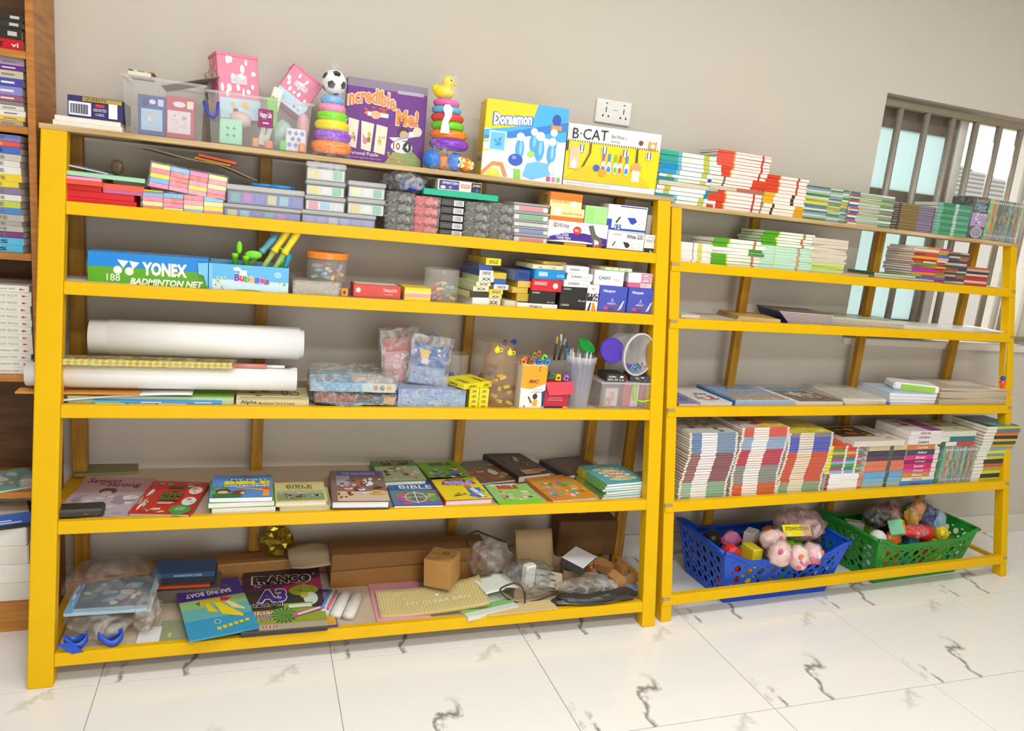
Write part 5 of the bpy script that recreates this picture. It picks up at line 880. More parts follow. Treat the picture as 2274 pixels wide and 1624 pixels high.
bic = bx(S, 'pen_box', 'open orange and white pen box', 'pen box', (1157, 1212, 812, 906), 'f2efe6', .06, .006, pf=[('p', [(0, .5), (.4, .46), (1, .6), (1, 1), (0, 1)], 'eda51c'), ('t', 'BIC', .3, .6, .72, .68, '7a3a14', {'s': .2, 'b': .04}), ('t', 'round', .5, .44, .86, .48, '8a86a0', {'b': 0, 's': .2}), ('t', 'original', .42, .37, .92, .43, '6a78b0', {'b': 0, 's': .2}), ('e', .6, .3, .1, .065, '3a3834'), ('p', [(.55, .24), (.72, .22), (.7, .08), (.5, .1)], 'e8a83a'), ('p', [(.3, .3), (.36, .3), (.5, .16), (.44, .14)], '4a4844'), ('t', 'ı', .18, .04, .22, .1, '2a5ab0'), ('t', 'C', .66, .88, .74, .97, '4a3414'), ('p', [(.9, .05), (1, .1), (1, .45), (.86, .4)], '2f3a6a')])
red = bx(S, 'pen_box', 'red ball pen box with a hanging red flap', 'pen box', (1208, 1262, 850, 906), 'c9283a', .06, .008, pf=[('r', 0, .84, 1, .96, '2a2428'), ('t', 'Roma Top', .2, .86, .7, .94, 'efe4e4'), ('p', [(.85, .82), (1, .9), (1, .98), (.8, .98)], 'e8c43a'), ('r', .26, .56, .62, .74, 'e8d4d4'), ('t', 'OXFORD', .28, .6, .6, .7, 'a8485a'), ('r', .2, .42, .75, .45, 'e89aa4'), ('r', .16, .34, .8, .37, 'e89aa4'), ('r', 0, 0, 1, .12, '2a2a68'), ('r', .82, .0, 1, .12, 'e8c43a')])
g = G(); X0, X1, _, _ = span(S, (1208, 1262, 850, 906), .008); ww = X1 - X0; hh = top(red) - S.z
g.add([(-ww / 2, -.031, hh), (ww / 2 + .012, -.033, hh + .006), (ww / 2 + .014, -.045, hh * .62), (-ww / 2 + .012, -.047, hh * .56)], [(0, 1, 2, 3)], 'd8404c'); ob('open_flap', g.mesh('open_flap'), red)
# sharpeners heaped on the two pen boxes
tb = top(bic); tr = top(red)
for lb, u, v, c, z, ry, sc in (('brown cube sharpener on the orange and white pen box', 1178, 800, 'a85a24', tb + .001, .1, 1.1), ('orange sharpener on the orange and white pen box', 1168, 790, 'e8742a', tb + .006, -.4, 1), ('green cube sharpener above the orange and white pen box', 1206, 788, '8cd42a', tb + .014, .5, 1.1), ('blue cube sharpener over the box edge', 1197, 806, '2f7ad8', tb + .001, 0, 1), ('second blue cube sharpener over the box edge', 1213, 803, '3a94e0', tb + .001, .3, 1), ('dark green sharpener over the red box', 1226, 812, '3a7a4a', tr + .012, .1, 1.1), ('yellow sharpener over the red box', 1240, 824, 'f0cc1e', tr + .004, 0, 1.2), ('purple sharpener over the red box', 1257, 818, 'b878d0', tr + .004, .25, 1.1), ('rust orange sharpener at the back of the heap', 1196, 762, 'c8602a', tb + .028, .3, 1), ('olive sharpener at the back of the heap', 1186, 775, '8a8a3a', tb + .022, .2, 1), ('orange paper like sharpener by the ribbed jar', 1162, 806, 'ee8a2a', tb + .0, -.2, 1.1)):
    animal_eraser(lb, u, v, c, .03 if v > 795 else .045, z, sc, ry=ry)
def penlike(S, label, p0, p1, r, col, off, cap=None, name='pen', group='loose pens'):
    a = Vector((S.x(*p0, off), S.y + off, S.zz(*p0, off))); b = Vector((S.x(*p1, off), S.y + off, S.zz(*p1, off))); o = root(S, name, label, 'pen', a, 0, group); dr = b - a
    g = G(); g.tube([(0, 0, 0), dr * .7], r, mat(col, .3)); ob('barrel', g.mesh('barrel', True), o); g = G(); g.tube([dr * .7, dr * .95, dr], [r * 1.15, r * 1.1, r * .5], mat(cap or col, .3)); ob('cap', g.mesh('cap', True), o)
penlike(S, 'gold capped black pen standing in the sharpener heap', (1230, 800), (1238, 748), .004, '2a2826', .05, 'b89a3a'); penlike(S, 'black pen leaning in the sharpener heap', (1240, 800), (1256, 752), .0045, '242220', .045, '8a8680'); penlike(S, 'silver pen leaning in the sharpener heap', (1246, 800), (1246, 742), .004, '8a8680', .06, 'c8c4be'); penlike(S, 'blue pen leaning at the right of the sharpener heap', (1254, 800), (1262, 760), .004, '2a5a94', .05, '244a7a')
for i, (u, v) in enumerate(((1118, 762), (1138, 760))): animal_eraser(['blue bird shaped eraser on the wide jar rim', 'dark blue eraser on the wide jar rim'][i], u, v, '2a4ab4', .14, S.zz(u, v, .14) - .006, 1, 'eraser', ry=.8, cat='eraser')
# translucent cup of blue pens
CUP = clear('cup', 'ecebe9', .42, .3)
X0, X1, z, zt = span(S, (1265, 1332, 786, 908), .004); R = (X1 - X0) / 2; h = zt - z; cu = root(S, 'pen_cup', 'tall translucent cup packed with blue pens', 'cup', ((X0 + X1) / 2, S.y + .004 + R, z))
g = G(); g.lathe([(R * .76, 0), (R * .96, h * .8), (R * 1.0, h * .8), (R * 1.02, h * .9), (R * .98, h * .92)], 22, CUP, cap=False); g.lathe([(R * .75, .001), (.001, .0012)], 22, CUP, cap=False); ob('cup_body', g.mesh('cup_body', True), cu)
rn = random.Random(3)
for k in range(9):
    a = k * .7; q = R * .55; o = root(S, 'pen', f"{NUM[k] if k else 'first'} blue pen around inside the translucent cup", 'pen', ((X0 + X1) / 2 + q * math.cos(a) * .8, S.y + .004 + R + q * math.sin(a) * .8, z + .003), 0, 'blue pens in the cup'); o['label'] = 'blue pen with clear tip standing in the tall translucent cup'
    tp = Vector((.012 * math.cos(a), .012 * math.sin(a), h * (.97 + .05 * rn.random()))); g = G(); g.tube([(0, 0, 0), tp * .75], .0042, mat('5a5cc0', .4)); ob('barrel', g.mesh('barrel', True), o); g = G(); g.tube([tp * .75, tp * .92, tp], [.0045, .0045, .001], clear('tip', 'f2f2f4', .6, .2)); ob('cap', g.mesh('cap', True), o)
# lids, toppled bucket, clear drawer box
def disc(label, u0, v0, u1, v1, col, off, rot, r=None, name='lid', th=.012):
    a = S.x(u0, (v0 + v1) / 2, off); b = S.x(u1, (v0 + v1) / 2, off); R = r or (b - a) / 2; o = root(S, name, label, 'lid', ((a + b) / 2, S.y + off, S.zz((u0 + u1) / 2, (v0 + v1) / 2, off))); o.rotation_euler = rot
    g = G(); g.lathe([(R * .985, -th / 2), (R, -th / 2 + .001), (R, th / 2 - .001), (R * .97, th / 2), (R * .9, th / 2 - .002)], 36, mat(col, .4)); ob('lid_body', g.mesh('lid_body'), o); g = G(); torus(g, R * .985, .002, th / 2 - .001, mat(col, .4), 36, 6); ob('lid_rim', g.mesh('lid_rim', True), o); return o
ink = bx(S, 'clear_drawer_box', 'clear plastic drawer box with lime green handle holding small boxes', 'storage box', (1334, 1452, 852, 908), clear('drawer', 'efe9ea', .26, .1), .11, .008, c=.004)
X0, X1, z, zt = span(S, (1334, 1452, 852, 908), .008); ww = X1 - X0; hh = zt - z
g = G(); g.box(-ww / 2 - .004, ww / 2 + .006, -.059, .059, hh - .004, hh + .004, clear('drawer_lid', 'efe9ea', .4, .1), .002); ob('lid', g.mesh('lid'), ink)
g = G(); g.tube([(ww * .08, -.062, hh * .98), (ww * .1, -.066, hh * .45), (ww * .25, -.068, hh * .36), (ww * .42, -.066, hh * .42), (ww * .45, -.062, hh * .98)], .004, mat('9ad420', .35)); ob('handle', g.mesh('handle', True), ink, label='lime green handle')
for lb, u0, u1, y0, y1, c, of, tx in (('red and white small box at the back of the drawer box', 1385, 1402, 838, 895, 'd8483c', .05, 'M'), ('white upright small box in the drawer box', 1404, 1420, 832, 892, 'f0ece6', .04, None), ('red lettered small box at the right of the drawer box', 1422, 1436, 842, 895, 'd8483c', .05, 'O'), ('white slanted small box at the left of the drawer box', 1345, 1372, 862, 895, 'e6dcdc', .045, None), ('brown coil shaped eraser in the drawer box', 1340, 1356, 886, 898, 'b09a5a', .03, None)):
    bx(S, 'small_box', lb, 'small box', (u0, u1, y0, y1), c, .02, of, zS + .004, 0, 'boxes in the drawer box', pf=[('t', tx, .2, .7, .8, .9, 'f4ece4')] if tx else [('r', .3, .3, .7, .8, 'd8b0a8')])
tl = hh + z + .005
bk = bx(S, 'ink_box', 'black lettered ink box lying on the clear drawer box', 'box', (1352, 1394, 806, 832), '2a2826', .09, .012, tl, -.08, pf=[('t', 'Artline', .1, .55, .5, .85, 'e6e4e0', {'s': .2}), ('e', .78, .7, .1, .16, 'e0dcd8'), ('t', 'REFILL INK 12 ml', .08, .12, .9, .42, 'd8d4d0')], h=.026)
lay(S, 'white_box', 'white flat box slanting under the black ink box', (1340, 1388, 836, 846), .06, 'efece8', off=-.004, z0=tl + .0002, th=.001 + .008, cat='box', rz=.3, ry=-.05) if False else None
bx(S, 'ink_box', 'black and white ink box lying under the toppled bucket', 'box', (1408, 1450, 812, 836), '34322e', .09, .015, tl, -.2, pf=[('a', .1, .1, .9, .9, ['d8d4cc', '8a8680'], 8, 3, .2)], h=.022)
X0 = S.x(1372, 770, .05); X1 = S.x(1455, 770, .05); R = (X1 - X0) / 2 * .98
bu = root(S, 'toy_bucket', 'toppled translucent bucket spilling coloured beads', 'bucket', ((X0 + X1) / 2, S.y + .02, tl + .027 + R * .98)); bu.rotation_euler = (math.pi / 2, 0, .32)
g = G(); g.lathe([(R * .84, -.11), (R * .97, -.012), (R * 1.04, -.012), (R * 1.04, -.004), (R * .98, 0)], 34, clear('bucket', 'e9e7e6', .55, .35), cap=False); g.lathe([(R * .84, -.11), (.001, -.11)], 34, clear('bucket', 'e9e7e6', .55, .35), cap=False); ob('bucket_body', g.mesh('bucket_body', True), bu); g = G(); torus(g, R * 1.02, .003, -.002, mat('d9d6d3', .4), 40, 8); ob('bucket_rim', g.mesh('bucket_rim', True), bu)
g = G(); rn = random.Random(9)
for k in range(70):
    a = rn.uniform(-.75, .75); q = R * rn.uniform(.62, .86); y = rn.uniform(-.05, .004); x = q * math.sin(a) ; zq = -q * math.cos(a)
    g.ball((x, zq, y), .0042, mat(rn.choice(['3a8ae0', 'd82a7a', '7a3ab8', 'f0d82a', '4ac0e0', 'e05a2a', '5ab8f0']), .3), 6)
o = ob('beads', g.mesh('beads', True), bu); o['kind'] = 'stuff'
disc('purple screw lid leaning against the toppled bucket', 1327, 752, 1390, 806, '4a2aa8', .03, (1.15, .55, -.3), .046)
disc('green screw lid leaning behind the pen cup', 1278, 752, 1325, 786, '1f9a3a', .07, (.55, .42, 0), .035)

# ================================================================ wide rack, fifth shelf: books lying on show
S = A[5]
def layq(S, name, label, fl, fr, bl, th, cov, z0=None, spine='l', hard=False, pt=None, pages='ece5d6', cat='book', bands=None, group=None, rz=None, pf=None, dmax=None):
    z = (S.z if z0 is None else z0); FL = PZ(S.un, *fl, z + th); FR = PZ(S.un, *fr, z + th); BL = PZ(S.un, *bl, z + th)
    e = (FR - FL); w = e.length; an = math.atan2(e.y, e.x) if rz is None else rz; nrm = Vector((-math.sin(an), math.cos(an), 0)); d = abs((BL - FL).dot(nrm)); d = min(d, dmax or 9)
    c = (FL + FR) / 2 + nrm * d / 2; o = book(S, name, label, cat, (c.x, c.y, z), an, w, d, th, cov, spine, bands, hard, pages, group, pt, pf=pf); o_top[o.name] = z + th; return o
zS = S.z; Gp = 'books lying on show on the fifth shelf'
layq(S, 'folded_paper', 'folded olive green paper behind the pink grey book', (165, 1053), (306, 1046), (190, 1028), .010, '7a7248', cat='paper', pages='8a8258', group=None, spine='b')
layq(S, 'magazine', 'pink grey picture book with dark lettered title by the corner', (112, 1148), (290, 1149), (133, 1059), .005, 'c49aa2', cat='book', group=Gp, pt=[('r', 0, .78, 1, 1, 'c68e92'), ('r', 0, 0, 1, .62, 'bfaeb4'), ('t', 'Samson', .06, .84, .52, .97, '5a3a3c', {'s': .1}), ('t', 'the', .26, .79, .34, .84, '5a3a3c', {'s': .2}), ('t', 'Strong', .36, .72, .84, .86, '5a3a3c', {'s': .1}), ('r', .82, .93, .96, .99, 'b0a070'), ('a', .05, .05, .95, .55, ['d6c6c8', 'a08c98', 'c8c4cc', 'b09aa2', 'e0d4d2'], 26, 5, .2), ('e', .45, .62, .12, .08, '6a3a3a'), ('e', .45, .55, .08, .07, 'd8b8a8')])
bxw = bx(S, 'pencil_case', 'worn black zip case lying on the pink grey book', 'case', (124, 228, 1128, 1156), '38342a', .06, .004, zS + .006, .05, h=.026, c=.006, pf=[('a', .55, .35, .95, .6, ['a89878', '6a6250'], 6, 2, .2)])
layq(S, 'book', 'red childrens Bible with picture border', (284, 1139), (421, 1142), (322, 1068), .017, 'b02820', hard=True, group=Gp, pages='d8d2c8', spine='r', pt=[('r', 0, 0, 1, 1, 'c8281e'), ('a', .0, .78, 1, 1, ['e8e0d0', 'd8783a', '4a7a4a', 'e8c84a', '3a2a24', '8ab0c8'], 22, 4, .13), ('a', 0, 0, .24, .8, ['e8c8a0', '7a4a9a', 'd8643a', '8aa0c0', 'f0e0d0', '5a8a4a'], 18, 6, .2), ('a', .2, 0, .66, .18, ['e8b84a', 'a8c8d8', 'd86a4a', 'f0e8dc'], 12, 7, .2), ('e', .86, .7, .12, .12, 'eadfc8'), ('e', .86, .36, .12, .13, 'dfe8d8'), ('a', .78, .6, .95, .8, ['d8a868', 'c05a3a', 'a8c0b0'], 6, 8, .3), ('a', .78, .28, .95, .46, ['d85a4a', '8ac06a', 'e8d06a'], 6, 9, .3), ('e', .8, .1, .18, .14, '4a9a3a'), ('t', 'Easy', .36, .74, .68, .86, '5a7a2a', {'o': '3a2a14'}), ('t', 'to', .46, .64, .58, .73, '5a7a2a', {'o': '3a2a14'}), ('t', 'Read', .34, .5, .68, .63, '5a7a2a', {'o': '3a2a14'}), ('t', 'Bible', .34, .36, .68, .49, '5a7a2a', {'o': '3a2a14'}), ('r', .36, .29, .62, .31, 'f4e0d0'), ('r', .36, .25, .6, .27, 'f4e0d0'), ('t', 'ACTIVITIES', .72, .12, .88, .16, 'e6f0d8'), ('t', 'FOR YOU', .72, .07, .86, .11, 'e6f0d8')])
MF = [('r', 0, 0, 1, 1, '5a94dc'), ('a', .25, .84, 1, 1, ['4aa02a', '5ab03a', 'd8502a', 'c84a24', '7a4a1e'], 14, 3, .17), ('a', 0, .05, .3, .55, ['4aa02a', '6ab83a', '3a7a1e'], 10, 5, .3), ('r', .04, 0, .5, .16, '3f7a1e'), ('e', .2, .26, .13, .09, '5a3014'), ('e', .2, .22, .09, .06, 'f0c8a0'), ('e', .46, .2, .12, .09, '8a3a1a'), ('e', .52, .18, .04, .05, 'f0c8a0'), ('p', [(.4, .44), (.85, .34), (.95, .3), (.95, .02), (.84, .02), (.85, .25), (.4, .4)], 'eaa84a'), ('e', .9, .36, .08, .06, 'e0602a'), ('t', 'MY FIRST', .3, .72, .93, .8, 'f2f4f6', {'o': '3a6ab0'}), ('t', 'BiBLE', .2, .54, .96, .7, 'f6ea1e', {'b': .07}), ('t', 'COLLECTION', .2, .44, .94, .52, 'f2f4f6', {'b': .05}), ('t', 'Vol 1', .8, .05, .92, .09, 'f2e44a')]
e0 = lay(S, 'book', 'lowest blue and green childrens Bible in its pile', (470, 612, 1132, 1150), .19, '5a9a3a', hard=False, th=.022, group=Gp, bands=None, pages='f0ede6')
e1 = lay(S, 'book', 'middle blue and green childrens Bible in its pile', (461, 608, 1118, 1134), .19, '6aa83a', z0=top(e0), th=.017, group=Gp, pages='eeeae2', rz=.02)
e2 = lay(S, 'book', 'topmost blue and green childrens Bible showing its cover', (466, 606, 1104, 1118), .195, '5a94dc', z0=top(e1), th=.015, group=Gp, pages='f2efe8', pt=MF, rz=-.02)
BS = [('r', 0, 0, 1, 1, 'd8cb84'), ('r', .02, .04, .95, .54, '8a9a6a'), ('r', .02, .38, .95, .54, 'a8b49c'), ('a', .1, .08, .6, .5, ['6a4a34', 'd8b89a', '5a5a3a', '8a7a5a', 'b08a6a'], 14, 4, .2), ('a', .7, .12, .92, .48, ['3a2a24', 'd8e0e4', 'd8b89a'], 5, 6, .25), ('t', 'My Book of', .26, .84, .66, .89, '8a7a3a', {'b': 0}), ('t', 'BIBLE', .22, .69, .74, .83, '5a4a1e', {'b': .0}), ('t', 'STORIES', .24, .60, .74, .67, '8a7a3a', {'b': 0})]
f0 = lay(S, 'book', 'lower straw coloured book of Bible stories', (622, 736, 1130, 1146), .16, 'd4c880', th=.018, group=Gp, hard=True, pages='e9e4da')
f1 = lay(S, 'book', 'upper straw coloured book of Bible stories showing its cover', (613, 727, 1112, 1130), .165, 'd8cb84', z0=top(f0), th=.018, group=Gp, hard=True, pages='ece8de', pt=BS)
h0 = lay(S, 'book', 'lower copy of the purple headed childrens Bible', (740, 868, 1132, 1142), .17, '8a8494', th=.012, group=Gp, hard=True, pages='d8d2ca')
h1 = layq(S, 'book', 'upper purple headed childrens Bible with painted crowd', (738, 1114), (866, 1113), (714, 1046), .026, '5a4a5c', top(h0), hard=True, group=Gp, pages='efeae2', pt=[('r', 0, 0, 1, 1, '8a6a5c'), ('r', .1, .8, .95, 1, '5a5aa4'), ('t', 'THE CHILDREN\'S', .2, .86, .84, .93, 'e6e2ee', {'b': 0}), ('r', .1, 0, 1, .3, 'dcc0a4'), ('r', .1, .5, .35, .82, 'b4a8bc'), ('a', .12, .18, 1, .82, ['6a4434', '7a7258', 'd8b898', 'f0ece6', 'c0684a', '4a3424', '8a7a94', 'e6dcd0'], 46, 3, .14), ('a', .55, .4, .8, .8, ['f4f2ee', 'e8e4e0'], 5, 4, .3), ('e', .82, .25, .17, .07, 'e8bc6a'), ('t', 'BEST', .74, .22, .9, .28, '6a3a2a', {'b': 0}), ('a', .1, .02, .4, .3, ['8a3a2a', 'a85a3a', '6a4a3a'], 8, 5, .2)])
tr_ = layq(S, 'book', 'green Bible with red title panel behind the rainbow one', (848, 1070), (948, 1066), (822, 1025), .030, '4a7a3a', hard=True, group=Gp, pt=[('r', 0, 0, 1, 1, '4f8a3c'), ('r', 0, 0, 1, .7, 'b8c8a0'), ('p', [(.24, .76), (.8, .76), (.86, .88), (.8, .97), (.24, .97), (.18, .88)], '4a1a1c'), ('t', 'My Treasured', .26, .87, .78, .95, 'e8d8c0', {'b': 0}), ('t', 'Bible', .44, .79, .6, .86, 'e8d8c0', {'b': 0}), ('a', .02, .02, .98, .7, ['d8643a', 'e8e4d8', 'c8302a', 'e0a03a', '8ab08a', 'f0ece4', '6a4a2a'], 26, 8, .17)])
layq(S, 'book', 'blue and rainbow coloured study Bible with a cross in a circle', (876, 1124), (985, 1122), (846, 1066), .014, '3a6aa8', hard=False, group=Gp, pages='f2efea', pt=[('r', 0, .56, 1, 1, '2f5a98'), ('r', 0, 0, 1, .56, '5a8a8a'), ('a', .0, .02, .5, .5, ['d85a6a', 'c84a8a', 'e0704a', '8a5ab0'], 14, 3, .3), ('a', .5, .05, 1, .5, ['6aa84a', 'c8b83a', '4aa06a', 'd88a3a'], 14, 4, .3), ('r', 0, 0, 1, .12, '6a6ab8'), ('a', .1, .0, .9, .2, ['7a5ab0', 'c85a8a', '5a7ac0'], 8, 5, .3), ('e', .5, .28, .23, .19, 'e8e8b8'), ('e', .5, .28, .21, .17, '7a7a70'), ('a', .34, .16, .66, .4, ['3a3a3a', 'c8d0d0', '8a6a5a'], 8, 6, .25), ('p', [(.49, .06), (.51, .06), (.51, .52), (.49, .52)], 'f0f0d0'), ('p', [(.2, .275), (.8, .275), (.8, .29), (.2, .29)], 'f0f0d0'), ('t', 'Teen', .34, .84, .7, .96, 'e6e8f0', {'s': .3, 'b': 0}), ('t', 'Study', .34, .75, .74, .85, 'e6e8f0', {'b': 0}), ('t', 'BIBLE', .22, .61, .92, .74, 'f2f2f6', {'b': .01}), ('r', .26, .58, .9, .595, 'd0d8e8')])
layq(S, 'book', 'green Bible with cartoon crowd behind the yellow story book', (958, 1066), (1050, 1060), (940, 1027), .024, '6a9a2a', hard=True, group=Gp, pt=[('r', 0, 0, 1, 1, '7ab02e'), ('t', 'BIBLE', .26, .74, .8, .92, '3a3414', {'b': .03}), ('a', .05, .02, .98, .66, ['4a6ab0', 'e8c8a0', '2a2420', '8a5a3a', 'e8a04a', 'f0e8dc', '6a8ac8'], 22, 4, .2)])
layq(S, 'book', 'yellow Bible story book with red spine', (990, 1112), (1095, 1107), (953, 1062), .024, 'c83a24', hard=True, group=Gp, pages='eee8f0', pt=[('r', 0, 0, 1, 1, 'f2da1e'), ('a', .5, .82, 1, 1, ['7ab83a', '9ac83a'], 8, 2, .3), ('p', [(.14, .66), (.5, .6), (.92, .66), (.86, .8), (.6, .92), (.34, .92), (.2, .8)], 'c8384a'), ('t', 'BIBLE', .24, .7, .84, .82, 'a8d0f0', {'b': .04, 'o': '3a4a9a'}), ('t', 'STORIES', .32, .61, .82, .69, 'd8c8f0', {'b': .03}), ('t', 'My First', .4, .83, .68, .89, 'f4e8e0', {'b': 0}), ('r', .6, .06, .9, .48, '3f78c8'), ('p', [(.66, .44), (.76, .48), (.9, .1), (.8, .06)], 'e0ecf4'), ('a', .02, .03, .98, .3, ['e8883a', 'd84a6a', '7ac03a', '4a9ad8', '6a3a1e', 'f0c8a0'], 20, 3, .13), ('e', .66, .54, .08, .06, 'd8783a'), ('a', .8, .1, 1, .4, ['7ac03a', 'a8d85a'], 5, 3, .3)])
br = layq(S, 'book', 'brown painted cover book in the back row', (1062, 1073), (1152, 1064), (1032, 1026), .012, '5a4a40', group=Gp, hard=True, pt=[('r', 0, 0, 1, 1, '8a6242'), ('r', 0, .7, 1, 1, '6a6a68'), ('a', .02, .02, .98, .85, ['a8603a', '7a4a2e', 'c89a6a', '8a9a6a', 'd8dce0', 'b87a4a', '5a4a3a'], 26, 4, .2), ('e', .62, .4, .1, .14, 'd6dade')])
dk = layq(S, 'book', 'thick dark brown painted Bible in the back row', (1152, 1058), (1226, 1049), (1094, 1007), .030, '3a2a2a', group=Gp, hard=True, pages='cfc6ba', pt=[('r', 0, 0, 1, 1, '4a3428'), ('r', 0, .86, 1, 1, '362824'), ('a', .1, .1, .95, .8, ['6a4a3a', '5a5a3a', '8a7a5a', '3a2a24', '7a4a34'], 24, 4, .2), ('a', .45, .35, .75, .8, ['d8ccb8', 'c0b098'], 5, 3, .25), ('r', .25, .02, .7, .2, 'c8a088'), ('e', .72, .12, .22, .06, 'c8803a'), ('t', 'BIBLE', .6, .1, .84, .14, '6a3a1e', {'b': 0})])
layq(S, 'book', 'light green Bible with blue spine in the front row', (1110, 1121), (1210, 1117), (1078, 1077), .010, '8cc84a', group=Gp, hard=True, bands=[(1, '3a5ab8')], pages='c8c0b8', pt=[('r', 0, 0, 1, 1, '9ad06a'), ('r', 0, 0, 1, .2, '8ad42a'), ('r', .1, .9, .7, 1, 'e6e8e0'), ('t', 'BIBLE', .24, .74, .72, .94, 'c83a2a', {'b': .06}), ('a', .1, .16, .96, .7, ['e8c8a0', '6a3a2a', 'f0ece0', 'e8d83a', 'c88ac8', '3a6a7a', 'd86a3a', 'e8e0b0'], 30, 4, .15)])
layq(S, 'book', 'orange picture Bible in the front row by the teal pile', (1228, 1112), (1330, 1103), (1177, 1060), .016, 'c8842a', group=Gp, hard=True, pages='eee8e4', pt=[('r', 0, 0, 1, 1, 'dd9026'), ('a', .05, .05, .98, .8, ['e8b04a', 'd86a9a', '7ab84a', 'e8c8a0', '8a9ac8', 'c8643a', '5aa07a', 'e0d8e8'], 40, 4, .16), ('a', .3, .3, .7, .75, ['b8c8e0', '5a9a7a', 'd8a878', 'f0e8e0'], 9, 5, .25), ('a', .05, .02, .35, .2, ['e07aa8', 'd85a94'], 4, 5, .3)])
layq(S, 'book', 'dark blue edged book at the back beside the side rail', (1256, 1056), (1345, 1046), (1222, 1019), .020, '2a2c44', group=Gp, hard=True, pt=[('r', 0, 0, 1, 1, '4a3c40'), ('r', .14, 0, 1, .95, '6a5450'), ('a', .2, .1, .95, .8, ['7a5a50', '5a4440', '8a6a5a'], 10, 4, .25)])
LC = [('r', 0, 0, 1, 1, '5fb0b4'), ('a', .3, .82, 1, 1, ['e0a83a', '3a2a44', 'e8c8a0', '8a5ab0', 'd85a4a'], 10, 3, .2)] + [s for i, (t_, y) in enumerate((('LITTLE', .66), ('Children', .49), ('Bible', .33), ('STORIES', .15))) for s in (('e', .5 + .02 * i, y + .06, .34, .09, 'f2ecd8'), ('t', t_, .26 + .03 * (i == 2) * 2, y, .8 - .06 * (i == 2), y + .12, ('7ab84a', 'd8783a', 'd8783a', 'c8a83a')[i], {'b': .03}))]
zq = zS
FLx = [(1340, 1112)]
a0 = PZ(1, 1342, 1112, zS); a1 = PZ(1, 1432, 1104, zS); an_ = math.atan2(a1.y - a0.y, a1.x - a0.x); ww = (a1 - a0).length
for i in range(6):
    c = (a0 + a1) / 2 + Vector((-math.sin(an_), math.cos(an_), 0)) * .105 + Vector((.004 * ((i * 7) % 3 - 1), .002 * (i % 2), 0))
    book(S, 'book', f"{'topmost' if i == 5 else NUM[i]} teal Bible story book {'in' if i in (0, 5) else 'from the bottom of'} its pile", 'book', (c.x, c.y, zq), an_ + .02 * (i % 3 - 1), ww, .2, .0098, '5fb0b4', 'l', [(.3, 'c8b83a'), (.7, '7aa84a')], False, 'f2efe8', 'teal story book pile', LC if i == 5 else None); zq += .01

# ================================================================ wide rack, bottom shelf: packing clutter
S = A[6]; zS = S.z; KR = mat('a0703a', .8, var=.12, scale=12); KD = mat('8a5f30', .8, var=.12, scale=12)
def at(u, v, z=0): return PZ(S.un, u, v, zS + z)
def flatb(name, label, cat, fl, fr, bl, th, col, z=0, pt=None, rough=.5, c=.001, dmax=None, group=None):
    FL = at(*fl, z + th); FR = at(*fr, z + th); BL = at(*bl, z + th); e = FR - FL; an = math.atan2(e.y, e.x); nrm = Vector((-math.sin(an), math.cos(an), 0)); d = min(abs((BL - FL).dot(nrm)), dmax or 9); w = e.length; cc = (FL + FR) / 2 + nrm * d / 2
    g = G(); g.box(-w / 2, w / 2, -d / 2, d / 2, 0, th, mat(col, rough) if isinstance(col, str) else col, c); o = ob(name, g.mesh(name), None, (cc.x, cc.y, zS + z), (0, 0, an)); tag(o, label, cat, group)
    if pt: prints(o, face(w, d, th, 'top'), pt, 'printed_top')
    return o
c_ = bx(S, 'long_carton', 'long flattened brown carton along the back of the bottom shelf', 'carton', (190, 740, 1240, 1275), KR, .08, .36, zS, .05, c=.004, h=.065, pf=[('t', 'FRAGILE', .2, .4, .5, .8, '8a5a28'), ('r', 0, .92, 1, 1, 'b88a54')])
c2 = bx(S, 'carton', 'large brown carton lying behind the cube shaped box', 'carton', (735, 1080, 1225, 1310), KD, .12, .26, zS, .0, c=.004, h=.125, pf=[('r', 0, .0, 1, .55, '9a6c34'), ('p', [(0, .5), (1, .62), (1, .66), (0, .54)], '6a4822')])
bx(S, 'carton', 'dark brown carton at the back under the teal story pile', 'carton', (1245, 1372, 1150, 1210), mat('6e4c26', .8, var=.12), .1, .38, zS + .0, -.06, c=.006, h=.155)
fo = blob(S, 'foil_bag', 'crumpled gold foil bag standing on the long carton', 'bag', (578, 652, 1176, 1226), mat('9a8428', .22, .75), .06, .38, zS + .066, 4, .3, 3.6, 3)
sheet(S, 'brown_paper', 'creased tan paper sheet over the gold foil bag', 'paper', (S.x(690, 1200, .36), S.y + .33, zS + .098), .15, .12, mat('b09a7c', .85), lambda x, y: -.10 * x * .6 + .02 * math.sin(14 * x + 20 * y) - .12 * max(0, x - .02), rz=.1)
# left: bagged picture books and the blue ribbon bag
RB = blob(S, 'bag', 'lower clear bag with blue ribbon by the corner post', 'bag', (122, 300, 1378, 1440), clear('bag_c', 'e9e2d8', .24, .07, .8, 16), .2, .004, zS, 15, .16, 2.6)
g = G(); pts = []
rbn = root(S, 'ribbon', 'coiled bright blue ribbon in the lower clear bag', 'ribbon', (S.x(215, 1420, .0), S.y + .0, zS + .004))
for (x0, hh, rr) in ((-.055, .03, .03), (.035, .028, .032)):
    g = G(); n = 22; v = []
    for k in range(n + 1):
        t = 2 * math.pi * k / n; v += [(x0 + rr * math.cos(t), .005 + .015 * math.sin(t), hh * .6 + .012 * math.sin(t * 2 + 1)), (x0 + rr * .96 * math.cos(t), .005 + .018 * math.sin(t), hh * .6 + .022 + .012 * math.sin(t * 2 + 1))]
    g.add(v, [(2 * k, 2 * k + 1, 2 * k + 3, 2 * k + 2) for k in range(n)], mat('2a5ad0', .3)); o = ob('ribbon_loop', g.mesh('ribbon_loop', True), rbn); md = o.modifiers.new('s', 'SOLIDIFY'); md.thickness = .002
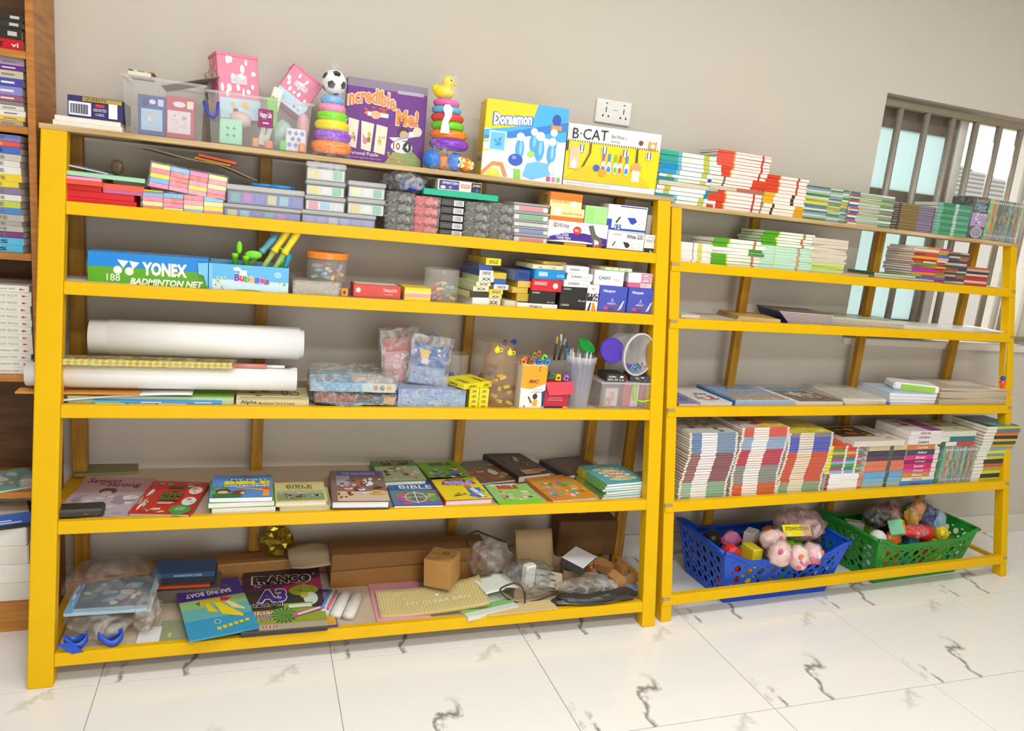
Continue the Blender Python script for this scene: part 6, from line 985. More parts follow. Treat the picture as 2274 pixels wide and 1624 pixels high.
g = G(); g.add([(-.1, -.012, .03), (-.06, -.014, .034), (-.03, -.02, .004), (-.06, -.02, .0)], [(0, 1, 2, 3)], mat('2a52c0', .3)); o = ob('ribbon_tail', g.mesh('ribbon_tail'), rbn); md = o.modifiers.new('s', 'SOLIDIFY'); md.thickness = .002
for i in range(3):
    flatb('picture_book', f"{['lowest', 'middle', 'topmost'][i]} pale blue picture book in the bagged pile by the corner", 'book', (140, 1366 - 2), (335 - 4 * i, 1352), (150, 1290), .010, ['dfe6ee', 'cfe0ee', 'a8c4d4'][i], .062 + .0102 * i, [('r', .06, .12, .98, .98, '6a7480'), ('a', .1, .15, .95, .95, ['8a9aa8', 'a8b4bc', '7a6a66', 'b89a8a', '5a6470', 'c8bcb0'], 24, 4, .2), ('r', 0, 0, .1, 1, '7ab0dc'), ('a', 0, .1, .1, .9, ['5a9ad8', '8ac86a', 'e8e0d8'], 8, 3, .3)] if i == 2 else None, group='bagged picture books')
flatb('paper_strip', 'orange brown lettered strip along the back of the bagged pile', 'paper', (150, 1300), (325, 1272), (155, 1292), .004, 'a85a1e', .095, [('a', .1, .1, .9, .9, ['d89a3a', 'c8842a'], 8, 3, .1)])
blob(S, 'bag', 'upper clear bag around the picture books by the corner post', 'bag', (118, 350, 1282, 1378), clear('bag_vthin', 'f2f4f4', .06, .06, .7, 14), .25, .03, zS + .058, 25, .10, 2.2)
blob(S, 'bag', 'thin clear bag spilling right of the ribbon bag', 'bag', (280, 355, 1345, 1415), clear('bag_c', 'e9e2d8', .24, .07, .8, 16), .14, .03, zS, 35, .25, 2.4)
flatb('paper', 'white paper edge under the thin clear bag', 'paper', (300, 1432), (352, 1428), (300, 1395), .006, 'e8e6e4')
flatb('drawing_book', 'grey green drawing book under the sailing boat book', 'book', (352, 1428), (530, 1412), (350, 1380), .006, '98a07e', pt=[('r', .1, .2, .14, .4, 'd8d03a')])
flatb('book', 'black SA lettered book under the dark A3 pad', 'book', (470, 1360), (560, 1350), (470, 1308), .012, '3a3432', .0, [('t', 'SA', .4, .3, .7, .6, 'e6e2de', {'flip': 1, 's': .2}), ('r', .2, .7, .9, .74, '9a9692')])
for i, (c, lb, z) in enumerate((('c8481e', 'orange edged dark book behind the sailing boat book', .0), ('2a2a34', 'black book on the orange edged book', .02), ('2a4a78', 'blue lettered marker pack on the dark books', .04))):
    bx(S, 'dark_book' if i < 2 else 'marker_pack', lb, 'book' if i < 2 else 'pack', ((332, 468), (335, 480), (338, 478))[i] + (1270, 1290), c, .1, .24, zS + z + (.045), -.03, None, h=.019, pf=[('r', 0, .0, 1, .2, '2a2624'), ('r', 0, .8, 1, 1, '2a2624')] if i == 0 else ([('t', 'MARKETING DESK', .35, .3, .8, .7, 'b8c4d4')] if i == 2 else None))
bx(S, 'carton_pad', 'flat grey packing under the dark books', 'packing', (325, 490, 1290, 1305), '6a6054', .11, .235, zS, 0, h=.0445)
# A3 pad, then the sailing boat book on it
fp = flatb('sketch_pad', 'dark A3 sketch pad with colourful cover', 'sketch pad', (535, 1408), (728, 1392), (510, 1268), .014, '3a2a3a', .012, [('r', 0, .62, 1, 1, '4a2450'), ('r', 0, .84, 1, 1, '3a2c34'), ('p', [(.0, .62), (.5, .66), (1, .8), (1, .58), (.7, .55), (.3, .62)], 'b02a5a'), ('p', [(0, .6), (.3, .64), (.7, .54), (1, .54), (1, .3), (0, .3)], '3c3634'), ('r', .0, .0, 1, .3, '9aa83a'), ('t', 'FRANCO', .12, .72, .86, .86, '2c2428', {'o': 'e8dcc0', 'b': .06, 'ow': .035}), ('t', 'For', .14, .66, .24, .71, 'd8ccd0', {'s': .2, 'b': 0}), ('t', 'Life', .7, .66, .8, .70, 'e8a8c0', {'s': .2, 'b': 0}), ('t', 'R', .9, .84, .93, .87, 'd8ccd0'), ('t', 'A3', .18, .42, .54, .62, '4a2a8a', {'o': 'efeaf4', 'b': .05, 'ow': .035}), ('e', .76, .58, .19, .09, '9aa82e'), ('a', .64, .52, .88, .62, ['c8c86a', 'e8e8e0', '7a7a2a'], 7, 3, .2), ('e', .84, .44, .09, .1, 'cfe0cc'), ('e', .76, .5, .05, .05, 'c8b84a'), ('r', .5, .3, .85, .38, '8ab03a'), ('r', .56, .31, .84, .36, 'e6e8dc'), ('t', 'sketch pad', .1, .335, .48, .4, '1e1a1a', {'o': 'e8e0d0', 'b': .04}), ('t', 'kazzon paper!', .16, .29, .48, .325, '7a2a14'), ('r', .1, .24, .4, .28, 'e6e0d8'), ('t', 'SHEETS', .12, .245, .4, .28, 'b82a1e'), ('t', '150GSM', .16, .19, .42, .235, '4a2a24', {'o': 'e8e0d8'}), ('t', '30x42CM', .2, .14, .5, .18, '8a2a1e', {'o': 'e8e0d8'}), ('e', .5, .22, .16, .1, '7aa84a'), *[('p', [(.5, .2), (.5 + .15 * math.cos(k * .4), .2 + .12 * math.sin(k * .4)), (.5 + .15 * math.cos(k * .4 + .12), .2 + .12 * math.sin(k * .4 + .12))], '3a6a2a') for k in range(16)], ('p', [(.6, .16), (1, .26), (.98, .3), (.6, .22)], 'c86a9a'), ('p', [(.66, .18), (.96, .27), (.94, .29), (.66, .21)], 'f0dce6'), ('r', 0, 0, 1, .08, 'b8a894'), ('t', '010', .24, .02, .42, .07, 'b83a2a', {'o': 'e8e4e0'}), ('r', .0, .0, .2, .05, '4a3a6a')])
g = G()
for k in range(22): g.tube([(-.1 + .0095 * k, .005 + .125, .010), (-.1 + .0095 * k, .133, .0165), (-.1 + .0095 * k, .128, .0165)], .0008, mat('3a3a3c', .3, .6), 5)
o = ob('spiral_binding', g.mesh('spiral_binding'), fp); o['kind'] = 'stuff'
flatb('sketch_pad', 'second purple sketch pad peeking out under the dark A3 pad', 'sketch pad', (600, 1408), (752, 1392), (590, 1320), .010, '5a4a8a', .0005, [('r', .8, .05, .98, .5, 'e0a83a'), ('r', .84, .5, .98, .9, 'a898c8')])
sbk = flatb('drawing_book', 'purple and turquoise sailing boat book lying upside down', 'book', (420, 1424), (576, 1394), (330, 1312), .006, '3f9ac0', .028, None)
w_, d_ = sbk.dimensions.x, sbk.dimensions.y
bbv = [v.co for v in sbk.data.vertices]; w_ = 2 * max(v.x for v in bbv); d_ = 2 * max(v.y for v in bbv)
prints(sbk, face(w_, d_, .006, 'top'), [('r', 0, 0, 1, 1, '3a9cc8'), ('r', 0, .3, 1, .68, '6ab4b0'), ('r', 0, .5, 1, .68, '9ac07a'), ('r', 0, .66, 1, 1, '4a2f8c'), ('t', 'SAILING BOAT', .12, .72, .82, .80, 'eceaf4', {'flip': 1, 'b': .04}), ('t', 'Custom Paper Boats', .14, .83, .8, .89, '8a78c0', {'flip': 1, 'b': 0}), ('r', .06, .9, .2, .92, 'c8c0e0'), ('p', [(.2, .63), (.76, .64), (.7, .58), (.3, .56)], 'e8b82a'), ('p', [(.62, .66), (.78, .62), (.7, .56), (.6, .58)], 'd8302a'), ('p', [(.22, .6), (.3, .62), (.28, .54)], '2a8a3a'), ('p', [(.36, .56), (.42, .56), (.52, .38), (.38, .42)], 'f0d41e'), ('p', [(.5, .56), (.58, .56), (.86, .28), (.84, .24), (.56, .34)], 'f2d824'), ('p', [(.66, .56), (.72, .56), (.92, .38), (.9, .36), (.74, .42)], 'f0e09a'), ('e', .46, .22, .05, .04, 'a8d8d8'), ('e', .46, .22, .035, .028, '3a8aa8')] + [('r', .42 + .085 * k, .08 + .012 * k, .48 + .085 * k, .13 + .012 * k, 'e6d02a') for k in range(6)])
# pouch of pens, pink folder, mesh pouch, cube carton
po = root(S, 'pen_pouch', 'folded white plastic pouch with blue pens beside the sketch pads', 'pouch', at(757, 1352), -.35)
g = G()
for k in range(3): g.lathe([(.0001, -.075), (.02, -.07), (.021, 0), (.02, .07), (.0001, .075)], 12, mat(['c9cdd8', 'e2ddd2', 'dcd6c8'][k], .4), cx=-.044 + .042 * k, axis='y', z0=.019)
g.v = [(x, y, max(0.001, z * .72)) for x, y, z in g.v]; ob('pouch_body', g.mesh('pouch_body', True), po)
for k in range(2): g = G(); g.tube([(-.05 + .02 * k, -.06, .029), (-.052 + .02 * k, .06, .029)], .005, mat(['5a7ab8', 'd86a5a'][k], .4)); ob('pen_print', g.mesh('pen_print', True), po)
flatb('folder', 'pink clear folder under the mesh pouch', 'folder', (838, 1384), (960, 1375), (800, 1292), .006, 'e2a2b0', .0, [('p', [(.1, .3), (.4, .45), (.3, .6), (.12, .4)], 'f0e6ea')])
flatb('folder', 'green and white paper wallet right of the mesh pouch', 'folder', (1040, 1372), (1152, 1346), (1030, 1290), .016, 'd8dcd0', .0, [('r', 0, .12, 1, .26, '8ac070'), ('r', .1, .3, .8, .4, 'eef0ea')], group=None)
sheet(S, 'paper', 'curled green edged paper above the paper wallet', 'paper', tuple(at(1100, 1310, .03)), .13, .11, mat('dfe4d4', .6), lambda x, y: .018 + .018 * math.cos(18 * x) * (1 if x > 0 else .5), rz=.15)
def mesh_pouch():
    FL = at(845, 1378); FR = at(1085, 1362); w = (FR - FL).length; d = .16; an = math.atan2(FR.y - FL.y, FR.x - FL.x); c = (FL + FR) / 2 + Vector((-math.sin(an), math.cos(an), 0)) * d / 2
    fn = lambda x, y: .020 + .030 * max(0, (x - .02) / (w / 2)) ** 2 * (1 + 4 * y) + .006 * math.sin(12 * x) + .02 * (y + d / 2)
    o = root(S, 'mesh_pouch', 'yellow grid mesh zip pouch lying in front of the cube carton', 'pouch', (c.x, c.y, zS), an)
    ob('pouch_skin', sheetm(w, d, fn, clear('meshskin', 'e8d488', .62, .35), 20, 12, .012, 'pouch_skin'), o)
    g = G(); n1, n2 = 34, 20
    for k in range(n1 + 1):
        x = -w / 2 + w * k / n1; g.tube([(x, -d / 2 + d * j / 8, fn(x, -d / 2 + d * j / 8) + .0012) for j in range(9)], .0007, mat('f2e6b0', .5), 4)
    for k in range(n2 + 1):
        y = -d / 2 + d * k / n2; g.tube([(-w / 2 + w * j / 14, y, fn(-w / 2 + w * j / 14, y) + .0012) for j in range(15)], .0007, mat('f2e6b0', .5), 4)
    q = ob('grid_threads', g.mesh('grid_threads'), o); q['kind'] = 'stuff'
    g = G(); g.ball((.02, .02, fn(.02, .02) + .003), .006, mat('f4f0e4', .3), 10, (1, 1, .5)); ob('snap_button', g.mesh('snap_button', True), o)
    g = G(); v, f = text_mesh('MY CLEAR BAG', .0, 0); g.add([(-.09 + .22 * a, -.03 + .02 * b, fn(-.09 + .22 * a, -.03 + .02 * b) + .0022) for a, b in v], f, mat('f6eec8', .5)); ob('lettering', g.mesh('lettering'), o)
mesh_pouch()
cc = at(985, 1296); cb_ = root(S, 'carton_cube', 'small cube shaped kraft carton standing tilted on the mesh pouch', 'carton', (S.x(990, 1290, .12), S.y + .17, zS + .046), -.62); cb_.rotation_euler = (.06, -.05, -.62)
g = G(); g.box(-.05, .05, -.05, .05, 0, .105, mat('b98a4a', .8, var=.08, scale=14), .0015); ob('carton_body', g.mesh('carton_body'), cb_)
prints(cb_, face(.1, .1, .105, 'top'), [('e', .6, .65, .13, .09, '4a3a24'), ('e', .6, .65, .10, .065, 'a87c40'), ('r', .1, .3, .3, .34, 'dccbb0'), ('r', 0, .49, 1, .5, '8a6432')], 'printed_top')
g = G(); g.box(-.042, .042, -.035, .045, 0, .0445, mat('9a7a50', .85), .002); tag(ob('packing_slab', g.mesh('packing_slab'), None, (S.x(990, 1290, .12), S.y + .19, zS), (0, 0, -.3)), 'flat kraft slab under the cube shaped carton', 'packing')
# kraft paper, cable, plugs, tester, blocks
kp = sheet(S, 'kraft_board', 'tall torn kraft paper board leaning at the back', 'paper', tuple(Vector((S.x(1190, 1205, .28), S.y + .28, zS + .085))), .15, .17, mat('b2946a', .85, var=.1), lambda x, y: .006 * math.sin(26 * x + 6 * y), rx=1.15, th=.003)
blob(S, 'bag', 'crumpled clear bag left of the kraft board', 'bag', (1050, 1145, 1205, 1275), clear('bag_c', 'e9e2d8', .24, .07, .8, 16), .1, .2, zS, 45, .3, 2.4)
blob(S, 'bag', 'crumpled clear bag with a plug in front of the kraft board', 'bag', (1130, 1245, 1270, 1352), clear('bag_thin', 'd8dde0', .16, .1, .8, 18), .16, .05, zS, 55, .28, 2.4)
bx(S, 'carton_block', 'tan carton block behind the black cable plug', 'carton', (1140, 1172, 1300, 1335), 'b89a78', .06, .09, zS, .1, h=.05)
cbp = [(1040, 1215), (1035, 1190), (1060, 1180), (1090, 1192), (1125, 1205)]
cab = root(S, 'cable', 'black cable looped behind the cube carton', 'cable', (0, 0, 0)); g = G(); pts = []
for k in range(25):
    t = k / 24 * (len(cbp) - 1); i_ = min(int(t), len(cbp) - 2); f_ = t - i_; f_ = f_ * f_ * (3 - 2 * f_); u = cbp[i_][0] * (1 - f_) + cbp[i_ + 1][0] * f_; v = cbp[i_][1] * (1 - f_) + cbp[i_ + 1][1] * f_; p = PY(1, u, v, S.y + .25); pts.append(p)
g.tube(pts, .004, mat('2a241e', .5)); ob('cable_run', g.mesh('cable_run', True), cab)
cab = root(S, 'cable', 'black cable with a jack plug curling over the front of the shelf', 'cable', (0, 0, 0)); pts = []
cbp = [(1168, 1368), (1166, 1340), (1160, 1305), (1140, 1296), (1110, 1312), (1145, 1338), (1190, 1334), (1230, 1318), (1248, 1300)]
for k in range(41):
    t = k / 40 * (len(cbp) - 1); i_ = min(int(t), len(cbp) - 2); f_ = t - i_; p0, p1, p2, p3 = [cbp[max(0, min(len(cbp) - 1, i_ + q))] for q in (-1, 0, 1, 2)]
    cr = lambda a, b, c, d: .5 * (2 * b + (c - a) * f_ + (2 * a - 5 * b + 4 * c - d) * f_ ** 2 + (3 * b - a - 3 * c + d) * f_ ** 3)
    pts.append(PY(1, cr(p0[0], p1[0], p2[0], p3[0]), cr(p0[1], p1[1], p2[1], p3[1]), S.y + .012 + .045 * min(1, k / 20)))
g = G(); g.tube(pts[4:], .003, mat('3a332a', .5)); ob('cable_run', g.mesh('cable_run', True), cab); g = G(); g.tube([pts[0], pts[2], pts[5]], [.0015, .005, .004], mat('c8b49a', .4)); ob('jack_plug', g.mesh('jack_plug', True), cab)
pl = bx(S, 'adapter', 'white bagged adapter plug in the middle of the clutter', 'adapter', (1165, 1190, 1258, 1302), 'e6e0d4', .03, .10, zS + .03, .3, c=.004)
bx(S, 'packing_block', 'cardboard packing under the adapter and the holed card', 'packing', (1165, 1262, 1300, 1335), 'a88e6c', .09, .085, zS, .1, h=.0295)
hc = root(S, 'holed_card', 'grey card sleeve with four arched holes', 'card', (S.x(1222, 1285, .07), S.y + .08, zS + .031), -.3); hc.rotation_euler = (.45, .12, -.28)
g = G(); g.box(-.05, .05, 0, .07, .0, .003, mat('a89a80', .7)); g.box(-.05, .05, 0, .07, .016, .019, mat('b0a288', .7)); g.box(-.05, -.047, 0, .07, .003, .016, mat('a89a80', .7)); ob('card_sleeve', g.mesh('card_sleeve'), hc)
prints(hc, ((-.05, 0, .019), (.1, 0, 0), (0, .07, 0), (0, 0, 1)), [s for cx, cy in ((.25, .6), (.6, .75), (.3, .22), (.65, .38)) for s in (('e', cx, cy, .12, .12, '5a5468'), ('r', cx - .13, cy - .14, cx + .13, cy, 'b0a288'))], 'arched_hole')
te = root(S, 'tester', 'white topped electronic tester with two red knobs on a green panel', 'device', (S.x(1288, 1235, .14), S.y + .155, zS + .082)); te.rotation_euler = (.16, .0, .72); te.scale = (1.25, 1.35, 1.2)
g = G(); g.box(-.05, .05, -.035, .035, 0, .030, mat('3a3a34', .45), .003); ob('device_body', g.mesh('device_body'), te); g = G(); g.box(-.049, .049, -.034, .034, .028, .031, mat('dcdad8', .4), .001); ob('top_plate', g.mesh('top_plate'), te)
prints(te, face(.1, .07, .0285, 'right'), [('r', .1, .12, .95, .9, '3a9a3a'), ('r', .12, .78, .9, .86, 'a8e0a0')], 'green_panel'); prints(te, face(.1, .07, .0285, 'front'), [('r', .42, .12, .98, .9, '3fae34'), ('r', .44, .8, .96, .86, 'a8e0a0')], 'green_panel')
for x in (.0, .035): g = G(); g.lathe([(.006, 0), (.0065, .008), (.003, .009)], 12, mat('d81e1e', .35), axis='y'); g.v = [(a, -b, c) for a, b, c in g.v]; ob('red_knob', g.mesh('red_knob', True), te, (x, -.036, .014))
bx(S, 'packing_block', 'packing carton under the white topped tester', 'packing', (1262, 1330, 1262, 1300), '94785a', .1, .12, zS, -.3, h=.07)
def house(label, u, v, rz, w, d, h, off, rx=0):
    o = root(S, 'wood_block', label, 'block', (S.x(u, v, off), S.y + off, zS + (.016 if 'front' in label else .012)), rz, 'kraft house blocks'); o.rotation_euler.x = rx
    g = G(); g.add([(-w / 2, -d / 2, 0), (w / 2, -d / 2, 0), (w / 2, -d / 2, h * .62), (0, -d / 2, h), (-w / 2, -d / 2, h * .62), (-w / 2, d / 2, 0), (w / 2, d / 2, 0), (w / 2, d / 2, h * .62), (0, d / 2, h), (-w / 2, d / 2, h * .62)], [(0, 1, 2, 3, 4), (9, 8, 7, 6, 5), (0, 5, 6, 1), (1, 6, 7, 2), (2, 7, 8, 3), (3, 8, 9, 4), (4, 9, 5, 0)], mat('c08a4e', .7, var=.06)); ob('block_body', g.mesh('block_body'), o)
house('large kraft house block at the front of the little heap', 1370, 1290, .12, .05, .055, .055, .10); house('small kraft house block against the post', 1405, 1280, -.7, .036, .045, .045, .13); house('kraft house block behind the large one', 1345, 1250, .5, .04, .05, .05, .22); house('slim kraft house block at the back of the heap', 1382, 1255, .2, .03, .045, .055, .2)
flatb('paper', 'blue and white plastic sheets under the kraft house blocks', 'paper', (1330, 1322), (1428, 1310), (1325, 1275), .010, 'a9bccb', .0, [('r', 0, .1, 1, .5, '8aa8c4')])
flatb('envelope', 'yellow envelope lying at the front edge of the shelf', 'envelope', (1085, 1368), (1240, 1352), (1085, 1345), .003, 'dfc48a', .010)
blob(S, 'bag', 'black plastic bag hanging over the front rail', 'bag', (1238, 1428, 1325, 1366), mat('3c3834', .3, var=.2), .09, -.022, zS + .002, 8, .22, 3)
fp2 = blob(S, 'bag', 'flat clear bag lying on the black plastic bag', 'bag', (1240, 1385, 1302, 1345), clear('bag_c', 'e9e2d8', .24, .07, .8, 16), .1, .01, zS + .03, 9, .15, 3)
# ================================================================ rack under the window, top board
S = B[1]; W_ = 'ece6d8'
def pick(seq): return lambda i: seq[i % len(seq)]
TE = lambda a, b='f0ece2': (a, [(.28, a), (.06, '7ab8c0'), (.36, b), (.1, 'c8c24a'), (.2, b)])
TR = lambda a, b='f0ece2': (a, [(.12, b), (.1, 'c8c24a'), (.58, b), (.2, a)])
stack(S, 'the teal banded pile beside the cat game box', (1462, 1598, 340, 448), 12, .115, pick([TE('2a8ab0'), TE('2f94b8'), TR('2a8a94'), TR('2a8a94'), ('c8b48a', [(1, 'd8ccb0')]), TE('2a8a9c', 'dfe2c8'), TR('2a5a94'), TE('2a9ac8'), TE('2a8ac0'), TE('2f9aa8'), TE('3aa890'), TE('3ab09a')]), jx=.006, jr=.02, seed=3, off=.006)
RE = lambda a='d8452c': (a, [(.3, a), (.03, 'e8a04a'), (.5, 'f0e8dc'), (.04, 'b8483a'), (.13, 'f0e8dc')])
RR = lambda a='d8452c': (a, [(.2, 'f0e8dc'), (.04, '6a6a70'), (.5, 'f0e8dc'), (.26, a)])
stack(S, 'the tall red and white pile on the window rack', (1582, 1703, 338, 472), 17, .115, lambda i: RE() if i < 5 else (('d8cdb0', [(.5, 'c9c2a0'), (.5, 'b86a5a')]) if i == 5 else RR() if i < 9 else RE('d84a34') if i < 12 else RE('e05a48')), jx=.004, jr=.03, seed=5, off=.006, wob=[(0, -.012), (.35, -.008), (.5, -.004), (.68, .006), (1, .0)])
stack(S, 'the orange and white pile left of the magazines', (1696, 1790, 392, 486), 11, .115, lambda i: ('e0a428', [(.2, 'f0e8dc'), (.06, '3a3a40'), (.5, 'f0e8dc'), (.24, 'e0a428')]) if i < 3 else ('e0a428', [(.25, 'e6b02a'), (.4, 'f0e8dc'), (.08, '3a3a3a'), (.27, 'f0e8dc')]) if i < 6 else ('d8482c', [(.3, 'd8482c'), (.03, 'e8a04a'), (.4, 'f0e8dc'), (.05, 'b8483a'), (.22, 'f0e8dc')]), jx=.003, jr=.02, seed=7, off=.006)
MG = ['4a8a5a', 'd8d6dc', 'c9c85a', '8aa0b8', 'e0d87a', 'a8b88a', '6a8a9a', 'd6dcc8', '5a7a4a', 'b8a85a', 'ccd4d8', '7a9a6a']
stack(S, 'the thin green magazine pile on the window rack', (1784, 1882, 416, 502), 17, .12, lambda i: (MG[(i * 5) % 12], [(.55, MG[(i * 5) % 12]), (.3, MG[(i * 7 + 3) % 12]), (.15, MG[(i * 5) % 12])]), jx=.003, jr=.03, seed=9, noun='magazine', off=.006)
stack(S, 'the thick mixed magazine pile before the window', (1884, 1982, 430, 516), 15, .12, lambda i: (['c84a3a', 'e6e2d8', '6a9a4a', '8a98a0', 'd8c86a', '5a6a8a'][i % 6] if i < 11 else '7aa83a', [(.2, ['e6e2d8', 'c84a3a', '3a6ab0'][i % 3]), (.5, ['c9c8a8', 'b8c4cc', 'a8b080'][(i * 2) % 3]), (.3, ['6a9a4a', 'd8d4cc', '8a98a0'][(i * 5) % 3])]), jx=.004, jr=.04, seed=11, noun='magazine', off=.006)
stack(S, 'the brown and lilac spined pile before the window', (1992, 2072, 455, 532), 11, .12, lambda i: ('6a5a5c', [(.05, '5a4a4c'), (.5, '8a7448'), (.42, '8a7c90'), (.03, '5a4a4c')]), jx=.002, jr=.015, seed=13, off=.006, hard=True, pages='e6dcc8')
stack(S, 'the wrapped green spined pile before the window', (2076, 2154, 452, 540), 10, .12, lambda i: (['5a9a78', '3a8a60', '6aa888'][i % 3], [(.15, '7ab098'), (.35, ['5a9a78', '3a8a60'][i % 2]), (.1, 'b8d0c4'), (.4, ['6aa888', '4a9270'][i % 2])]), jx=.002, jr=.015, seed=15, off=.006)
def slip(label, px, d, off, front, cols, side, name='book_set', lw=.32):
    """slip case of upright books: cover panel at the left, spines at the front"""
    X0, X1, z, zt = span(S, px, off); w = X1 - X0; h = zt - z; r = root(S, name, label, 'book set', ((X0 + X1) / 2, S.y + off + d / 2, z), 0)
    n = len(cols); sw = (w * (1 - lw)) / n
    for k, c in enumerate(cols):
        g = G(); x = -w / 2 + w * lw + sw * k; g.box(x + .0004, x + sw - .0004, -d / 2, d / 2 - .002, .001, h - .002, mat(c, .4), .001); o = ob('book_spine', g.mesh('book_spine'), r)
        prints(o, ((x + .0004, -d / 2, .001), (sw - .0008, 0, 0), (0, 0, h - .003), (0, -1, 0)), [('r', .2, .02, .8, .26, '8a8a90'), ('r', .3, .1, .7, .14, 'e0d8d0'), ('r', .25, .45, .75, .62, 'b89a4a' if k % 2 else '6a5a3a'), ('r', .2, .9, .8, .95, 'd8d4cc')], 'printed_spine')
    g = G(); g.box(-w / 2, -w / 2 + w * lw - .0004, -d / 2 - .001, d / 2, 0, h, mat(side, .4), .001); o = ob('case_panel', g.mesh('case_panel'), r); prints(o, ((-w / 2, -d / 2 - .001, 0), (w * lw, 0, 0), (0, 0, h), (0, -1, 0)), front, 'printed_panel')
    ob('plastic_wrap', film(w + .004, d + .004, h + .002, .002, 3, 6, clear('film', 'ffffff', .13, .15, .5, 40)), r); return r
slip('dark fifteen book box set of upright books at the rack end', (2152, 2262, 442, 556), .11, .004, [('t', 'Enid Blyton', .16, .87, .84, .94, 'd8c07a', {'s': .2, 'b': 0}), ('t', '15', .16, .7, .4, .84, '7ac4e0'), ('t', 'Book', .42, .72, .82, .83, '6ab4d8'), ('r', .42, .68, .8, .7, '6ab4d8'), ('r', .04, .3, .96, .62, 'b08ac0'), ('a', .05, .3, .95, .64, ['d8a8c8', '4a8a9a', '2a2a34', '6ac0c8', 'e0d0d8'], 14, 3, .22), ('e', .5, .16, .36, .14, 'b8b4c0'), ('e', .5, .16, .3, .11, '8a8494')], ['7ab84a', '8ac06a', 'e0602a', '8a9a5a', '5a5a4a', '4a5a4a', '6a6a5a', '5a6a4a', '6a7a8a', '7a9a5a', '5a5a6a', '4a9a6a', 'c8403a', '5aa06a'], '2f2f34')

# ---------------------------------------------------------------- second shelf
S = B[2]
stack(S, 'the short white pile by the left post', (1508, 1582, 540, 580), 6, .14, lambda i: ('f0ebe0', [(.4, 'f0ebe0'), (.03, '8a86a0'), (.12, 'f0ebe0'), (.14, 'd8cc5a'), (.31, 'f0ebe0')]), seed=2, jr=.02)
GR_ = lambda a: (a, [(.28, a), (.03, 'd8e05a'), (.45, 'f0eee2'), (.05, 'c87a5a'), (.19, 'f0eee2')])
stack(S, 'the lime green banded pile on the second shelf', (1582, 1700, 532, 592), 8, .14, lambda i: GR_('5aa82a') if i not in (4, 5) else ('e6e4d8', [(.7, 'eceadf'), (.3, '4a8a3a')]), seed=4, jx=.008, jr=.05)
stack(S, 'the mint and green banded pile on the second shelf', (1690, 1806, 516, 602), 14, .14, lambda i: ('b8e0c0', [(.25, 'bfe2c8'), (.02, 'c8d86a'), (.42, 'c4e4cc'), (.06, 'c89a7a'), (.25, 'c4e4cc')]) if i < 9 else GR_('58a628'), seed=6, jx=.004, jr=.03, wob=[(0, .0), (.6, .002), (.75, -.008), (1, .0)])
stack(S, 'the cream paper pile beside the mint books', (1795, 1880, 530, 606), 12, .15, lambda i: ('e0a890', [(1, 'e6cfc0')]) if i == 0 else ('a8cc4a', [(1, 'c8d880')]) if i < 4 else ('d8ccb8', [(1, 'ddd0bc')]), seed=8, jx=.006, jr=.08, noun='booklet', thr=.5)
lay(S, 'magazine', 'thin pink magazine pile bottom at the second shelf middle', (1862, 1930, 606, 618), .16, 'd8b8b0', th=.008, cat='magazine', pages='d8c8c0')
m = lay(S, 'magazine', 'upper thin pink edged magazine at the second shelf middle', (1868, 1932, 598, 608), .15, 'd0a8a4', z0=S.z + .0085, th=.007, cat='magazine', pages='dcccc4', rz=.08)
m0 = lay(S, 'magazine', 'lowest dark green edged magazine of the low flat pile', (1934, 2026, 620, 632), .17, '4a5a68', th=.010, cat='magazine', pages='c8c0b8')
m1 = lay(S, 'magazine', 'middle orange edged magazine of the low flat pile', (1946, 2036, 610, 621), .16, 'd8a83a', z0=top(m0), th=.009, cat='magazine', pages='d8cdb8', rz=-.05)
m2 = lay(S, 'magazine', 'topmost green magazine of the low flat pile', (1948, 2034, 600, 611), .16, '2f7a4a', z0=top(m1), th=.011, cat='magazine', pages='c8d0b8', rz=-.08)
CO = ['e6d8c0', 'c8b89a', '4a6ab8', '8ab84a', 'e0843a', 'b03a8a', '8a4ab0', 'd8783a', '5a9a4a', 'c84a3a', 'b8302a', 'e0a83a', 'a83a34', 'c86a4a']
stack(S, 'the many coloured magazine pile before the window', (2026, 2102, 549, 632), 16, .15, lambda i: (CO[i % 14], [(.3, CO[i % 14]), (.4, CO[(i * 3 + 1) % 14] if i % 3 == 0 else CO[i % 14]), (.3, CO[(i + 4) % 14])]), seed=10, jx=.006, jr=.05, noun='magazine')
DKC = ['3a5a3a', 'b8b4b0', '4a4448', '5a4a5a', 'c8bfb0', '6a3a3a', '8a7a6a', 'a84a3a']
stack(S, 'the dark magazine pile right of the coloured pile', (2098, 2146, 560, 638), 15, .14, lambda i: (DKC[i % 8], [(.6, DKC[i % 8]), (.4, DKC[(i + 3) % 8])]), seed=12, jx=.006, jr=.05, noun='magazine')
stack(S, 'the red booklet pile near the right post', (2144, 2194, 594, 642), 9, .14, lambda i: (['5a6a3a', 'c84a3a', 'd8ccb8', 'c03a34', 'b83a3a', 'e0d0c0', '3a3a4a', 'c8a88a', 'b8604a'][i], [(1, ['5a6a3a', 'c84a3a', 'd8ccb8', 'c03a34', 'b83a3a', 'e0d0c0', '3a3a4a', 'c8a88a', 'b8604a'][i])]), seed=14, noun='booklet')
lay(S, 'magazine', 'pale magazine lying against the right post', (2196, 2243, 634, 646), .13, 'd8d6cc', th=.010, cat='magazine', pages='b8b0a4')

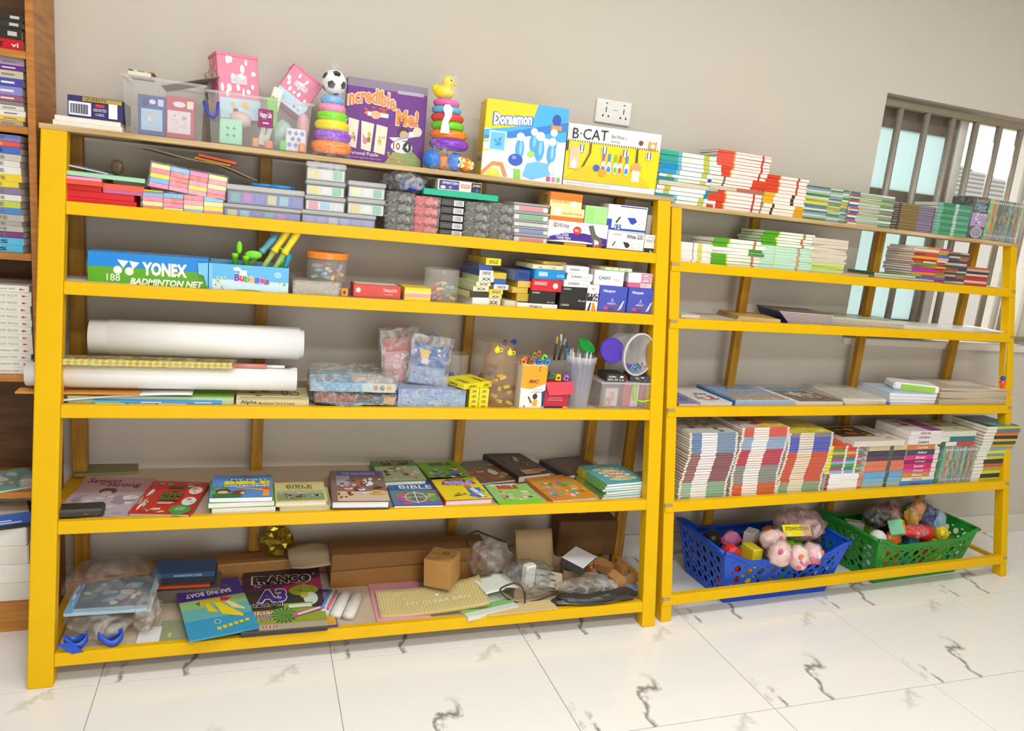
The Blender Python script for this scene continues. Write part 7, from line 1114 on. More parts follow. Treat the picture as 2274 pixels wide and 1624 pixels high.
# ---------------------------------------------------------------- third shelf: flat magazines
S = B[3]; zS = S.z
def at2(u, v, z): return PZ(2, u, v, z)
m = layq(S, 'magazine', 'cream magazine pile bottom at the left of the third shelf', (1512, 1703), (1600, 1710), (1506, 1670) if 0 else (1505, 676), .008, 'd8cdb4', cat='magazine') if 0 else None
def flat2(label, px, d, col, th, z0=None, rz=0, pt=None, pages='ddd2c0', noun='magazine', off=.008, ry=0): return lay(S, noun, label, px, d, col, off, z0, rz, 'l', False, None, pt, None, pages, noun, th, ry)
a = flat2('lower cream magazine at the left of the third shelf', (1509, 1580, 700, 708), .2, 'e0d6c0', .010); a2_ = flat2('upper white magazine at the left of the third shelf', (1507, 1552, 692, 700), .21, 'dcd6c8', .010, top(a), .1)
b = flat2('thin clear wrapped magazine next to the cream pair', (1584, 1652, 702, 710), .2, 'd6ccb4', .006)
cbk = None
for i in range(4): cbk = flat2(f"{NUM[i]} tan edged booklet of the low tan pile", (1655 + 2 * i, 1740, 704 - 5 * i, 712), .2, ['c89a4a', 'd0a85a', 'c8a04a', 'cfa85c'][i], .0055, top(cbk) if cbk else None, -.25, noun='booklet', pages='d8c090')
cbk = None
for i in range(9): cbk = flat2(f"{'topmost' if i == 8 else NUM[i]} dark blue spined booklet of the curled pile", (1762 - 2 * i, 1846 + (i % 3), 716, 722), .2, '2a2f78' if i < 8 else '6a645c', .0058, top(cbk) if cbk else None, -.12 - .012 * i, noun='booklet', pages='e0c8b0')
cbk = None
for i in range(7): cbk = flat2(f"{'topmost' if i == 6 else NUM[i]} colourful thin magazine right of the blue spined pile", (1862 - i, 2000, 724, 732), .2, ['6a6a5a', '8a8a4a', '5a5a50', 'b8904a', '7a7a6a', '9a9a8a', 'b8c0a0'][i], .0055, top(cbk) if cbk else None, -.16 - .01 * i, noun='magazine', pt=[('a', .02, .05, .98, .95, ['c8d0b0', '8a9a4a', 'd8c8c0', 'c87a9a', 'e0dcd0', 'a8b890'], 16, 4, .2)] if i == 6 else None)
cbk = None
for i in range(3): cbk = flat2(f"{['lowest', 'middle', 'topmost'][i]} white magazine of the sunlit pair by the window", (2008 + 6 * i, 2112, 738, 744), .18, 'ece6dc', .007, top(cbk) if cbk else None, -.1 - .03 * i)
cbk = None
for i in range(3): cbk = flat2(f"{['lowest', 'middle', 'topmost'][i]} glossy sunlit magazine against the right post", (2116, 2234 - 4 * i, 742, 748), .17, ['e6e2d8', 'f0ece4', 'f2efe8'][i], .006, top(cbk) if cbk else None, -.03 * i)

# ---------------------------------------------------------------- fourth shelf
S = B[4]
p = flat2('navy edged magazine under the post end of the fourth shelf', (1507, 1553, 896, 906), .2, '8a7ab0', .014, noun='book', pt=[('a', .05, .05, .95, .95, ['4a6ab0', '2a2a3a', 'e8e4e0', '6aa84a'], 14, 4, .2)])
p = flat2('white covered book with red print on the fourth shelf', (1556, 1626, 892, 906), .24, 'e6e2de', .018, rz=0, noun='book', pt=[('a', .1, .1, .9, .5, ['c84a3a', '8a4a8a', '3a3a5a', 'e0b89a'], 16, 4, .2), ('t', 'Rio', .4, .5, .8, .62, '5a5a5a', {'s': .2})])
cbk = None
for i in range(5): cbk = flat2(f"{'topmost' if i == 4 else NUM[i]} blue covered book in the wrapped blue pile", (1632, 1752, 896, 906), .26, '3a84c0', .0058, top(cbk) if cbk else None, .0, noun='book', pt=[('r', 0, 0, 1, 1, '7a9ac0'), ('r', 0, 0, 1, .35, 'a88a6a'), ('a', .1, .1, .95, .6, ['b8784a', '8aa85a', 'c8a07a', '6a8ac0'], 16, 3, .2), ('t', 'GEOGRAPHY', .3, .66, .85, .8, '5a7ab0')] if i == 4 else None)
ob('plastic_wrap', film(.28, .26, .01, .004, 9, 8), cbk)
p = flat2('large white edged picture book lying open side out', (1768, 1872, 892, 907), .27, 'efeae2', .018, rz=.0, noun='book', pt=[('r', .12, .05, 1, .95, '7a6a5a'), ('r', .12, .72, 1, .95, '7aa8c8'), ('a', .14, .06, .98, .7, ['a8583a', '5a5a58', 'c89a6a', '8a4a34', 'd8c8b0', '6a5a4a'], 24, 3, .2), ('t', 'Mother Goose', .24, .42, .8, .56, 'efe8e0')])
ns = None
for i in range(3): ns = flat2(f"{['lowest', 'middle', 'topmost'][i]} beige spiral notebook in clear wrap", (1878, 1966, 896, 908), .22, ['cfc4b0', 'd8ccb8', 'd4cbbc'][i], .0105, top(ns) if ns else None, -.05 * i, noun='notebook')
g = G()
for k in range(18): g.tube([(-.075, -.1 + .0115 * k, .004), (-.081, -.1 + .0115 * k, .011), (-.075, -.1 + .0115 * k, .014)], .0009, mat('8a8478', .3, .5), 5)
o = ob('spiral_binding', g.mesh('spiral_binding'), ns); o['kind'] = 'stuff'; ob('plastic_wrap', film(.2, .23, .016, .004, 14, 8), ns)
bb = None
for i in range(4): bb = flat2(f"{['lowest', 'second', 'third', 'topmost'][i]} thick white paged book under the tissue pack", (1976 + 2 * i, 2074, 896, 907), .2, ['6a8ac8', 'c8ccd8', 'd8d8d0', 'c4d4e4'][i], .014, top(bb) if bb else None, -.04 * i, noun='book', pages='e9e6ea', pt=[('a', .05, .1, .5, .9, ['a8c4dc', '8ab0d8', 'c8dce4'], 8, 4, .3)] if i == 3 else None)
X0, X1, z, zt = span(S, (2012, 2082, 858, 888), .03, top(bb)); tp = bx(S, 'tissue_pack', 'white wrapped tissue pack with green end on the paper books', 'tissue pack', (2012, 2082, 858, 888), 'f2f0ee', .12, .03, top(bb), -.5, c=.008, rough=.3, h=.035, pf=[('r', .15, .15, .9, .85, '9acc3a')])
np2 = None
for i in range(9): np2 = flat2(f"{'topmost' if i == 8 else NUM[i]} folded newspaper in the pile by the right post", (2092 + (i * 5) % 4, 2232 - (i * 3) % 7, 896, 906), .2, ['c8b8a0', 'bfae98', 'd0c0a8', 'b89a6a'][i % 4], .0088, top(np2) if np2 else None, -.06 - .02 * (i % 4), noun='newspaper', pages='c8baa2', pt=[('r', .3, .3, .8, .8, 'e0d8c8')] if i == 8 else None)
# bead charm hanging from the right post
hp = PY(2, 2236, 760, S2 * 1.0 - .006); ch = root(S, 'bead_charm', 'blue and orange bead charm hanging from the right post', 'charm', hp); e = PY(2, 2229, 835, S2 * .9 - .012) - hp
g = G(); g.tube([(0, 0, 0), e], .0012, mat('d8d8dc', .4), 6); ob('string', g.mesh('string', True), ch)
for k, (c, r_) in enumerate((('2a4ac0', .012), ('f05a1e', .014), ('e84a1e', .01))): g = G(); g.ball(e + Vector((.002 * k, 0, -.012 - .02 * k)), r_, mat(c, .3), 12); ob('bead', g.mesh('bead', True), ch)

# ---------------------------------------------------------------- fifth shelf: tall piles
S = B[5]
def sp(a, w, b=None): return (a, [(.05, 'e6ddc8'), (.2, b or a), (.32, w), (.38, a), (.05, 'dcd8d4')])
C1 = ['8aa888'] * 7 + ['8a5a5c'] * 11 + ['7c90a4'] * 8
TP1 = [('r', 0, 0, 1, 1, 'c8c4bc'), ('a', .02, .02, .98, .98, ['c05a4a', 'd8d8e0', '8a9ac0', '5a4a5a', 'a8a04a', 'e0d0c0'], 20, 3, .2)]
stack(S, 'the first tall story book pile', (1520, 1626, 962, 1112), 26, .2, lambda i: sp(C1[i], 'efe6e2', ['9ab494', '9a6a68', '6a84a4'][0 if i < 7 else 1 if i < 18 else 2]), seed=3, jx=.002, jr=.012, wob=[(0, -.008), (.25, -.012), (.45, .0), (.7, .012), (1, .004)], pt=TP1, thr=.15)
C2 = ['c8643a'] * 5 + ['8a8a80'] * 7 + ['b84a54'] * 7 + ['94a4bc'] * 5 + ['d0604e'] * 6
stack(S, 'the second, red topped story book pile', (1634, 1738, 950, 1110), 28, .2, lambda i: sp(C2[i], 'ece8dc', ['d8744a', '9a9a90', 'c86a68', 'a0b0c8', 'd87868'][[0] * 5 + [1] * 7 + [2] * 7 + [3] * 5 + [4] * 6][i] if 0 else C2[i]), seed=5, jx=.002, jr=.012, wob=[(0, -.006), (.3, -.012), (.6, .0), (.85, .010), (1, .004)], pt=[('r', 0, 0, 1, 1, 'd8b45a'), ('r', 0, 0, .3, 1, 'b8bcc8'), ('a', .02, .02, .98, .98, ['e0c83a', 'd8643a', '5a6a9a', 'e8d8a0', 'c8403a'], 18, 3, .2)], thr=.15)
C3 = ['8aa07a'] * 5 + ['c85a44'] * 13 + ['5a62b0'] * 6 + ['8a8088'] * 4
stack(S, 'the third, yellow topped story book pile', (1738, 1836, 962, 1106), 26, .2, lambda i: sp(C3[i], 'e4d8bc'), seed=7, jx=.002, jr=.012, wob=[(0, -.012), (.3, -.010), (.55, .006), (.8, .010), (1, .006)], pt=[('r', 0, 0, 1, 1, 'e0cc2a'), ('a', .02, .02, .98, .98, ['f0dc3a', 'b8b02a', 'e8e4a0', 'd8a83a'], 12, 3, .25)], thr=.15)
l = stack(S, 'the white spined pile under the orange box set', (1832, 1912, 1052, 1104), 8, .18, lambda i: ('f0ece8', [(.08, '8a2a34'), (.8, 'f0ece8'), (.12, 'c86a4a')]), seed=9, jx=.002, jr=.01, thr=.1)
CB = ['8ab0d8', 'c84a5a', '4a8a4a', '8aa0c8', 'c84a5a', '3a8a5a', 'd8a05a', '5a9a4a', 'd0503a']
l = stack(S, 'the striped box set with the orange top cover', (1836, 1914, 990, 1052), 9, .18, lambda i: (CB[i], [(.14, 'e8dc3a'), (.34, CB[i]), (.06, 'e8e0d8'), (.26, CB[(i * 2 + 3) % 9]), (.06, 'e8e0d8'), (.14, CB[(i + 5) % 9])]), z0=top(l), seed=11, jx=.0005, jr=.0, thr=.05, pt=[('r', 0, 0, 1, 1, 'd8602a'), ('a', .1, .1, .9, .9, ['e8a83a', 'e06a3a', 'e8e0d0'], 8, 3, .2)])
DW = ['a8b8a0', '7ab0d4', '6aa4d0', 'd87a5a', 'd8785a', '5a4458', '4a3a50', 'd8c49a']
l = stack(S, 'the shrink wrapped dark pile under the big white book', (1921, 2004, 990, 1098), 8, .18, lambda i: (DW[i], [(.55, DW[i]), (.1, '5a5a4a'), (.35, DW[i])]), seed=13, jx=.001, jr=.005, thr=.1)
bw = lay(S, 'book', 'big white covered book tilted on the dark wrapped pile', (1900, 2012, 958, 978), .22, 'dcd2c4', off=.0, z0=top(l) + .0004, th=.024, spine='f', pages='e0d6c8', pt=[('r', .0, .3, .7, .95, '5a3a1e'), ('a', .05, .3, .7, .9, ['c88a2a', '8a4a1e', 'e0a83a', '3a2414'], 10, 3, .25), ('a', .6, .05, .95, .5, ['b8a890', 'c8bca8'], 6, 4, .2)])
PK = ['3a8ac8', 'e6ddd4', 'c88a3a', 'd84a8a', 'c82a6a', '8a1e6a', 'd83a7a', '3a4a6a', 'c8843a', 'e6dcd8', 'e0d4d4', 'e6dcdc']
stack(S, 'the pink and white novel pile beside the green box set', (2010, 2082, 958, 1086), 12, .18, lambda i: (PK[i], [(.85, PK[i]), (.15, 'e8dcd4')] if 2 <= i < 9 else [(1, PK[i])]), seed=15, jx=.003, jr=.02, thr=.25, pt=[('r', 0, 0, 1, 1, 'dcd4d0'), ('r', .6, 0, 1, 1, '9a4a8a'), ('a', .1, .1, .9, .9, ['c86a7a', 'e6dcd8', '8a3a4a'], 8, 3, .2)], pf=lambda i: [('t', ['Princess', 'Diaries', 'Mates', 'Dates', 'Summer', 'Ashleigh', 'Ever', 'After', 'Love', 'Letters', 'Colette', 'Girls'][i], .3, .25, .62, .75, 'f0e8e8' if 2 <= i < 9 else '8a4a5a', {'s': .2})])
gs = slip('green boxed set of upright spines under three flat books', (2088, 2162, 992, 1082), .15, .006, [('r', 0, 0, 1, 1, '4a9a72')], ['5aa06a', 'c8503a', '6ab07a', '5a5a7a', '6a9a5a', '7a8a6a', '5a6a7a', '8ab06a', '4a5a4a', '6a8a7a', 'c0483a', '5aa07a'], '4a9a72', lw=.05)
zt_ = S.zz(2126, 992, .006)
stack(S, 'the three flat books on the green boxed set', (2086, 2166, 958, 992), 3, .17, lambda i: [('c84a3a', [(.2, '3a6a4a'), (.3, 'e6e0d8'), (.5, 'c84a4a')]), ('2a6a70', [(.3, 'e0dcd4'), (.7, '2a7a7e')]), ('c8c8a8', [(1, 'd8d4c4')])][i], z0=zt_ + .001, seed=17, pt=[('r', 0, 0, 1, 1, 'c8c4a0'), ('a', .05, .05, .95, .95, ['d8743a', 'e0a87a', '8aa07a'], 12, 3, .2)])
RC = ['c8c83a', '2f2f2a', 'd8cc3a', '9aa83a', 'c85a4a', '3a3a34', 'd8c83a', '7a9a9a', 'd8d84a', '8aa8b8', 'c8a83a', '3a5a4a', 'e0b83a', '2a3a3a', 'e07a2a', '6a7a8a']
stack(S, 'the leaning pile of novels against the right post', (2172, 2244, 948, 1076), 17, .18, lambda i: (RC[i % 16], [(.3, 'e9e4da'), (.7, RC[i % 16])]), seed=19, jx=.004, jr=.03, thr=.3, wob=[(0, -.03), (.5, 0), (1, .03)], pt=[('r', 0, 0, 1, 1, '2a3a44'), ('p', [(.1, 1), (.4, 1), (.9, 0), (.5, 0)], '3a8ac8'), ('p', [(0, 1), (.1, 1), (.5, 0), (.3, 0)], '6aa85a')])

# ---------------------------------------------------------------- laundry baskets of toys on the floor
def basket(label, fl, fr, bl, hf, he, col, toys, seed, dep):
    FL = PZ(2, *fl, 0); FR = PZ(2, *fr, 0); e = FR - FL; w = e.length; an = math.atan2(e.y, e.x); d = dep
    nrm = Vector((-math.sin(an), math.cos(an), 0)); c = (FL + FR) / 2 + nrm * d / 2
    r = bpy.data.objects.new('laundry_basket', None); COL.objects.link(r); r.location = toW(2, c); r.rotation_euler.z = an + U2Y; tag(r, label, 'basket', 'laundry baskets'); mt = mat(col, .35, var=.04); fl_ = 1.22
    def panel(name, P, nx, ny, m0, rx, ry, sk):
        """P(s,t)->point; grid of cells each with an oval hole"""
        g = G(); K = 12
        for a in range(nx):
            for b in range(ny):
                s0, s1 = m0[0] + (1 - 2 * m0[0]) * a / nx, m0[0] + (1 - 2 * m0[0]) * (a + 1) / nx; t0, t1 = m0[1] + (m0[2] - m0[1]) * b / ny, m0[1] + (m0[2] - m0[1]) * (b + 1) / ny
                out = []; inn = []
                for k in range(K):
                    th = 2 * math.pi * k / K; cs, sn = math.cos(th), math.sin(th); q = 1 / max(abs(cs), abs(sn)); sc, tc = (s0 + s1) / 2, (t0 + t1) / 2; hs, ht = (s1 - s0) / 2, (t1 - t0) / 2
                    out.append(P(sc + hs * cs * q, tc + ht * sn * q)); inn.append(P(sc + hs * (rx * cs + sk * sn), tc + ht * ry * sn))
                g.add(out + inn, [(k, (k + 1) % K, K + (k + 1) % K, K + k) for k in range(K)], mt)
        for a, b_, c_, d_ in ((0, m0[0], 0, 1), (1 - m0[0], 1, 0, 1), (m0[0], 1 - m0[0], 0, m0[1]), (m0[0], 1 - m0[0], m0[2], 1)):
            N = 8
            for k in range(N):
                if b_ - a > .5: s_ = [(a + (b_ - a) * k / N, c_), (a + (b_ - a) * (k + 1) / N, c_), (a + (b_ - a) * (k + 1) / N, d_), (a + (b_ - a) * k / N, d_)]
                else: s_ = [(a, c_ + (d_ - c_) * k / N), (b_, c_ + (d_ - c_) * k / N), (b_, c_ + (d_ - c_) * (k + 1) / N), (a, c_ + (d_ - c_) * (k + 1) / N)]
                g.add([P(*q) for q in s_], [(0, 1, 2, 3)], mt)
        o = ob(name, g.mesh(name), r); md = o.modifiers.new('s', 'SOLIDIFY'); md.thickness = .003; md.offset = 0; return o
    hw, hd = w / 2, d / 2
    def top_h(x): t = min(1, max(0, (abs(x) / (hw * fl_) - .55) / .45)); return hf + (he - hf) * t * t * (3 - 2 * t)
    def fp(sy): return lambda s, t: ((-hw + w * s) * (1 + (fl_ - 1) * t), sy * hd * (1 + .22 * t), t * top_h((-hw + w * s) * fl_))
    def sp_(sx): return lambda s, t: (sx * hw * (1 + (fl_ - 1) * t), (-hd + d * s) * (1 + .22 * t), t * he)
    panel('long_side', fp(-1), 9, 3, (.06, .16, .86), .54, .70, .2); panel('long_side', fp(1), 9, 3, (.06, .16, .86), .54, .70, .2)
    panel('end_side', sp_(-1), 6, 4, (.05, .12, .88), .58, .66, .06); panel('end_side', sp_(1), 6, 4, (.05, .12, .88), .58, .66, .06)
    g = G(); g.box(-hw, hw, -hd, hd, .001, .004, mt); ob('basket_base', g.mesh('basket_base'), r)
    pts = []
    for k in range(25): s = k / 24; p = fp(-1)(s, 1); pts.append((p[0], p[1] - .004, p[2]))
    for k in range(1, 9): p = sp_(1)(k / 8, 1); pts.append((p[0] + .004, p[1], p[2]))
    for k in range(1, 25): p = fp(1)(1 - k / 24, 1); pts.append((p[0], p[1] + .004, p[2]))
    for k in range(1, 9): p = sp_(-1)(1 - k / 8, 1); pts.append((p[0] - .004, p[1], p[2]))
    g = G(); g.tube(pts, .0085, mt, 8); ob('rim', g.mesh('rim', True), r)
    rn = random.Random(seed); mw = Matrix.Translation(r.location) @ Matrix.Rotation(r.rotation_euler.z, 4, 'Z')
    for i, (lb, cc, kind) in enumerate(toys):
        nx_ = 5; a, b_ = i % nx_, (i // nx_) % 2; lay_ = i // (nx_ * 2)
        x = -hw * .78 + 2 * hw * .78 * a / (nx_ - 1); y = (-.5 + 1.0 * b_) * hd; z = .008 + .066 * lay_; s = min(w / 9, .05); p = mw @ Vector((x, y, z)); rot = (0, 0, rn.random() * 3)
        if kind == 'ball':
            g = G(); g.ball((0, 0, s * .8), s * .8, mat(cc, .35), 12); me = g.mesh('toy_ball', True); nme = 'toy_ball'
        elif kind == 'block': 
            g = G(); g.box(-s * .8, s * .8, -s * .5, s * .5, 0, s * 1.3, mat(cc, .4), .004); g.box(-s * .5, s * .5, -s * .51 - .001, s * .3, s * .3, s * .9, mat('f0ece0', .4)); me = g.mesh('toy_box'); nme = 'toy_box'
        else: me = blobm((s * 1.8, s * 1.3, s * 1.6), i + seed, .3, 2.2, 2, mat(cc, .3), 'bagged_toy'); nme = 'bagged_toy'
        tag(ob(nme, me, None, p, rot), lb, 'toy', 'toys in the ' + ('blue' if seed == 1 else 'green') + ' basket')
    return r, w, d, mw
def toylist(bk, seed, n):
    rn = random.Random(seed); cn = [('lime green', '8ad42a'), ('red', 'd8281e'), ('white', 'e8e4e0'), ('dark brown', '4a3224'), ('yellow', 'ecd22a'), ('orange', 'e8782a'), ('black', '26221f'), ('grey', 'a8a49c'), ('teal', '2a8a9a'), ('pink', 'e07aa8')]; out = []
    kinds = [('ball', 'toy ball'), ('block', 'boxed toy'), ('bag', 'bagged toy')]; pl = ['at the left end', 'left of the middle', 'in the middle', 'right of the middle', 'at the right end']; rw = ['front', 'back']; ly = ['bottom', 'second', 'third']
    for i in range(n):
        c = cn[(i * 3 + seed) % 10]; k = kinds[(i * 2 + seed) % 3]; out.append((f"{c[0]} {k[1]} {pl[i % 5]} of the {bk} basket's {ly[i // 10]} {rw[(i // 5) % 2]} row", c[1], k[0]))
    return out
S = B[6]
rb_, bw_, bd_, bm1 = basket('blue plastic laundry basket with oval holes, full of toys', (1606, 1339), (1830, 1313), None, .185, .235, '0f4ec4', toylist('blue', 1, 30), 1, .27)
rg_, gw_, gd_, bm2 = basket('green plastic laundry basket with oval holes, full of toys', (1938, 1296), (2118, 1270), None, .185, .225, '1c8a2a', toylist('green', 2, 30), 2, .27)
def onb(bm, name, label, cat, x, y, z, me, rot=(0, 0, 0), group=None): return tag(ob(name, me, None, bm @ Vector((x, y, z)), rot), label, cat, group)
# bags of dolls over the blue rim, with the yellow header card
for i, (x, y, z, sx, sz) in enumerate(((-.055, -.175, .165, .10, .10), (.03, -.19, .145, .085, .105), (.105, -.18, .16, .08, .085), (-.03, -.10, .20, .12, .08))):
    o = onb(bm1, 'bagged_doll', f"{['left', 'middle', 'right', 'upper'][i]} bagged pink and white toy hanging over the blue rim", 'toy', x, y, z, blobm((sx, .08, sz), 60 + i, .22, 2, 3, mat(['f0c8c0', 'f2d6cc', 'f0c0c8', 'e8c8b8'][i], .35), 'bagged_doll', False, True), group='bagged pink toys')
    g = G(); rn = random.Random(i)
    for k in range(6): g.ball((rn.uniform(-.3, .3) * sx, -.034, sz * rn.uniform(.25, .8)), .011, mat(rn.choice(['e8783a', 'e86a9a', 'f4f0ee', 'd85a8a']), .4), 8, (1, .5, 1.2))
    q = ob('toy_print', g.mesh('toy_print', True), o); q['kind'] = 'stuff'; ob('clear_bag', blobm((sx * 1.1, .09, sz * 1.06), 60 + i, .25, 2, 3, clear('film_soft', 'f6f2ee', .14, .1, .5, 20), 'clear_bag', False, True), o)
onb(bm1, 'bag', 'long clear bag lying over the right end of the blue basket', 'bag', .17, -.02, .205, blobm((.24, .2, .13), 71, .22, 2.2, 3, clear('bag_pink', 'e8c8c0', .4, .12, .6, 14), 'bag', True, True))
hcard = onb(bm1, 'header_card', 'yellow lettered header card lying upside down over the blue basket', 'label', .085, -.115, .255, (lambda g: (g.box(-.075, .075, -.002, .002, 0, .05, mat('ecd81e', .4), .001), g.mesh('header_card'))[1])(G()), (-.6, .05, U2Y))
prints(hcard, ((-.075, -.002, 0), (.15, 0, 0), (0, 0, .05), (0, -1, 0)), [('t', 'YINGDONGLE', .08, .5, .95, .8, '4a4420', {'flip': 1}), ('r', .62, .1, .94, .38, 'e0dcc8'), ('r', .08, .12, .24, .24, 'efe8c0')])
onb(bm1, 'toy_tray', 'lime green toy edge under the clear bag in the blue basket', 'toy', .1, -.05, .185, (lambda g: (g.box(-.09, .09, -.06, .06, 0, .012, mat('6ad42a', .35), .003), g.mesh('toy_tray'))[1])(G()), (0, 0, .05))
# toys heaped on the green basket
for i, (lb, x, y, z, c, s) in enumerate((('bright red bagged toy at the front of the green basket', -.02, -.1, .185, 'd8141c', (.11, .08, .06)), ('dark red bagged toy at the back of the green basket', .0, .06, .20, '8a1a1a', (.12, .08, .09)), ('yellow and orange bagged toy right of the middle of the green basket', .05, -.02, .19, 'e8b82a', (.06, .06, .1)), ('orange bagged toy standing high in the green basket', .11, .0, .20, 'f0921e', (.07, .06, .12)), ('dark blue bagged toy at the right of the green basket', .16, -.03, .19, '2a3a7a', (.09, .06, .1)), ('pale blue bagged toy at the right rim of the green basket', .2, -.05, .18, '8ab8d8', (.07, .05, .1)), ('green bagged toy at the far right of the green basket', .21, .04, .19, '3a6a4a', (.08, .06, .1)), ('black bagged toy at the left of the green basket', -.12, .02, .19, '2a201c', (.12, .1, .09)), ('tan bagged toy behind the picture block', -.05, .0, .19, 'b8946a', (.08, .07, .09)))):
    o = onb(bm2, 'bagged_toy', lb, 'toy', x, y, z, blobm(s, 80 + i, .25, 2.2, 3, mat(c, .25), 'bagged_toy', True), group='toys on the green basket')
    ob('clear_bag', blobm((s[0] * 1.12, s[1] * 1.12, s[2] * 1.12), 90 + i, .3, 2.2, 3, clear('film_soft', 'f6f2ee', .14, .1, .5, 20), 'clear_bag', True, True), o)
g = G(); g.box(-.035, .035, -.03, .03, 0, .07, mat('8ad0a8', .4), .004); o = onb(bm2, 'picture_block', 'tilted green and yellow picture block in the green basket', 'toy', -.1, -.09, .195, g.mesh('picture_block'), (-.5, .35, .5)); prints(o, face(.07, .06, .07, 'front'), [('r', .05, .05, .95, .95, 'ecd82a'), ('a', .08, .08, .92, .92, ['d84a2a', '3a9a3a', 'f0f0d8', 'e8a02a'], 12, 3, .2)]); prints(o, face(.07, .06, .07, 'top'), [('r', .05, .05, .95, .95, 'e8d42a'), ('a', .08, .08, .92, .92, ['d84a2a', '3a9a3a', 'f0f0d8'], 10, 4, .2)])

# ================================================================ brown bookcase at the left
BY = .325; BX1 = PY(1, 88, 600, BY).x; BX0 = BX1 - .95; PT = .02
WB = wood('c88638', '9c5f22', 'bookcase_wood', .45, (3, 3, 30)); WBH = wood('cc8a3a', 'a46826', 'bookcase_board', .45, (3, 30, 30)); WBK = wood('6e4a24', '4a2f14', 'bookcase_back', .6, (3, 3, 20))
bc = bpy.data.objects.new('bookcase', None); COL.objects.link(bc); bc.location = (BX1, BY, 0); tag(bc, 'tall brown wooden bookcase at the left end of the yellow racks', 'bookcase')
dpt = WALLY - .006 - BY; HB = 2.5
def part(n, x0, x1, y0, y1, z0, z1, m, c=.0015): g = G(); g.box(x0, x1, y0, y1, z0, z1, m, c); return ob(n, g.mesh(n), bc)
part('side_panel', -PT, 0, 0, dpt, 0, HB, WB); part('side_panel', -.95, -.95 + PT, 0, dpt, 0, HB, WB); part('back_panel', -.95 + PT, -PT, dpt - .008, dpt, 0, HB, WBK); part('top_panel', -.95, 0, 0, dpt, HB, HB + .02, WBH)
class CS:
    un = 1; y = BY + .006
    def __init__(s, v): s.z = PY(1, 40, v, BY).z
    def x(s, u, v, off=0): return PY(1, u, v, s.y + off).x
    def zz(s, u, v, off=0): return PY(1, u, v, s.y + off).z
    def rz(s): return 0
cs = []
for k, v in enumerate((112, 280, 563, 834, 1094)):
    c = CS(v); cs.append(c); part('shelf_board', -.95 + PT, -PT, 0, dpt - .008, c.z - .02, c.z, WBH)
zb = PY(1, 40, 1340, BY).z; part('base_board', -.95 + PT, -PT, 0, .02, 0, zb, WBH); part('bottom_board', -.95 + PT, -PT, .02, dpt - .008, zb - .02, zb, WBH)
cb6 = CS(1340); cb6.z = zb
# books in the bookcase lie with spines out; their left ends run out of the picture
def cst(c, desc, xr, yt, yb, n, sty, seed, txt=None, z0=None, w=.2, **k):
    X1 = min(c.x(xr, (yt + yb) / 2, .01), BX1 - PT - .008); px = (0, xr, yt, yb)
    class T(CS):
        def __init__(s): s.z = c.z
        def x(s, u, v, off=0): return X1 - w if u == 0 else X1
        def zz(s, u, v, off=0): return PY(1, 30, v, s.y + off).z
    return stack(T(), desc, px, n, .17, sty, off=.01, z0=z0, seed=seed, jx=.004, jr=.02, pf=txt, **k)
tx = lambda ws, c='3a3430': (lambda i: [('t', ws[i % len(ws)], .7, .25, .93, .75, c if isinstance(c, str) else c[i % len(c)])])
o = cst(cs[0], 'the dark wrapped pile on the highest bookcase board', 48, 30, 108, 4, lambda i: [('c8161e', None), ('2a2622', None), ('33302a', None), ('2a2826', None)][i], 2, lambda i: [('t', 'AT', .62, .25, .78, .7, '1a1412'), ('t', 'vi', .86, .3, .95, .7, 'f0dcd8')] if i == 0 else [('r', .84, .3, .95, .7, 'c8c0b4')])
PC = ['b8aa94', 'e8c24a', 'e6e2da', 'dcd6cc', '8a8478', '9a5a6a', '8a86c8', '4a4aa0', 'c8bca8', '6a2a86', 'a898b8', 'a4d0dc']
cst(cs[1], 'the pile topped by a pale blue book', 52, 118, 280, 12, lambda i: (PC[i], None), 4, lambda i: [('t', 'Wealth', .68, .3, .97, .85, '2a3438', {'b': 0})] if i == 11 else [('r', .74, .35, .9, .6, 'e8e0d8' if i in (5, 6, 7, 9) else '8a847c')], thr=.4)
QC = ['5ab8dc', '5ab8dc', '7a3a7a', 'bdb6a8', 'a8a49c', 'b8b2a4', '4a8ac8', 'c4cc5a', 'e2ded4', '8a7a9a', 'e4d43a', 'eccc3a', 'e6e2d8', 'dedad0', 'c8c2b4', '4a6ab8', 'e0584a', '7a86c8']
cst(cs[2], 'the tall mixed pile in the middle of the bookcase', 47, 300, 563, 18, lambda i: (QC[i], None), 6, lambda i: [('t', {0: 'ES', 1: 'FS', 15: 'S', 16: 'ES'}.get(i, 'LIFE'), .62, .25, .8, .75, '1e2a4a' if i < 2 or i == 15 else 'f2c04a' if i == 16 else '7a746a')], thr=.25)
cst(cs[3], 'the wrapped white pile of the same self-help book', 70, 634, 834, 13, lambda i: ('e9e5da', None), 8, lambda i: [('t', 'Napoleon Hill' if i in (0, 1, 2, 3, 12) else 'GROW RICH', .5, .3, .82, .66, '7a7a5a' if i in (0, 1, 2, 3, 12) else '9aa05a', {'b': 0}), ('p', [(.88, .6), (.95, .42), (.88, .3)], 'b83a3a')], thr=.12)
class T5(CS):
    def __init__(s): s.z = cs[4].z
t5 = T5()
book(t5, 'magazine', 'teal and white magazine lying in the bookcase', 'magazine', (t5.x(0, 1070), BY + .10, t5.z), .5, .14, .18, .006, '8ab8b0', 'l', pt=[('a', .05, .05, .95, .95, ['d8e0dc', '5a8a8a', 'b0a898', 'e8e4dc'], 14, 3, .2)])
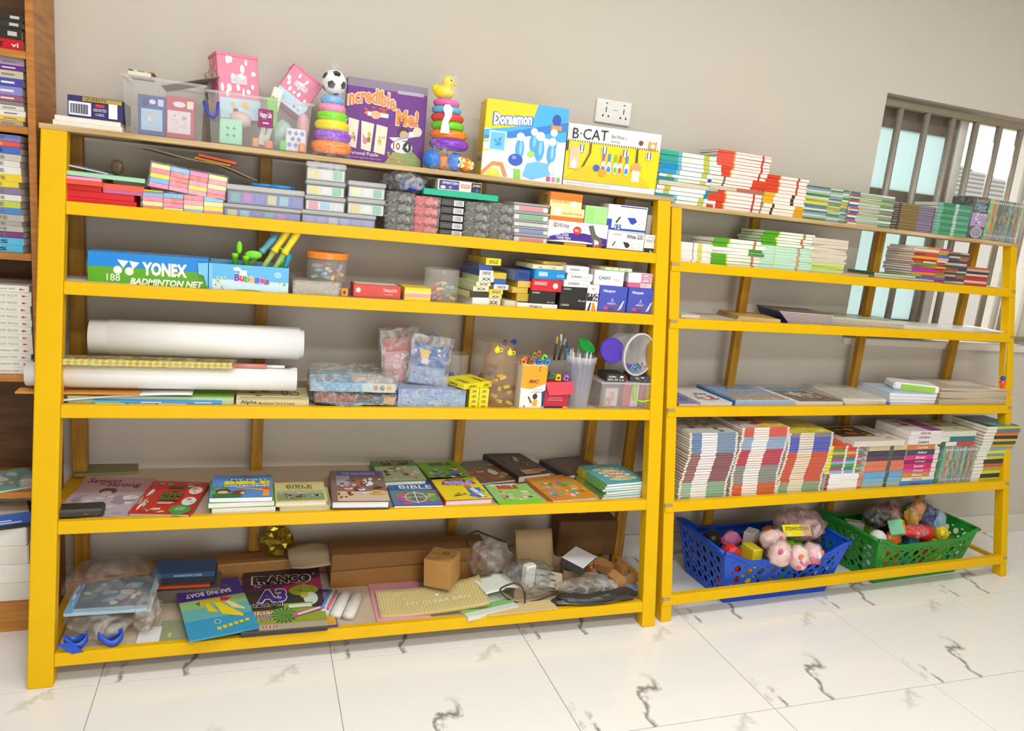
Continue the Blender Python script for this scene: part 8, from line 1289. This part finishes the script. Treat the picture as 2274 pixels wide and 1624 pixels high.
bx(t5, 'clear_case', 'small frosted clear case beside the magazine in the bookcase', 'case', (40, 80, 1056, 1086), clear('case_g', 'd8d4c8', .5, .25), .05, .03, None, .1, c=.006, h=.028)
# paper reams, blue box and bag in the bottom compartment
z_ = cb6.z
for i in range(4):
    X1 = min(PY(1, 72, 1300, BY + .01).x, BX1 - PT - .004); g = G(); g.box(-.2, 0, 0, .19, 0, .062, mat(['e6e0d2', 'efeae0', 'e9e4d8', 'eeeadf'][i], .7, var=.05), .004); o = ob('paper_ream', g.mesh('paper_ream'), None, (X1 - .004 * i, BY + .012, z_), (0, 0, 0)); tag(o, f"{['lowest', 'second', 'third', 'topmost'][i]} white paper ream in the bookcase bottom", 'paper ream', 'paper reams'); z_ += .0623
X1 = PY(1, 78, 1210, BY).x
g = G(); g.box(-.18, 0, 0, .12, 0, .014, mat('2a2622', .5), .002); tag(ob('black_case', g.mesh('black_case'), None, (X1 - .01, BY + .02, z_ + .0002), (0, 0, .3)), 'flat black case under the blue box in the bookcase', 'case')
g = G(); g.box(-.17, 0, 0, .11, 0, .036, mat('2a52a8', .4), .002); o = tag(ob('blue_box', g.mesh('blue_box'), None, (X1 - .012, BY + .015, z_ + .0146), (0, 0, .3)), 'blue box with pale top in the bookcase', 'box'); prints(o, ((-.17, 0, .036), (.17, 0, 0), (0, .11, 0), (0, 0, 1)), [('r', .03, .04, .97, .96, 'dcd4c4')], 'printed_top'); prints(o, ((-.17, 0, 0), (.17, 0, 0), (0, 0, .036), (0, -1, 0)), [('r', .5, .2, .85, .3, 'c8d4ec'), ('r', .5, .4, .7, .5, 'c8d4ec')], 'printed_front')
tag(ob('bag', blobm((.17, .11, .075), 5, .25, 2.2, 3, mat('a89c8a', .4), 'bag'), None, (X1 - .08, BY + .15, z_ + .03)), 'crumpled grey bag behind the blue box in the bookcase', 'bag')
tag(ob('bag', blobm((.045, .05, .10), 9, .35, 2.4, 3, clear('bag_c', 'e9e2d8', .24, .07, .8, 16), 'bag'), None, (BX1 - .0, BY - .03, .0)), 'thin clear bag by the foot of the bookcase', 'bag')
